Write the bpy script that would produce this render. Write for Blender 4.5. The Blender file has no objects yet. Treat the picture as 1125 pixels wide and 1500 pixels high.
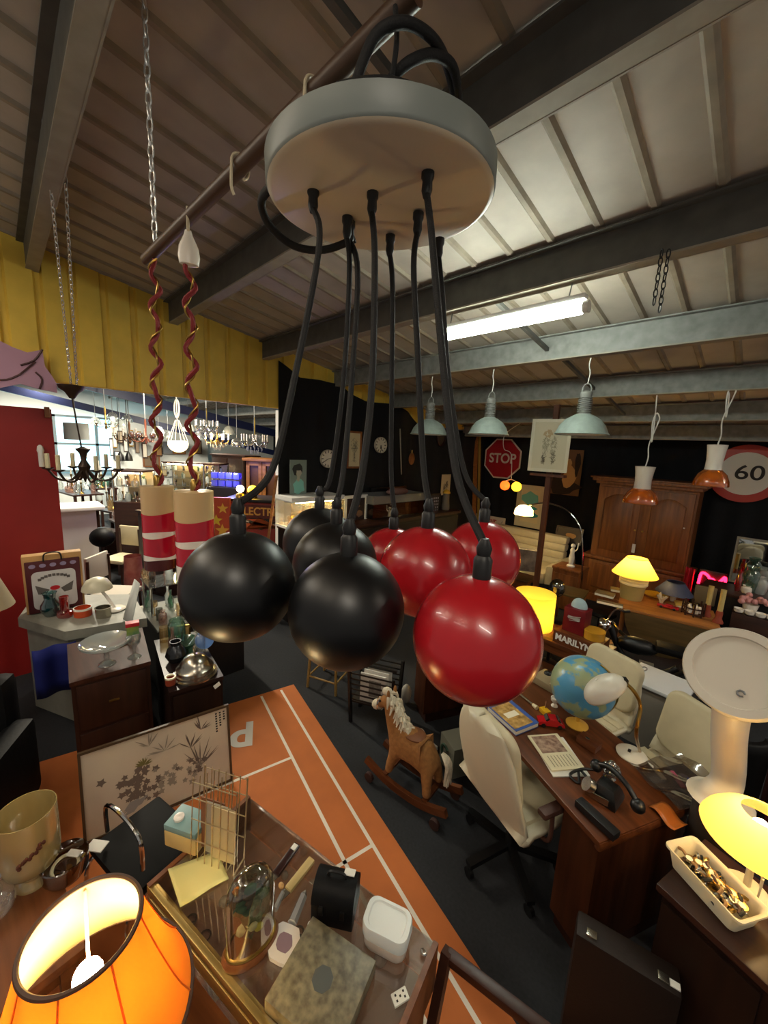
import bpy, bmesh, math, random
from mathutils import Vector, Matrix, Quaternion
random.seed(7)
C = bpy.context.scene.collection
PI = math.pi
# ---------------------------------------------------------------- survey frame
# world: +Y runs down the roof slope to the low eave wall, +X runs along it; metres
H = 2.4; FPX = 563.0; CX, CY = 562.5, 750.0
PITCH = math.radians(9.6); ROLL = math.radians(2.8); YAW = math.radians(44.8)
def c2w(a, b, z): return Vector((a*math.cos(YAW)-b*math.sin(YAW), a*math.sin(YAW)+b*math.cos(YAW), z))
def ray(x, y):
    a = x-CX; b = y-CY
    X = a*math.cos(ROLL)+b*math.sin(ROLL); Y = -a*math.sin(ROLL)+b*math.cos(ROLL)
    return c2w(X, FPX*math.cos(PITCH)-Y*math.sin(PITCH), -FPX*math.sin(PITCH)-Y*math.cos(PITCH))
EYE = Vector((0, 0, H))
def at(x, y, z): d = ray(x, y); return EYE+d*((z-H)/d.z)
def onx(x, y, X): d = ray(x, y); return EYE+d*(X/d.x)
def ony(x, y, Y): d = ray(x, y); return EYE+d*(Y/d.y)
def dep(x, y, D): return EYE+ray(x, y)*(D/FPX)
def roof_z(y): return 3.98-.155*y
def roof(x, y, drop=0.):
    d = ray(x, y); return EYE+d*((3.98-drop-H)/(d.z+.155*d.y))
FWD = c2w(0, math.cos(PITCH), -math.sin(PITCH))
def px2m(n, P): return n*((Vector(P)-EYE).dot(FWD))/FPX
def face(P): return math.atan2(-P[0], P[1])           # heading that turns a thing's -Y side to the room's middle
# ---------------------------------------------------------------- materials
def lin(h):
    h = h.lstrip('#'); o = []
    for i in (0, 2, 4):
        c = int(h[i:i+2], 16)/255; o.append(c/12.92 if c <= .04045 else ((c+.055)/1.055)**2.4)
    return (*o, 1)
MC = {}
def new_mat(name):
    m = bpy.data.materials.new(name); m.use_nodes = True
    nt = m.node_tree; b = nt.nodes.get('Principled BSDF'); return m, nt, b
def pm(name, col, rough=.5, metal=0., var=0., scale=8., bump=0., col2=None, stretch=None, coat=0., spec=None, detail=4.):
    if name in MC: return MC[name]
    m, nt, b = new_mat(name); N = nt.nodes; L = nt.links
    b.inputs['Base Color'].default_value = lin(col); b.inputs['Roughness'].default_value = rough
    b.inputs['Metallic'].default_value = metal; b.inputs['Coat Weight'].default_value = coat
    if spec is not None: b.inputs['Specular IOR Level'].default_value = spec
    if var or bump or col2:
        tc = N.new('ShaderNodeTexCoord'); mp = N.new('ShaderNodeMapping'); nz = N.new('ShaderNodeTexNoise')
        mp.inputs['Scale'].default_value = stretch or (1, 1, 1)
        nz.inputs['Scale'].default_value = scale; nz.inputs['Detail'].default_value = detail
        L.new(tc.outputs['Object'], mp.inputs['Vector']); L.new(mp.outputs['Vector'], nz.inputs['Vector'])
        cr = N.new('ShaderNodeValToRGB'); cr.color_ramp.elements[0].position = .3; cr.color_ramp.elements[1].position = .7
        c1 = lin(col)
        c2 = lin(col2) if col2 else tuple(min(1, k*(1-var)) for k in c1[:3])+(1,)
        cr.color_ramp.elements[0].color = c2; cr.color_ramp.elements[1].color = c1
        L.new(nz.outputs['Fac'], cr.inputs['Fac']); L.new(cr.outputs['Color'], b.inputs['Base Color'])
        if bump:
            bp = N.new('ShaderNodeBump'); bp.inputs['Strength'].default_value = bump; bp.inputs['Distance'].default_value = .01
            L.new(nz.outputs['Fac'], bp.inputs['Height']); L.new(bp.outputs['Normal'], b.inputs['Normal'])
    MC[name] = m; return m
def wood(name, col, col2, rough=.4, axis=0, scale=3., coat=0., spec=None):
    st = [9, 9, 9]; st[axis] = .7
    return pm(name, col, rough, col2=col2, scale=scale, stretch=tuple(st), bump=.05, coat=coat, spec=spec, detail=6.)
def em(name, col, strength):
    if name in MC: return MC[name]
    m, nt, b = new_mat(name)
    b.inputs['Base Color'].default_value = lin(col); b.inputs['Emission Color'].default_value = lin(col)
    b.inputs['Emission Strength'].default_value = strength; MC[name] = m; return m
def glass(name, tint='ffffff', refl=.12, rough=.03, body=0., bodycol='ffffff'):
    # thin walled glass: clear tinted pane + fresnel gloss (+ a share of milky body)
    if name in MC: return MC[name]
    m, nt, b = new_mat(name); N = nt.nodes; L = nt.links; N.remove(b)
    out = N.get('Material Output'); tr = N.new('ShaderNodeBsdfTransparent'); tr.inputs[0].default_value = lin(tint)
    gl = N.new('ShaderNodeBsdfGlossy'); gl.inputs['Roughness'].default_value = rough
    lw = N.new('ShaderNodeLayerWeight'); lw.inputs['Blend'].default_value = .35
    ma = N.new('ShaderNodeMath'); ma.operation = 'MULTIPLY_ADD'; ma.inputs[1].default_value = .7; ma.inputs[2].default_value = refl
    L.new(lw.outputs['Facing'], ma.inputs[0]); mx = N.new('ShaderNodeMixShader'); L.new(ma.outputs[0], mx.inputs['Fac'])
    last = tr.outputs[0]
    if body:
        di = N.new('ShaderNodeBsdfDiffuse'); di.inputs[0].default_value = lin(bodycol)
        tl = N.new('ShaderNodeBsdfTranslucent'); tl.inputs[0].default_value = lin(bodycol)
        a = N.new('ShaderNodeMixShader'); a.inputs[0].default_value = .5; L.new(di.outputs[0], a.inputs[1]); L.new(tl.outputs[0], a.inputs[2])
        c = N.new('ShaderNodeMixShader'); c.inputs[0].default_value = body; L.new(last, c.inputs[1]); L.new(a.outputs[0], c.inputs[2]); last = c.outputs[0]
    L.new(last, mx.inputs[1]); L.new(gl.outputs[0], mx.inputs[2]); L.new(mx.outputs[0], out.inputs['Surface'])
    MC[name] = m; return m
def shade(name, col, trans=.6, gloss=.0):
    # lampshade cloth or milky glass that lets the bulb's light through
    if name in MC: return MC[name]
    m, nt, b = new_mat(name); N = nt.nodes; L = nt.links
    out = N.get('Material Output'); b.inputs['Base Color'].default_value = lin(col); b.inputs['Roughness'].default_value = .35 if gloss else .8
    tl = N.new('ShaderNodeBsdfTranslucent'); tl.inputs[0].default_value = lin(col)
    mx = N.new('ShaderNodeMixShader'); mx.inputs[0].default_value = trans
    L.new(b.outputs[0], mx.inputs[1]); L.new(tl.outputs[0], mx.inputs[2]); L.new(mx.outputs[0], out.inputs['Surface'])
    MC[name] = m; return m
# ---------------------------------------------------------------- mesh builder
class MB:
    def __init__(s): s.b = bmesh.new(); s.mi = 0; s.M = Matrix()
    def m(s, i): s.mi = i; return s
    def _f(s, vs):
        try: f = s.b.faces.new(vs); f.material_index = s.mi; return f
        except ValueError: return None
    def v(s, p): return s.b.verts.new(s.M @ Vector(p))
    def box(s, c, d, rz=0., bev=0., R=None):
        x, y, z = d[0]/2, d[1]/2, d[2]/2
        R = R or Matrix.Rotation(rz, 4, 'Z'); T = Matrix.Translation(Vector(c)) @ R
        vs = [s.v(T @ Vector((i*x, j*y, k*z))) for i in (-1, 1) for j in (-1, 1) for k in (-1, 1)]
        fs = [s._f([vs[i] for i in q]) for q in ((0, 1, 3, 2), (4, 6, 7, 5), (0, 4, 5, 1), (2, 3, 7, 6), (0, 2, 6, 4), (1, 5, 7, 3))]
        if bev:
            es = list({e for f in fs for e in f.edges})
            bmesh.ops.bevel(s.b, geom=es, offset=bev, segments=2, affect='EDGES', profile=.6, material=s.mi)
        return s
    def bar(s, p0, p1, w, h):
        p0 = Vector(p0); p1 = Vector(p1); d = p1-p0; q = d.to_track_quat('X', 'Z').to_matrix().to_4x4()
        return s.box((p0+p1)/2, (d.length, w, h), R=q)
    def lathe(s, prof, n=24, o=(0, 0, 0), cap0=False, cap1=False, R=None, sx=1., sy=1., a0=0., a1=None):
        o = Vector(o); full = a1 is None; a1 = a0+2*PI if full else a1; rows = []
        k = n if full else n+1
        for r, z in prof:
            row = []
            for i in range(k):
                t = a0+(a1-a0)*i/n; p = Vector((r*math.cos(t)*sx, r*math.sin(t)*sy, z))
                if R is not None: p = R @ p
                row.append(s.v(o+p))
            rows.append(row)
        for a, b in zip(rows, rows[1:]):
            for i in range(n if full else n):
                j = (i+1) % k
                if not full and i+1 >= k: continue
                s._f([a[i], a[j], b[j], b[i]])
        if cap0: s._f(rows[0][::-1])
        if cap1: s._f(rows[-1])
        return s
    def cyl(s, p0, p1, r0, r1=None, n=16, cap=True):
        p0 = Vector(p0); p1 = Vector(p1); d = p1-p0; r1 = r0 if r1 is None else r1
        R = d.to_track_quat('Z', 'Y').to_matrix()
        return s.lathe([(r0, 0), (r1, d.length)], n, p0, cap, cap, R)
    def tube(s, pts, r, n=8, cap=True, closed=False):
        pts = [Vector(p) for p in pts]; N = len(pts); rows = []; prev = None
        for i, p in enumerate(pts):
            if closed: t = pts[(i+1) % N]-pts[i-1]
            else: t = pts[min(i+1, N-1)]-pts[max(i-1, 0)]
            if t.length < 1e-9: t = Vector((0, 0, 1))
            t.normalize()
            if prev is None: u = t.orthogonal().normalized()
            else: u = prev-t*prev.dot(t); u = u.normalized() if u.length > 1e-6 else t.orthogonal().normalized()
            prev = u; w = t.cross(u); rr = r[i] if isinstance(r, (list, tuple)) else r
            rows.append([s.v(p+(u*math.cos(2*PI*k/n)+w*math.sin(2*PI*k/n))*rr) for k in range(n)])
        pr = list(zip(rows, rows[1:]))+([(rows[-1], rows[0])] if closed else [])
        for a, b in pr:
            for k in range(n): s._f([a[k], a[(k+1) % n], b[(k+1) % n], b[k]])
        if cap and not closed: s._f(rows[0][::-1]); s._f(rows[-1])
        return s
    def ball(s, c, r, sc=(1, 1, 1), n=20, lo=-90, hi=90):
        prof = []; k = max(6, n//2)
        for i in range(k+1):
            a = math.radians(lo+(hi-lo)*i/k); prof.append((max(1e-4, r*math.cos(a)), r*math.sin(a)))
        M0 = s.M; s.M = s.M @ Matrix.Translation(Vector(c)) @ Matrix.Diagonal((*sc, 1)); s.lathe(prof, n, cap0=lo > -90, cap1=hi < 90); s.M = M0
        return s
    def prism(s, poly, z0, z1):
        a = [s.v((p[0], p[1], z0)) for p in poly]; b = [s.v((p[0], p[1], z1)) for p in poly]; n = len(poly)
        s._f(a[::-1]); s._f(b)
        for i in range(n): s._f([a[i], a[(i+1) % n], b[(i+1) % n], b[i]])
        return s
    def sheet(s, fn, nu, nv, thick=0.):
        g = [[s.v(fn(i/nu, j/nv)) for j in range(nv+1)] for i in range(nu+1)]
        for i in range(nu):
            for j in range(nv): s._f([g[i][j], g[i+1][j], g[i+1][j+1], g[i][j+1]])
        return s
    def poly(s, pts): s._f([s.v(p) for p in pts]); return s
    def build(s, name, mats, parent=None, sharp=40, loc=None, rz=0., solid=0.):
        bmesh.ops.remove_doubles(s.b, verts=s.b.verts, dist=1e-5)
        bmesh.ops.recalc_face_normals(s.b, faces=s.b.faces)
        me = bpy.data.meshes.new(name); s.b.to_mesh(me); s.b.free()
        for p in me.polygons: p.use_smooth = True
        me.set_sharp_from_angle(angle=math.radians(sharp))
        for m in (mats if isinstance(mats, (list, tuple)) else [mats]): me.materials.append(m)
        o = bpy.data.objects.new(name, me); C.objects.link(o)
        if parent is not None: o.parent = parent
        if loc is not None: o.location = loc
        o.rotation_euler.z = rz
        if solid:
            sd = o.modifiers.new('thickness', 'SOLIDIFY'); sd.thickness = solid; sd.offset = 0
        return o
def tag(o, label, cat, group=None, kind=None):
    if label: o['label'] = label
    if cat: o['category'] = cat
    if group: o['group'] = group
    if kind: o['kind'] = kind
    return o
def struct(o): o['kind'] = 'structure'; return o
def thing(name, label, cat, loc=(0, 0, 0), rz=0., group=None):
    o = bpy.data.objects.new(name, None); C.objects.link(o); o.empty_display_size = .1
    o.location = loc; o.rotation_euler.z = rz; return tag(o, label, cat, group)
def dup(root, loc=None, rz=None, label=None, group=None, scale=None):
    r = root.copy(); C.objects.link(r)
    for k in root.children:
        c = k.copy(); C.objects.link(c); c.parent = r
        for g in k.children:
            d = g.copy(); C.objects.link(d); d.parent = c
    if loc is not None: r.location = loc
    if rz is not None: r.rotation_euler.z = rz
    if label: r['label'] = label
    if group: r['group'] = group
    if scale: r.scale = (scale,)*3 if not isinstance(scale, (tuple, list)) else scale
    return r
def text(name, s, size, mat, parent=None, loc=(0, 0, 0), rot=(PI/2, 0, 0), ext=.001, bold=0., sx=1., align='CENTER', shear=0.):
    cu = bpy.data.curves.new(name, 'FONT'); cu.body = s; cu.size = size; cu.extrude = ext; cu.offset = bold
    cu.align_x = align; cu.align_y = 'CENTER'; cu.shear = shear
    ob = bpy.data.objects.new(name, cu); C.objects.link(ob); bpy.context.view_layer.update()
    me = bpy.data.meshes.new_from_object(ob.evaluated_get(bpy.context.evaluated_depsgraph_get()))
    bpy.data.objects.remove(ob); bpy.data.curves.remove(cu)
    me.transform(Matrix.Diagonal((sx, 1, 1, 1))); me.name = name
    me.materials.clear(); me.materials.append(mat)
    o = bpy.data.objects.new(name, me); C.objects.link(o); o.parent = parent; o.location = loc; o.rotation_euler = rot
    return o
def smooth(pts, k=6):
    pts = [Vector(p) for p in pts]; out = []
    for i in range(len(pts)-1):
        a = pts[max(i-1, 0)]; b = pts[i]; c = pts[i+1]; d = pts[min(i+2, len(pts)-1)]
        for j in range(k):
            t = j/k; out.append(.5*((2*b)+(c-a)*t+(2*a-5*b+4*c-d)*t*t+(3*b-a-3*c+d)*t**3))
    return out+[pts[-1]]
def rrect(w, d, r, n=5):
    o = []
    for cx, cy, a in ((w/2-r, d/2-r, 0), (-w/2+r, d/2-r, 90), (-w/2+r, -d/2+r, 180), (w/2-r, -d/2+r, 270)):
        for i in range(n+1):
            t = math.radians(a+90*i/n); o.append((cx+r*math.cos(t), cy+r*math.sin(t)))
    return o
CAMSIGN = 1; EXPOSURE = 1.08; WORLD = .11
# ================================================================ materials of the place
K = dict(
 carpet=pm('charcoal carpet', '24262a', .95, var=.35, scale=60, bump=.15),
 sheet=pm('beige roof sheet', 'b3a89b', .6, var=.18, scale=5, bump=.02),
 ribm=pm('dirty roof rib', '9a8d7b', .7, var=.3, scale=9),
 steel=pm('galvanised steel', '8b8c88', .55, metal=.1, var=.35, scale=14),
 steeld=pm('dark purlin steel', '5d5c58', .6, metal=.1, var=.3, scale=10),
 yellow=pm('yellow painted sheet', 'e6c24c', .5, var=.15, scale=5),
 black=pm('black backdrop cloth', '0c0d11', .95, var=.3, scale=6),
 white=pm('white paint', 'dedcd6', .6), redp=pm('red painted board', '8e1512', .55, var=.15, scale=3),
 blue=pm('navy rafter paint', '111c42', .5), blackm=pm('satin black metal', '0d0d0e', .38),
 blackp=pm('black plastic', '0b0b0c', .45), chrome=pm('chrome', 'd8d8d6', .12, metal=1.), brass=pm('aged brass', 'b08d4a', .3, metal=1.),
 silver=pm('tarnished silver', 'b4aea0', .25, metal=1.), paper=pm('white paper', 'e2dfd4', .8), cream=pm('cream plastic', 'dccfa8', .4),
 wood1=wood('reddish desk wood', '6a3a1c', '44220f', .35), woodz=wood('upright reddish wood', '5a3018', '3c1d0d', .45, 2),
 wood2=wood('dark brown wood', '3a1c10', '24100a', .4), wood2z=wood('dark upright wood', '341a0e', '200f08', .4, 2),
 oak=wood('carved oak', '8a5428', '643a1a', .45, 2), pine=wood('warm pine', 'a66c35', '84501f', .5), blackw=wood('blackened wood', '130e0b', '0b0807', .5),
 bulb=em('lit bulb', 'fff0c8', 40.), gclear=glass('clear glass', 'f4f8f6', .15, body=.06, bodycol='ffffff'), gsmoke=glass('smoky glass', '9a9a94', .12),
 gteal=glass('teal glass', '4f8f8c', .1, body=.35, bodycol='2e6f72'), gmilk=glass('milky glass', 'ffffff', .08, body=.7, bodycol='cfd6d2'),
 gamber=glass('amber glass', 'f0a040', .1, body=.5, bodycol='f08a1c'), gred=glass('red glass', 'd84038', .1, body=.35, bodycol='c23a34'),
 gblue=glass('cobalt glass', '8088e8', .2, body=.6, bodycol='8088ff'), ggreen=glass('green glass', '9fc4ae', .1, body=.3, bodycol='6f9a86'),
 leather=pm('cream leather', 'c9bd9c', .5, var=.08, scale=12), leatherb=pm('black leather', '0a0a0b', .55, spec=.18, bump=.1, scale=60, var=.2),
 tan=pm('tan card', 'b98f58', .7), rust=pm('rust court surface', 'b8652a', .75, var=.12, scale=7),
 ink=pm('ink', '2a2420', .8), grey=pm('grey metal', '77797a', .5, metal=.3), darkgrey=pm('dark grey plastic', '2c2c2e', .5),
 red=pm('red plastic', 'b01718', .35), gold=pm('gold plastic', 'c99a3a', .4), teal=pm('turquoise plastic', '7a9a97', .45))
# ================================================================ floor, roof, walls
MB().box((-5.2, 2.6, -.05), (17.6, 10.6, .1)).build('floor', K['carpet']); struct(bpy.data.objects['floor'])
b = MB(); x0, x1, ya, yb = -14., 3.6, -2.7, 7.8
b.poly([(x0, ya, roof_z(ya)), (x1, ya, roof_z(ya)), (x1, yb, roof_z(yb)), (x0, yb, roof_z(yb))])
b.poly([(x0, ya, roof_z(ya)+.06), (x1, ya, roof_z(ya)+.06), (x1, yb, roof_z(yb)+.06), (x0, yb, roof_z(yb)+.06)])
b.m(1); n = int((x1-x0)/.25)
for i in range(n):
    x = x0+.155+.25*i
    for dx0, dx1, w0, w1 in ((-.026, -.012, 0, .016), (-.012, .012, .016, .016), (.012, .026, .016, 0)):
        b.poly([(x+dx0, ya, roof_z(ya)-w0), (x+dx1, ya, roof_z(ya)-w1), (x+dx1, yb, roof_z(yb)-w1), (x+dx0, yb, roof_z(yb)-w0)])
struct(b.build('ceiling', [K['sheet'], K['ribm']]))
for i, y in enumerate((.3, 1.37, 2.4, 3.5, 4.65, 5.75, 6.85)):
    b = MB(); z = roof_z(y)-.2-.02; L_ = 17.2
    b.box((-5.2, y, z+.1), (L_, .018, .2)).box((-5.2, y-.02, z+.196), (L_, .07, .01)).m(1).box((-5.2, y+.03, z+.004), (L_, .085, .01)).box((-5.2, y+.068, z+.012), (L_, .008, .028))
    struct(b.build('trim_%d' % (i+1), [K['steeld'] if i < 3 else K['steel'], pm('beige underlit flange', '9c9384', .7, var=.2, scale=10)]))  # beige lower flange made paler: light from below is put into its colour
# sag bars between the purlins
for i, (x, ya_, yb_) in enumerate(((-1.55, 2.4, 3.5), (-1.5, 3.5, 4.65), (-1.45, 4.65, 5.75), (-1.15, .3, 1.37))):
    struct(MB().bar((x, ya_, roof_z(ya_)-.13), (x, yb_, roof_z(yb_)-.13), .03, .03).build('trim_%d' % (i+8), K['steeld']))
# yellow gable wall over the opening: upright ribs in the sheet
b = MB(); y = -2.6; zb = 2.83; X = -4.6
while y < 7.7:
    for q0, q1, dx0, dx1 in ((0, .165, 0, 0), (.165, .18, 0, -.03), (.18, .215, -.03, -.03), (.215, .23, -.03, 0)):
        a, c = y+q0, min(y+q1, 7.75)
        b.poly([(X+dx0, a, zb), (X+dx1, c, zb), (X+dx1, c, roof_z(c)-.01), (X+dx0, a, roof_z(a)-.01)])
    y += .23
b.box((X-.06, 2.5, zb+.02), (.05, 10.3, .05))
struct(b.build('wall_left', K['yellow']))
struct(MB().box((-4.66, 5.2, 1.42), (.08, 5.1, 2.78)).build('wall_side', K['black']))
struct(MB().box((-4.62, 2.66, 1.4), (.1, .1, 2.8)).build('trim_20', K['white']))
struct(MB().box((-5.2, 7.75, 1.5), (17.6, .1, 3.0)).build('wall_back', K['black']))
struct(MB().box((-14, 2.6, 2.2), (.1, 10.6, 4.4)).build('wall_far', pm('pale wall paint', 'cfd4d2', .8)))
# black cloth pinned along the side wall, wavy top edge
px = [(408, 528), (440, 553), (470, 557), (497, 563), (512, 575), (535, 588), (556, 590), (578, 592), (598, 603), (612, 622), (640, 629), (690, 636)]
tp = [onx(x, y, -4.57) for x, y in px]
def cloth_top(y):
    for p, q in zip(tp, tp[1:]):
        if p.y <= y <= q.y: return p.z+(q.z-p.z)*(y-p.y)/(q.y-p.y)
    return tp[0].z if y < tp[0].y else tp[-1].z
y0, y1 = tp[0].y, 7.6
b = MB(); b.sheet(lambda u, v: (-4.57+.012*math.sin(u*70), y0+(y1-y0)*u, .02+(cloth_top(y0+(y1-y0)*u)-.02)*v), 140, 1)
tag(b.build('black_drape', K['black'], solid=.006), 'black cloth with a wavy top edge hung under the yellow sheet wall', 'drape')
b = MB(); b.sheet(lambda u, v: (-4.5+7.9*u, 7.66+.02*math.sin(u*160), .02+(2.79+.02*math.sin(u*37)-.02)*v), 240, 1)
tag(b.build('black_drape', K['black'], solid=.006), 'black cloth behind the stop sign and wardrobe, covering the low wall', 'drape')
# daylight slits where the roof ribs meet the eave wall
for k, (x, y) in enumerate(((835, 633), (910, 630), (945, 629), (978, 629), (1015, 628), (1056, 627), (1096, 627), (877, 632))):
    p = ony(x, y, 7.3); struct(MB().box((p.x, 7.3, p.z+.01), (.11, .03, .03), R=Matrix.Rotation(.5, 4, 'Y')).build('trim_%d' % (30+k), em('daylight slit', 'dfe9ee', 1.6)))
# right fringe boards of the next room: navy rafters, window, beams
for k, (a, c, X) in enumerate((((149, 570), (420, 639), -8.5), ((82, 586), (276, 633), -11.5))):
    p, q = onx(*a, X), onx(*c, X); d = (q-p)/(q.y-p.y); p = p-d*3; q = p+d*(7.7-p.y)
    struct(MB().bar(p, q, .1, .16).build('trim_%d' % (40+k), K['blue']))
# ================================================================ camera, world, exposure
cam = bpy.data.cameras.new('camera'); cam.sensor_fit = 'VERTICAL'; cam.sensor_height = 24.; cam.sensor_width = 18.; cam.lens = FPX/1500*24.
cam.clip_start = .02; co = bpy.data.objects.new('camera', cam); C.objects.link(co); co.location = EYE
R = Matrix.Rotation(YAW, 4, 'Z') @ Matrix.Rotation(PI/2-PITCH, 4, 'X') @ Matrix.Rotation(ROLL*CAMSIGN, 4, 'Z')
co.rotation_euler = R.to_euler(); bpy.context.scene.camera = co
sc = bpy.context.scene; sc.view_settings.view_transform = 'Standard'; sc.view_settings.look = 'None'; sc.view_settings.gamma = 1; sc.view_settings.exposure = EXPOSURE
w = bpy.data.worlds.new('world'); sc.world = w; w.use_nodes = True; w.node_tree.nodes['Background'].inputs[0].default_value = (1., .94, .84, 1); w.node_tree.nodes['Background'].inputs[1].default_value = WORLD
def lamp(name, typ, loc, power, col, size=.1, size_y=None, rot=(0, 0, 0), parent=None):
    l = bpy.data.lights.new(name, typ); l.energy = power; l.color = lin(col)[:3]
    if typ == 'AREA':
        l.size = size
        if size_y: l.shape = 'RECTANGLE'; l.size_y = size_y
    else: l.shadow_soft_size = size
    o = bpy.data.objects.new(name, l); C.objects.link(o); o.location = loc; o.rotation_euler = rot
    if parent: o.parent = parent
    return o
# unseen hall lights: inferred tubes, plus fills added to brighten roof, yellow wall, back
for x, y, e, eu in ((1.2, -.8, 14, 15), (1.9, 2.2, 10, 12), (-2.4, -1.6, 6, 30), (-.5, -1.7, 3, 20), (-3.2, -1.1, 9, 9), (2.4, 5.0, 16, 16)):
    lamp('unseen_hall_light', 'AREA', (x, y, roof_z(y)-.42), e, 'fdf3e2', 1.2, .08)
    lamp('unseen_hall_light', 'AREA', (x, y, roof_z(y)-.40), eu, 'faf3e2', 1.2, .08, (PI, 0, 0))
# tube lights of the next room
for x, y, e in ((-6.5, 1.6, 90), (-9.5, 3.2, 110), (-11.8, .8, 150)): lamp('far_tube_light', 'AREA', (x, y, roof_z(y)-.35), e, 'fff4dc', 1.2, .1)
# visible tube
t = thing('tube_light', 'lit fluorescent tube fitting hung by wires under the ceiling beam', 'light', (-1.39, 2.44, 3.26))
b = MB().box((0, 0, .035), (1.0, .06, .03), bev=.008); b.build('housing', K['white'], t)
MB().cyl((-.48, 0, -.02), (.48, 0, -.02), .036, n=14).build('tube', em('fluorescent tube', 'f4fff0', 30.), t)
for s in (-1, 1): MB().cyl((s*.49, 0, -.02), (s*.52, 0, -.02), .034, n=12).build('end_cap', K['white'], t)
for s in (-.44, .4): MB().tube([(s, 0, .05), (s+.02, 0, .2)], .004, 6).build('hanging_wire', K['grey'], t)
# ================================================================ cluster lamp hung on the rod
ctr = c2w(-.041, .974, H+.54)
t = thing('cluster_lamp', 'cluster pendant with black and red ball shades on a round plate', 'lamp', ctr)
def LC(p): return Vector(p)-ctr
pl = pm('plate enamel', 'dacdb4', .4, var=.06, scale=5)
b = MB().lathe([(.001, 0), (.236, 0), (.247, .006)], 64).m(1).lathe([(.247, .006), (.25, .012), (.25, .055), (.243, .06), (.001, .06)], 64); R_ = Vector((0, 0, 1)).rotation_difference(Vector(c2w(-.031, -.055, 1))).to_matrix(); bmesh.ops.transform(b.b, matrix=R_.to_4x4(), verts=b.b.verts); b.build('ceiling_plate', [pl, pm('grey rim paint', '7f8682', .4)], t)
cord = pm('black fabric cord', '08080a', .7, bump=.2, scale=300)
balls = [ # centre px, depth, colour, gland px, cord bend px
 (350, 858, .69, 0, (459, 275), [(468, 335), (462, 400), (430, 560), (398, 690)]),
 (508, 893, .655, 0, (546, 280), [(549, 380), (545, 560), (531, 690)]),
 (467, 795, 1.07, 0, (509, 318), [(512, 400), (503, 560), (484, 700)]),
 (491, 826, .9, 0, (513, 325), [(524, 400), (515, 560), (503, 690)]),
 (697, 933, .60, 1, (627, 250), [(632, 340), (646, 500), (668, 690)]),
 (622, 838, .82, 1, (613, 312), [(606, 390), (612, 520), (620, 680)]),
 (574, 822, 1.12, 1, (572, 345), [(575, 420), (574, 560), (573, 690)]),
 (704, 818, .99, 1, (644, 350), [(648, 430), (658, 560), (680, 690)])]
bk = pm('matt black enamel', '08080a', .38, spec=.5); rd = pm('glossy red enamel', 'a6161f', .26, coat=.2, var=.06, scale=6)
for x, y, D, col, g, bend in balls:
    c = LC(dep(x, y, D)); r = .098
    prof = [(.0005, r)]+[(r*math.cos(math.radians(a)), r*math.sin(math.radians(a))) for a in range(86, -56, -4)]
    prof += [(prof[-1][0]-.003, prof[-1][1]+.001)]
    s = MB().lathe(prof, 48, c).build('ball_shade', rd if col else bk, t, sharp=60)
    s['label'] = ('red' if col else 'black')+' ball shade'
    MB().ball(c+Vector((0, 0, .01)), .03, n=12).build('bulb', K['white'], s)
    MB().lathe([(.014, r-.004), (.014, r+.028), (.010, r+.034), (.012, r+.045), (.006, r+.06)], 14, c, cap1=True).build('cord_grip', K['blackp'], s)
    # cord
    gp = LC(at(*g, H+.54)); end = c+Vector((0, 0, r+.05)); pts = [gp-Vector((0, 0, .04))]
    n = len(bend); d0 = (gp+ctr-EYE).dot(FWD)
    for k, q in enumerate(bend): f_ = (q[1]-g[1])/(y-60-g[1]); pts.append(LC(dep(*q, d0+(D-d0)*f_)))
    pts.append(end)
    MB().tube(smooth(pts, 6), .0068, 8).build('cord', cord, t)
    MB().lathe([(.013, 0), (.013, -.012), (.010, -.018), (.011, -.035), (.007, -.048)], 12, gp, cap1=True).build('cord_gland', K['blackp'], t)
# black supply cables looping above the plate
hk = dep(577, 12, .72)
for nm, pts in (('supply_cable', [dep(520, 125, .70), dep(548, 55, .68), dep(590, 33, .68), dep(632, 55, .72), dep(655, 95, .78), dep(668, 150, .84)]),
                ('supply_cable', [dep(570, 120, .74), dep(598, 92, .72), dep(636, 80, .74), dep(664, 100, .78), dep(672, 150, .84)]),
                ('supply_cable', [dep(400, 270, .84), dep(383, 295, .9), dep(395, 330, .95), dep(430, 360, 1.0), dep(475, 366, 1.02), dep(520, 350, 1.0)]),
                ('supply_cable', [dep(495, 130, .68), dep(530, 122, .67), dep(570, 121, .68), dep(610, 132, .70)])):
    MB().tube(smooth([LC(p) for p in pts]), .0095, 10).build(nm, cord, t)
MB().tube(smooth([LC(p) for p in (dep(575, 110, .72), dep(581, 60, .70), dep(579, 10, .70))]), .005, 8).build('hanging_cord', cord, t)
# rod with its hooks
rod0, rod1 = dep(214, 381, 1.5), dep(610, -12, .7)
rodm = wood('brown varnished rod', '5a4232', '46301f', .4)
tag(MB().cyl(rod0, rod1, .021, n=18).build('hanging_rod', rodm), 'brown pole slung under the ceiling, carrying hooks and lamps', 'rod')
rd_ = (rod1-rod0).normalized()
def rodp(x):
    lo, hi = 0., 1.
    for _ in range(40):
        m_ = (lo+hi)/2; p = rod0+(rod1-rod0)*m_; q = proj(p)
        if q[0] < x: lo = m_
        else: hi = m_
    return rod0+(rod1-rod0)*lo
def proj(P):
    d = Vector(P)-EYE; w_ = d.dot(FWD)
    right0 = c2w(1, 0, 0); up0 = right0.cross(FWD)
    a, bb = d.dot(right0)/w_*FPX, -d.dot(up0)/w_*FPX
    return (CX+a*math.cos(ROLL)-bb*math.sin(ROLL), CY+a*math.sin(ROLL)+bb*math.cos(ROLL))
bone = pm('ivory wire', 'cdbfa2', .4)
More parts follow.
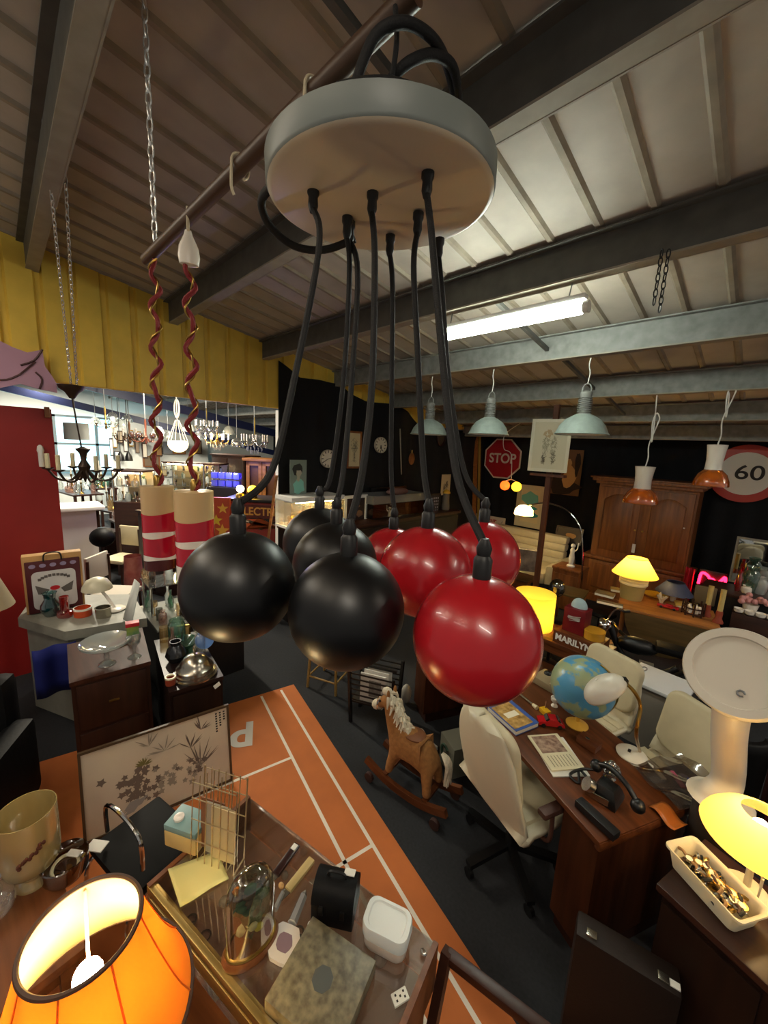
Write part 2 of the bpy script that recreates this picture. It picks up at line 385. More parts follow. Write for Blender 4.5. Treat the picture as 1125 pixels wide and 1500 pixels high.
for x, lab in ((352, 'bare ivory wire hook on the rod between the plug and the lamp plate'), (460, 'ivory wire hook bent over the rod beside the lamp plate')):
    p = rodp(x); up = Vector((0, 0, 1)); sd = Vector((0, 0, 1)).cross(rd_).normalized()
    pts = [p+sd*.026*math.cos(a)+up*.03*math.sin(a) for a in [k*PI/8 for k in range(-3, 9)]]+[p-sd*.028-up*.06, p-sd*.02-up*.08]
    tag(MB().tube(smooth(pts, 3), .004, 8).build('rod_hook', bone), lab, 'hook', 'wire hooks on the rod')
# bright chain that holds the rod's end, up to the roof
def chain(name, p0, p1, label, mat, link=.035, r=.0025, w=.009, group=None, maxn=90):
    t = thing(name, label, 'chain', p0, 0, group); d = Vector(p1)-Vector(p0); n = max(3, min(maxn, int(d.length/(link*.8)))); u = d.normalized()
    a = u.orthogonal().normalized(); c = u.cross(a)
    for k in range(n):
        m_ = d*((k+.5)/n); s = a if k % 2 else c; L_ = d.length/n*.62
        MB().tube([m_+u*L_*math.cos(q)+s*w*math.sin(q) for q in [j*PI/5 for j in range(10)]], r, 5, closed=True).build('link', mat, t)
    return t
pe = rodp(228); chain('steel_chain', pe+Vector((0, 0, .021)), Vector((pe.x, pe.y, roof_z(pe.y)-.02)), 'shiny steel chain running from the roof to the rod end', pm('bright chain', 'f0f0ee', .25, metal=.7), .05, .0034, .0095)
ch1, ch2 = ony(970, 366, 2.30), ony(980, 366, 2.30)
chain('dark_chain', ch1-Vector((0, 0, .24)), ch1, 'short dark chain dangling below the beam at top right, the left strand', K['blackm'], .04, .003, .009)
chain('dark_chain', ch2-Vector((0, 0, .27)), ch2, 'short dark chain dangling below the beam at top right, the right strand', K['blackm'], .04, .003, .009)
# two striped cylinder lamps on twisted red cords
redc = pm('red twisted cord', '7c1418', .7, bump=.3, scale=200); wht = pm('white glaze', 'e6ded2', .25)
stripes = [pm('beige glaze', 'c9ab7c', .25), pm('crimson glaze', 'b1122a', .2, coat=.3), wht, pm('maroon glaze', '4a130f', .2)]
def stripe_lamp(cx, top, bot, wpx, D, cordtop, label, waves):
    P = dep(cx, (top+bot)/2, D); r = px2m(wpx, P)/2*.93; hh = px2m(bot-top, P)
    t = thing('striped_pendant', label, 'lamp', P-Vector((0, 0, hh/2)), 0, 'striped cylinder pendants')
    fr = [0, .12, .17, .40, .46, .64, .68, .995]; mi = [3, 2, 1, 2, 1, 1, 0] if waves else [2, 2, 1, 2, 1, 1, 0]
    b = MB(); n = 40
    rows = []
    for k, f_ in enumerate(fr):
        rows.append([b.v((r*math.cos(2*PI*i/n), r*math.sin(2*PI*i/n), hh*(f_+(.012*math.sin(2*PI*i/n*2+k*2.1) if 0 < f_ < .9 else 0)))) for i in range(n)])
    for k in range(len(fr)-1):
        b.m(mi[k])
        for i in range(n): b._f([rows[k][i], rows[k][(i+1) % n], rows[k+1][(i+1) % n], rows[k+1][i]])
    b.m(0); b.lathe([(r, hh*.995), (r*.5, hh*1.0), (.001, hh*1.0)], n)
    b.build('cylinder_shade', stripes, t)
    o = t.location; pts = [Vector((0, 0, hh))]; cw = dep(*cordtop, D) if len(cordtop) == 2 else cordtop
    T_ = cw-o; b1 = MB(); N = 70
    def path(k, ph, rr):
        f_ = k/N; c = Vector((0, 0, hh)).lerp(T_, f_); am = .012*math.sin(f_*38)
        return c+Vector((math.cos(f_*60+ph)*rr+am*.7, math.sin(f_*60+ph)*rr+am, 0))
    b1.tube([path(k, 0, .006) for k in range(N+1)], .008, 6).build('red_cord', redc, t)
    MB().tube([path(k, PI, .0075) for k in range(N+1)], .0035, 6).build('gold_wire', K['brass'], t)
    MB().lathe([(.012, hh), (.012, hh+.03), (.006, hh+.04)], 12, cap1=True).build('collar', K['brass'], t)
    return t
q1 = rodp(226); q2 = rodp(275)
stripe_lamp(233, 711, 833, 46, 1.5, q1-Vector((0, 0, .024)), 'red, white and brown striped cylinder pendant, the smaller one at left', True)
stripe_lamp(286, 718, 850, 56, 1.42, q2-Vector((0, 0, .1)), 'red and white striped cylinder pendant partly behind a black ball', False)
P = q2-Vector((0, 0, .085)); t = thing('power_plug', 'white power plug hung by a wire hook over the rod', 'plug', P, face(P))
MB().lathe([(.010, .05), (.014, .035), (.030, .0), (.034, -.03), (.03, -.055), (.012, -.06)], 16, cap0=True, cap1=True, sy=.6).build('plug_body', wht, t)
MB().tube([(0, .0, .045), (.0, -.03, .07), (.0, -.04, .10), (.02, 0, .117)], .005, 8).build('wire_hook', bone, t)
# ================================================================ lamps hung from the purlins
def industrial(px, top, bot, w, label):
    P = ony(px, bot, 3.5); r = px2m(w, P)/2*.92; t = thing('factory_pendant', label, 'lamp', P, 0, 'galvanised factory pendants')
    m = pm('grey green enamel', '8d9a94', .45, var=.2, scale=20)
    MB().lathe([(r, 0), (r*1.03, .004), (r*.97, .02), (r*.86, .075), (r*.66, .125), (r*.42, .155), (r*.27, .17)], 36).build('dome_shade', [m], t)
    MB().lathe([(r*.96, .004), (r*.93, .018), (r*.82, .07), (r*.62, .118), (r*.38, .146), (.001, .152)], 30).build('inner_dish', pm('white enamel', 'd8d4c8', .4), t)
    pr = [(r*.27, .165)]
    for k in range(9): z = .17+k*.016; pr += [(r*.27, z), (r*.27, z+.006), (r*.2, z+.008), (r*.2, z+.014)]
    pr += [(r*.23, .32), (r*.23, .345), (r*.1, .36)]
    MB().lathe(pr, 24, cap1=True).build('ribbed_neck', [K['steel']], t)
    a = [(.035*math.cos(q), 0, .37+.045*math.sin(q)) for q in [k*PI/8 for k in range(16)]]
    MB().tube(a, .006, 6, closed=True).build('hanging_ring', K['steel'], t)
    zt = roof_z(3.5)-.24-P.z
    MB().tube(smooth([(0, 0, .41), (.008, 0, .5), (-.006, 0, .42+(zt-.42)*.7), (0, 0, zt)]), .0045, 6).build('hanging_wire', K['white'], t)
industrial(851, 487, 637, 78, 'large grey green factory pendant, frontmost, overlapping the framed sketch')
industrial(715, 520, 637, 62, 'grey green factory pendant directly above the stop sign')
industrial(628, 560, 637, 58, 'grey green factory pendant partly behind the black lamp cords')
def amber(px, bot, w, ceram, label):
    P = ony(px, bot, 4.65); r = px2m(w, P)/2*.95; t = thing('amber_pendant', label, 'lamp', P, 0, 'amber glass pendants')
    MB().lathe([(r, 0), (r*1.02, .01), (r*.98, .05), (r*.8, .11), (r*.5, .15), (r*.42, .155)], 32).build('glass_shade', K['gamber'], t)
    MB().lathe([(r*.5, .15), (r*.48, .18), (r*.47, .24), (r*.52, .32), (r*.58, .375), (r*.2, .38)], 28, cap1=True).build('ceramic_cup', wht, t)
    MB().ball((0, 0, .1), .035, n=12).build('bulb', K['white'], t)
    zt = roof_z(4.65)-.23-P.z
    MB().tube(smooth([(0, 0, .38), (.01, 0, .47), (.0, 0, .6), (.045, .0, .8), (.05, 0, .86), (.02, 0, .9), (.0, 0, .8), (.02, 0, .62), (.015, 0, .8), (0, 0, zt)]), .006, 6).build('white_cable', K['white'], t)
amber(937, 737, 46, 0, 'amber glass pendant with white cup hanging in front of the wardrobe')
amber(1040, 712, 44, 0, 'amber glass pendant with white cup overlapping the 60 sign')
# ================================================================ signs on the black cloth
def plate_sign(t, n, r, m, z=0., rot=0., name='sign_plate', th=.008):
    b = MB(); pts = [(r*math.cos(2*PI*(k+.5)/n+rot), r*math.sin(2*PI*(k+.5)/n+rot)) for k in range(n)]
    a = [b.v((x, z-th, y)) for x, y in pts]; c = [b.v((x, z, y)) for x, y in pts]
    b._f(a[::-1]); b._f(c)
    for k in range(n): b._f([a[k], a[(k+1) % n], c[(k+1) % n], c[k]])
    return b.build(name, m, t)
sred = pm('sign red', 'a51622', .4); swh = pm('sign white', 'd9cfc0', .45)
P = ony(736, 672, 7.56); t = thing('stop_sign', 'red octagonal stop sign with white letters on the black cloth', 'sign', P)
r = px2m(50, P)*.62; plate_sign(t, 8, r, swh, 0); plate_sign(t, 8, r*.93, sred, -.009, name='red_field', th=.003)
text('lettering', 'STOP', r*.62, swh, t, (0, -.0135, 0), bold=.006, sx=.92)
P = ony(1092, 694, 7.56); t = thing('speed_sign', 'round white speed limit sign with red rim reading 60', 'sign', P)
r = px2m(84, P)*.5; plate_sign(t, 48, r, pm('sign orange red', 'b4301f', .4), 0); plate_sign(t, 48, r*.74, swh, -.009, name='white_field', th=.003)
text('lettering', '60', r*.70, K['ink'], t, (r*.10, -.0135, r*.02), bold=.003, sx=1.15)
# ================================================================ pictures
def picture(px, py, w, h, place, frame, fill, label, name='framed_picture', cat='picture', border=.03, rz=0., tilt=0., deco=None, group=None, depth=.02, yaw_part=True):
    P = place(px, py); W = px2m(w, P); Hh = px2m(h, P); t = thing(name, label, cat, P, rz, group)
    if tilt: t.rotation_euler.x = tilt
    b = MB(); bw = border
    if frame:
        b.box((0, 0, Hh/2-bw/2), (W, depth, bw)).box((0, 0, -Hh/2+bw/2), (W, depth, bw)).box((-W/2+bw/2, 0, 0), (bw, depth, Hh-2*bw)).box((W/2-bw/2, 0, 0), (bw, depth, Hh-2*bw))
        b.build('frame', frame, t)
    else: bw = 0
    b = MB().box((0, depth*.2, 0), (W-2*bw, depth*.4, Hh-2*bw)); mats = [fill]
    if deco: mats = deco(b, W-2*bw, Hh-2*bw, fill)
    b.build('picture_sheet', mats, t); return t
def blobs(cols, seed, shapes):
    # flat painted marks lying on the sheet: (material index, cx, cz, rx, rz) in fractions of the sheet
    def f(b, W, Hh, fill):
        rnd = random.Random(seed)
        for k, (mi, cx, cz, rx, rz_) in enumerate(shapes):
            b.m(mi); n = 11; y = -.0008-.0002*k
            b.poly([(W*(cx+rx*math.cos(2*PI*i/n)*(.75+.5*rnd.random())), y, Hh*(cz+rz_*math.sin(2*PI*i/n)*(.75+.5*rnd.random()))) for i in range(n)])
        b.m(0); return [fill]+cols
    return f
wallL = lambda x, y: onx(x, y, -4.53); wallB = lambda x, y: ony(x, y, 7.57)
sk = pm('sketch grey', '8d8672', .9); skd = pm('sketch dark', '5e574a', .9); pap = pm('yellowed paper', 'c9bb96', .85); papw = pm('drawing paper', 'c6bfa6', .85)
brownp = pm('brown paint', '6b4a2c', .8); tealp = pm('sea green paint', '2f8d84', .8); sand = pm('sand paint', 'd9c79a', .8); dkp = pm('umber paint', '241810', .8); skin = pm('ochre paint', 'b98f5a', .8)
def strokes(cols, seed, items):
    # pencil or brush strokes: (material, cx, cz, rx, rz, count, length, width) in fractions of the sheet
    def f(b, W, Hh, fill):
        rnd = random.Random(seed); k = 0
        for mi, cx, cz, rx, rz_, n, L, wd in items:
            b.m(mi)
            for _ in range(n):
                a, q = rnd.random()*2*PI, math.sqrt(rnd.random()); x, z = W*(cx+rx*q*math.cos(a)), Hh*(cz+rz_*q*math.sin(a)); th = rnd.gauss(PI/2, .7); l = L*W*(.5+rnd.random())/2; dx, dz = l*math.cos(th), l*math.sin(th); px_, pz_ = -math.sin(th)*wd*W/2, math.cos(th)*wd*W/2
                k += 1; y = -.0008-.00001*k
                b.poly([(x-dx, y, z-dz), (x+px_, y, z+pz_), (x+dx, y, z+dz), (x-px_, y, z-pz_)])
        b.m(0); return [fill]+cols
    return f
T = picture(805, 653, 54, 76, lambda x, y: ony(x, y, 4.75), pm('white frame', 'cfc9b4', .5), papw, 'white framed pencil sketch of two figures propped on a tall wooden easel', border=.035,
    deco=strokes([sk, skd, pm('faint wash', 'b09a78', .9)], 1, [(3, -.08, .26, .13, .07, 30, .1, .05), (1, -.12, -.02, .09, .2, 60, .14, .012), (1, .12, 0, .09, .22, 60, .14, .012), (2, -.15, -.28, .05, .12, 30, .12, .015), (2, .14, -.27, .06, .13, 30, .12, .015), (1, 0, .08, .22, .06, 30, .12, .012)]))
T.rotation_euler.z = face(T.location)*.6
eY = 4.84; top_, bot_ = ony(820, 560, eY), ony(786, 850, eY); t = thing('wooden_easel', 'tall brown wooden easel post holding the white framed sketch', 'easel', (bot_.x, eY, 0))
MB().box((0, 0, 1.5), (.06, .05, 3.0)).build('post', K['woodz'], t)
MB().box((0, -.04, ony(805, 694, 4.8).z-.02), (.42, .09, .03)).build('ledge', K['woodz'], t)
MB().box((0, 0, .02), (.2, .2, .04)).build('foot', K['woodz'], t)
picture(829, 692, 42, 66, wallB, None, brownp, 'dark brown unframed painting hanging behind the white framed sketch', name='canvas_painting', deco=blobs([dkp, skin], 2, [(1, 0, -.3, .5, .2), (1, -.3, .1, .15, .4), (2, .12, -.1, .2, .25), (2, .05, .2, .1, .1), (1, .35, .2, .1, .25)]), depth=.03)
T = picture(776, 742, 42, 62, lambda x, y: ony(x, y, 7.52), pm('pale frame', 'cfc39c', .5), sand, 'pale framed sea picture behind the arc lamp', border=.1, deco=blobs([tealp, pm('pale sea', '6fb5a8', .8)], 3, [(2, .0, .25, .48, .2), (1, 0, -.25, .5, .1), (1, .1, -.05, .35, .05)]))
picture(519, 659, 27, 54, wallL, K['oak'], pap, 'narrow brown framed drawing of a tree between the two wall clocks', rz=PI/2, border=.03, deco=strokes([sk, skd], 4, [(1, 0, .12, .32, .22, 90, .14, .03), (2, 0, .1, .25, .16, 60, .1, .03), (2, .01, -.2, .03, .14, 16, .3, .03), (1, 0, -.34, .25, .02, 20, .1, .03)]))
picture(437, 699, 28, 50, lambda x, y: onx(x, y, -4.35), None, pm('grey green print', '77857c', .7), 'grey print of a person in a turquoise top and cap beside the white post', name='portrait_print', cat='poster', rz=PI/2, depth=.012,
        deco=blobs([pm('print dark', '2c2f2c', .8), pm('print turquoise', '7fc0b4', .8), pm('print skin', 'a8a493', .8)], 5, [(1, -.05, .2, .28, .18), (3, .03, .12, .16, .12), (1, 0, .26, .3, .06), (2, .05, -.27, .38, .2), (3, 0, -.05, .1, .08)]))
picture(653, 710, 22, 30, wallL, None, pap, 'small unframed paper drawing pinned to the black cloth', name='paper_drawing', cat='drawing', rz=PI/2, depth=.006, deco=strokes([sk, skd], 6, [(1, 0, -.08, .3, .16, 60, .16, .03), (2, .1, .04, .14, .16, 40, .16, .03), (2, -.15, -.15, .14, .08, 30, .12, .03)]))
picture(521, 746, 44, 42, lambda x, y: onx(x, y, -4.2), K['white'], pm('dark photo', '2a1812', .5), 'white framed dark photograph hung on a string beside the lit glass case', rz=PI/2, border=.045, deco=blobs([pm('photo warm', '7c5a40', .6)], 7, [(1, .2, -.2, .2, .15), (1, .1, .15, .12, .1)]))
picture(833, 784, 38, 24, lambda x, y: ony(x, y, 7.4), K['wood2'], pm('dim painting', '4b4034', .6), 'small dark framed picture lying back behind the cream sofa', border=.03, tilt=-.25, deco=blobs([skin], 8, [(1, .1, 0, .25, .2)]))
# clocks
def clock(px, py, w, hh, mm, label):
    P = onx(px, py, -4.53); r = px2m(w, P)/2*1.05; t = thing('wall_clock', label, 'clock', P, PI/2, 'round wall clocks')
    R = Matrix.Rotation(PI/2, 3, 'X')
    MB().lathe([(r*.93, .02), (r, .03), (r, -.01), (r*.9, -.015)], 36, R=R).build('rim', pm('clock rim', 'bfb6a4', .4), t)
    b = MB(); b.lathe([(.001, .012), (r*.95, .012)], 36, R=R); b.m(1)
    for k in range(12):
        a = k*PI/6; b.box((r*.78*math.sin(a), -.0145, r*.78*math.cos(a)), (.012, .002, .035), R=Matrix.Rotation(a, 4, 'Y'))
    b.build('dial', [pm('clock dial', 'd6cfc0', .5), K['ink']], t)
    for nm, a, L in (('hour_hand', hh, .5), ('minute_hand', mm, .75)):
        MB().bar((0, -.018, 0), (r*L*math.sin(a), -.018, r*L*math.cos(a)), .012, .004).build(nm, K['ink'], t)
clock(480, 672, 25, 1.4, 4.2, 'round white wall clock left of the tree drawing, beside the lamp cords')
clock(557, 652, 22, 3.3, 2.9, 'round white wall clock right of the tree drawing')
P = onx(603, 672, -4.53); t = thing('wall_plaque', 'small brown pointed oval plaque on the black cloth', 'plaque', P, PI/2)
r = px2m(11, P)*.6; MB().ball((0, 0, 0), r, (1, .15, 1.35), 18).build('plaque_body', K['oak'], t); MB().cyl((0, 0, r*1.2), (0, 0, r*1.9), .012).build('hook', K['brass'], t)
P = onx(646, 640, -4.53); t = thing('oval_frame', 'dim oval framed portrait high on the black cloth behind the cords', 'picture', P, PI/2)
r = px2m(19, P)*.55; MB().lathe([(r*.8, 0), (r*.86, .03), (r, .02), (r, -.01)], 30, R=Matrix.Rotation(PI/2, 3, 'X'), sy=1.3).build('frame', K['wood2'], t)
MB().ball((0, 0, 0), r*.8, (1, .05, 1.3), 18).build('portrait', pm('dim print', '3b352c', .6), t)
tag(MB().bar(onx(586, 628, -4.5), onx(588, 695, -4.5), .014, .014).build('measuring_stick', pm('pale stick', '9b968c', .5)), 'thin pale stick upright against the black cloth', 'stick')
a, c = ony(698, 624, 7.3), ony(694, 790, 7.3)
tag(MB().bar(a, Vector((c.x, c.y, .3)), .12, .03).build('wooden_plank', K['pine']), 'tall pine plank leaning in the corner of the black cloth', 'plank')
a, c = ony(703, 628, 7.4), ony(701, 790, 7.4)
tag(MB().bar(a, Vector((c.x, c.y, .3)), .05, .03).build('wooden_plank', pm('yellow plank', 'a48a3c', .5)), 'thin yellow plank leaning beside the pine plank', 'plank')
# ================================================================ counters and cases under the side wall
cy0, cy1 = onx(420, 770, -4.2).y, 6.0
z0 = onx(460, 772, -4.1).z
t = thing('display_counter', 'long dark counter under the black side cloth', 'counter', (-4.225, (cy0+cy1)/2, 0))
L_ = cy1-cy0-.1
MB().box((0, 0, z0-.03), (.62, L_, .05), bev=.005).build('worktop', K['wood2'], t); MB().box((-.02, 0, (z0-.06)/2), (.54, L_-.06, z0-.06)).build('body', K['blackw'], t)
for k in range(4): MB().box((.26, -L_/2+L_*(k+.5)/4, z0/2), (.012, L_/4-.04, z0-.2)).build('door', K['blackw'], t)
ya, yb = onx(424, 772, -4.1).y, onx(500, 772, -4.1).y; zt = onx(460, 727, -4.1).z
t = thing('lit_case', 'lit glass case of small gold trinkets on the counter', 'display case', (-4.25, (ya+yb)/2, z0))
L_ = yb-ya; hh = zt-z0
MB().box((0, 0, .015), (.4, L_, .03)).box((0, 0, hh-.03), (.4, L_, .06)).build('frame', K['white'], t)
MB().box((.2, 0, hh/2), (.004, L_-.01, hh-.09)).box((-.2, 0, hh/2), (.004, L_-.01, hh-.09)).box((0, L_/2, hh/2), (.39, .004, hh-.09)).box((0, -L_/2, hh/2), (.39, .004, hh-.09)).build('glass_pane', K['gclear'], t)
MB().cyl((.1, -L_*.35, hh-.075), (.1, L_*.35, hh-.075), .012).build('tube_bulb', em('warm strip', 'ffd890', 80.), t)
gt = pm('gilt trinket', 'c0902c', .35, metal=.6)
for k in range(16):
    p = Vector((-4.36+.11*(k % 3), ya+L_*(k+.7)/16.6, z0+.034)); hgt = .08+.1*((k*37) % 11)/11
    tag(MB().lathe([(.02, 0), (.03, .01), (.012, hgt*.4), (.028, hgt*.7), (.02, hgt*.95), (.004, hgt)], 12, cap0=True).build('gilt_trinket', gt, loc=p), 'small gilt trinket among others in the lit glass case', 'trinket', 'gilt trinkets in the lit case')
ya, yb = onx(541, 780, -4.1).y, onx(616, 780, -4.1).y; zt = onx(575, 732, -4.1).z
t = thing('shell_tank', 'grey rimmed glass tank holding shells on the counter', 'tank', (-4.25, (ya+yb)/2, z0)); L_ = yb-ya; hh = max(.35, zt-z0)
MB().box((.21, 0, hh-.06), (.012, L_, .12)).box((-.21, 0, hh-.06), (.012, L_, .12)).box((0, L_/2, hh-.06), (.41, .012, .12)).box((0, -L_/2, hh-.06), (.41, .012, .12)).build('rim', K['grey'], t)
MB().box((.21, 0, hh/2-.06), (.004, L_, hh-.14)).box((-.21, 0, hh/2-.06), (.004, L_, hh-.14)).box((0, L_/2, hh/2-.06), (.41, .004, hh-.14)).box((0, -L_/2, hh/2-.06), (.41, .004, hh-.14)).build('glass_pane', K['gsmoke'], t)
for k in range(12):
    p = Vector((-4.36+.06*(k % 4), ya+L_*(k+.7)/12.6, z0+.05)); 
    tag(MB().ball((0, 0, 0), .05, (1, 1.2, .9), 10).build('sea_shell', pm('pale shell', 'c9b896', .5), loc=p, rz=k), 'pale sea shell heaped with others in the grey rimmed tank', 'shell', 'shells in the glass tank')
p = onx(575, 712, -4.42); t = thing('black_speaker', 'black box standing behind the shell tank against the cloth', 'box', (-4.502, p.y, z0+.0))
b = MB().box((0, 0, (p.z-.02-z0)/2), (.05, .85, p.z-.02-z0), bev=.006).build('cabinet', K['blackm'], t)
MB().box((.027, 0, (p.z-.02-z0)/2), (.006, .75, p.z-.12-z0)).build('grille', K['blackp'], t)
tag(MB().ball((0, 0, .06), .1, (.7, 2.6, .65), 16).build('wrapped_bundle', pm('crumpled wrap', '8d6a60', .6, bump=.6, scale=14), loc=(-4.3, p.y, zt+.03)), 'crumpled pinkish bundle lying over the glass tank', 'bundle')
p = onx(640, 752, -4.2); t = picture(637, 741, 24, 36, lambda x, y: onx(x, y, -4.15), K['blackw'], pm('dark pattern', '22242c', .6), 'dark patterned board of pale dots beside the tank', name='patterned_board', cat='board', rz=PI/2, border=.02, deco=blobs([pm('pale dots', '9aa0b4', .6)], 9, [(1, -.3+.2*(k % 4), -.35+.14*(k//4), .06, .045) for k in range(24)]))
p = onx(650, 775, -4.1); t = thing('small_lamp', 'little lamp with a yellow cap standing beside the patterned board', 'lamp', (p.x, p.y, z0))
MB().lathe([(.07, 0), (.075, .02), (.06, .16), (.055, .3)], 18, cap0=True, cap1=True).build('base', pm('grey stoneware', '6b6258', .6), t); MB().ball((0, 0, .3), .07, n=16, lo=0).build('cap', pm('yellow cap', 'd8ac30', .5), t)
# ================================================================ sofa, arc lamp, cushion
P = Vector((-3.32, 6.8, 0)); t = thing('channel_sofa', 'long cream sofa with horizontal channel stitching along the black wall', 'sofa', P)
L_ = 1.85
for nm, zc, yc, hh, dd in (('seat', .36, -.15, .2, .8),):
    b = MB()
    for k in range(3): b.box((-L_/2+L_*(k+.5)/3, yc, zc), (L_/3-.01, dd, hh), bev=.06)
    b.build(nm, K['leather'], t)
b = MB()
for k in range(4): b.box((0, .28+.03*k, .5+.13*k), (L_, .20, .136), bev=.05)
b.build('backrest', K['leather'], t)
for s in (-1, 1): MB().box((s*(L_/2+.08), -.08, .38), (.18, .95, .45), bev=.07).build('armrest', K['leather'], t)
MB().box((0, -.05, .13), (L_+.1, .8, .22)).build('base', K['blackw'], t)
P = ony(852, 850, 5.95); t = thing('arc_lamp', 'slim arc floor lamp with a lit white shade over the sofa', 'floor lamp', (P.x, 5.95, 0)); o = t.location
MB().lathe([(.16, 0), (.16, .03), (.02, .045)], 28, cap0=True, cap1=True).build('base', pm('marble base', 'b9b3a8', .3), t)
arc = [Vector((0, 0, .04)), Vector((0, 0, .6))]+[ony(x, y, 5.95)-o for x, y in ((853, 790), (846, 765), (828, 746), (803, 737), (780, 739), (768, 744))]
MB().tube(smooth(arc), .011, 8).build('arc_tube', K['chrome'], t)
e = arc[-1]; r = px2m(27, e+o)/2
MB().lathe([(r, -.11), (r*.93, -.03), (r*.6, .03), (.02, .05)], 26, e, cap1=True).build('shade', shade('opal shade', 'f0e8c8', .5), t); MB().ball(e+Vector((0, 0, -.07)), .045, n=12).build('bulb', em('warm bulb', 'ffe0a0', 140.), t)
P = ony(769, 820, 5.7); t = thing('printed_cushion', 'cushion printed with a dim portrait in front of the sofa', 'cushion', P, face(P), None)
b = MB(); b.box((0, 0, 0), (.34, .1, .36), bev=.045); b.build('cushion_body', pm('grey print cloth', '8c7d70', .8, col2='3a302c', scale=7), t)
P.z = 0; 
P = ony(790, 845, 5.4); t = thing('club_chair', 'small dark leather chair behind the easel post', 'armchair', (P.x+.06, 5.45, 0), .5); t.scale = (.55,)*3
MB().box((0, 0, .3), (.6, .6, .28), bev=.06).build('seat', K['leatherb'], t); MB().box((0, 0, .08), (.5, .5, .16)).build('base', K['blackw'], t); MB().box((.0, .3, .6), (.6, .14, .62), bev=.06).build('backrest', K['leatherb'], t)
for s in (-1, 1): MB().box((s*.32, 0, .42), (.12, .62, .3), bev=.05).build('armrest', pm('brown leather', '5a2a18', .45), t)
P = Vector((-3.25, 5.72, .0)); t = thing('low_crate', 'brown crate carrying the printed cushion', 'crate', (ony(769, 820, 5.7).x-.06, 5.75, 0))
MB().box((0, 0, .25), (.38, .36, .46)).build('crate_body', K['wood1'], t); MB().box((0, -.01, .47), (.42, .40, .02)).build('lid', K['wood1'], t)
# mercury-style enamel sign
P = ony(716, 764, 7.5); t = thing('enamel_sign', 'small white sign with red lettering above the sofa back', 'sign', P); W = px2m(49, P)*1.05
MB().box((0, 0, 0), (W, .012, W*.34)).build('sign_plate', pm('sign ivory', 'd3c4ae', .5), t)
text('lettering', 'Mercur', W*.22, sred, t, (-W*.06, -.008, W*.05), bold=.004, sx=.9)
for k in range(5): MB().box((-W*.36+W*.13*k, -.007, -W*.08), (W*.1, .002, W*.03)).build('small_print', K['ink'], t)
MB().bar((W*.32, -.009, -W*.1), (W*.43, -.009, W*.08), .03, .003).build('emblem', pm('grey wing', '8a8178', .5), t)
# twin glowing balls hung in front of the stop sign
P = ony(748, 712, 6.4); t = thing('twin_ball_lamp', 'pair of small glowing balls, one orange and one yellow, under the stop sign', 'lamp', P)
r = px2m(14, P)/2
for s, m_, nm in ((-1, em('orange glow', 'ff4a14', 2.2), 'orange_ball'), (1, em('yellow glow', 'ffb41e', 3.), 'yellow_ball')): MB().ball((s*r*1.3, 0, 0), r, n=16).build(nm, m_, t)
MB().tube(smooth([(-r*1.3, 0, r*.9), (0, 0, r*1.4), (r*1.3, 0, r*.9)]), .008, 6).tube(smooth([(0, 0, r*1.4), (-.05, 0, .55), (-.2, 0, .65), (-.2, .0, .9), (.1, 0, roof_z(6.4)-P.z-.05)]), .006, 6).build('white_cable', K['white'], t)
# ================================================================ two-tier wardrobe
X0, X1, Yf = -1.98, -.68, 6.98; W = X1-X0
t = thing('carved_wardrobe', 'tall carved oak wardrobe with arched door panels against the black wall', 'wardrobe', ((X0+X1)/2, Yf+.28, 0))
MB().box((0, 0, .06), (W+.16, .6, .12)).box((0, 0, .42), (W+.12, .56, .62)).build('lower_body', K['oak'], t)
MB().box((0, .03, 1.36), (W, .5, 1.26)).build('upper_body', K['oak'], t)
MB().box((0, -.02, .76), (W+.18, .64, .05), bev=.012).build('ledge', K['oak'], t)
MB().box((0, 0, 2.01), (W+.08, .6, .05), bev=.01).box((0, -.01, 2.055), (W+.18, .66, .05), bev=.015).box((0, -.01, 2.09), (W+.24, .7, .025), bev=.008).build('cornice', K['oak'], t)
def arched(b, x0, x1, z0_, z1_, y, arch=True):
    n = 16; top = []
    for i in range(n+1):
        u = i/n; x = x0+(x1-x0)*u; top.append((x, z1_-(.10*(1-math.sin(PI*u))**1.0*(1 if arch else 0)) ))
    pts = [(x0, z0_), (x1, z0_)]+top[::-1]; a = [b.v((x, y, z)) for x, z in pts]; c = [b.v((x*.94+(x0+x1)/2*.06, y-.018, z*.94+(z0_+z1_)/2*.06)) for x, z in pts]
    b._f(c[::-1])
    for i in range(len(pts)): j = (i+1) % len(pts); b._f([a[i], a[j], c[j], c[i]])
for s in (-1, 1):
    d = MB().box((s*W/4, -.235, 1.36), (W/2-.06, .03, 1.16), bev=.006); arched(d, s*W/4-W/4+.11, s*W/4+W/4-.11, .9, 1.84, -.25); d = d.build('door', K['oak'], t)
    MB().cyl((s*.05, -.25, 1.3), (s*.05, -.275, 1.3), .014).build('keyhole_knob', K['brass'], d)
    d = MB().box((s*W/4, -.29, .44), (W/2-.04, .03, .54), bev=.006); arched(d, s*W/4-W/4+.1, s*W/4+W/4-.1, .25, .66, -.305, False); d = d.build('door', K['oak'], t)
    MB().cyl((s*.06, -.3, .45), (s*.06, -.33, .45), .014).build('keyhole_knob', K['brass'], d)
MB().box((-.03, -.268, ony(941, 806, 6.98).z), (.045, .006, .14)).box((ony(1001, 774, 6.98).x-(X0+X1)/2, -.252, ony(1001, 774, 6.98).z), (.03, .004, .02)).build('price_tag', K['paper'], t)
P = ony(876, 800, 6.7); t = thing('low_sideboard', 'low brown sideboard tucked between sofa and wardrobe', 'sideboard', (-2.02, 6.3, 0))
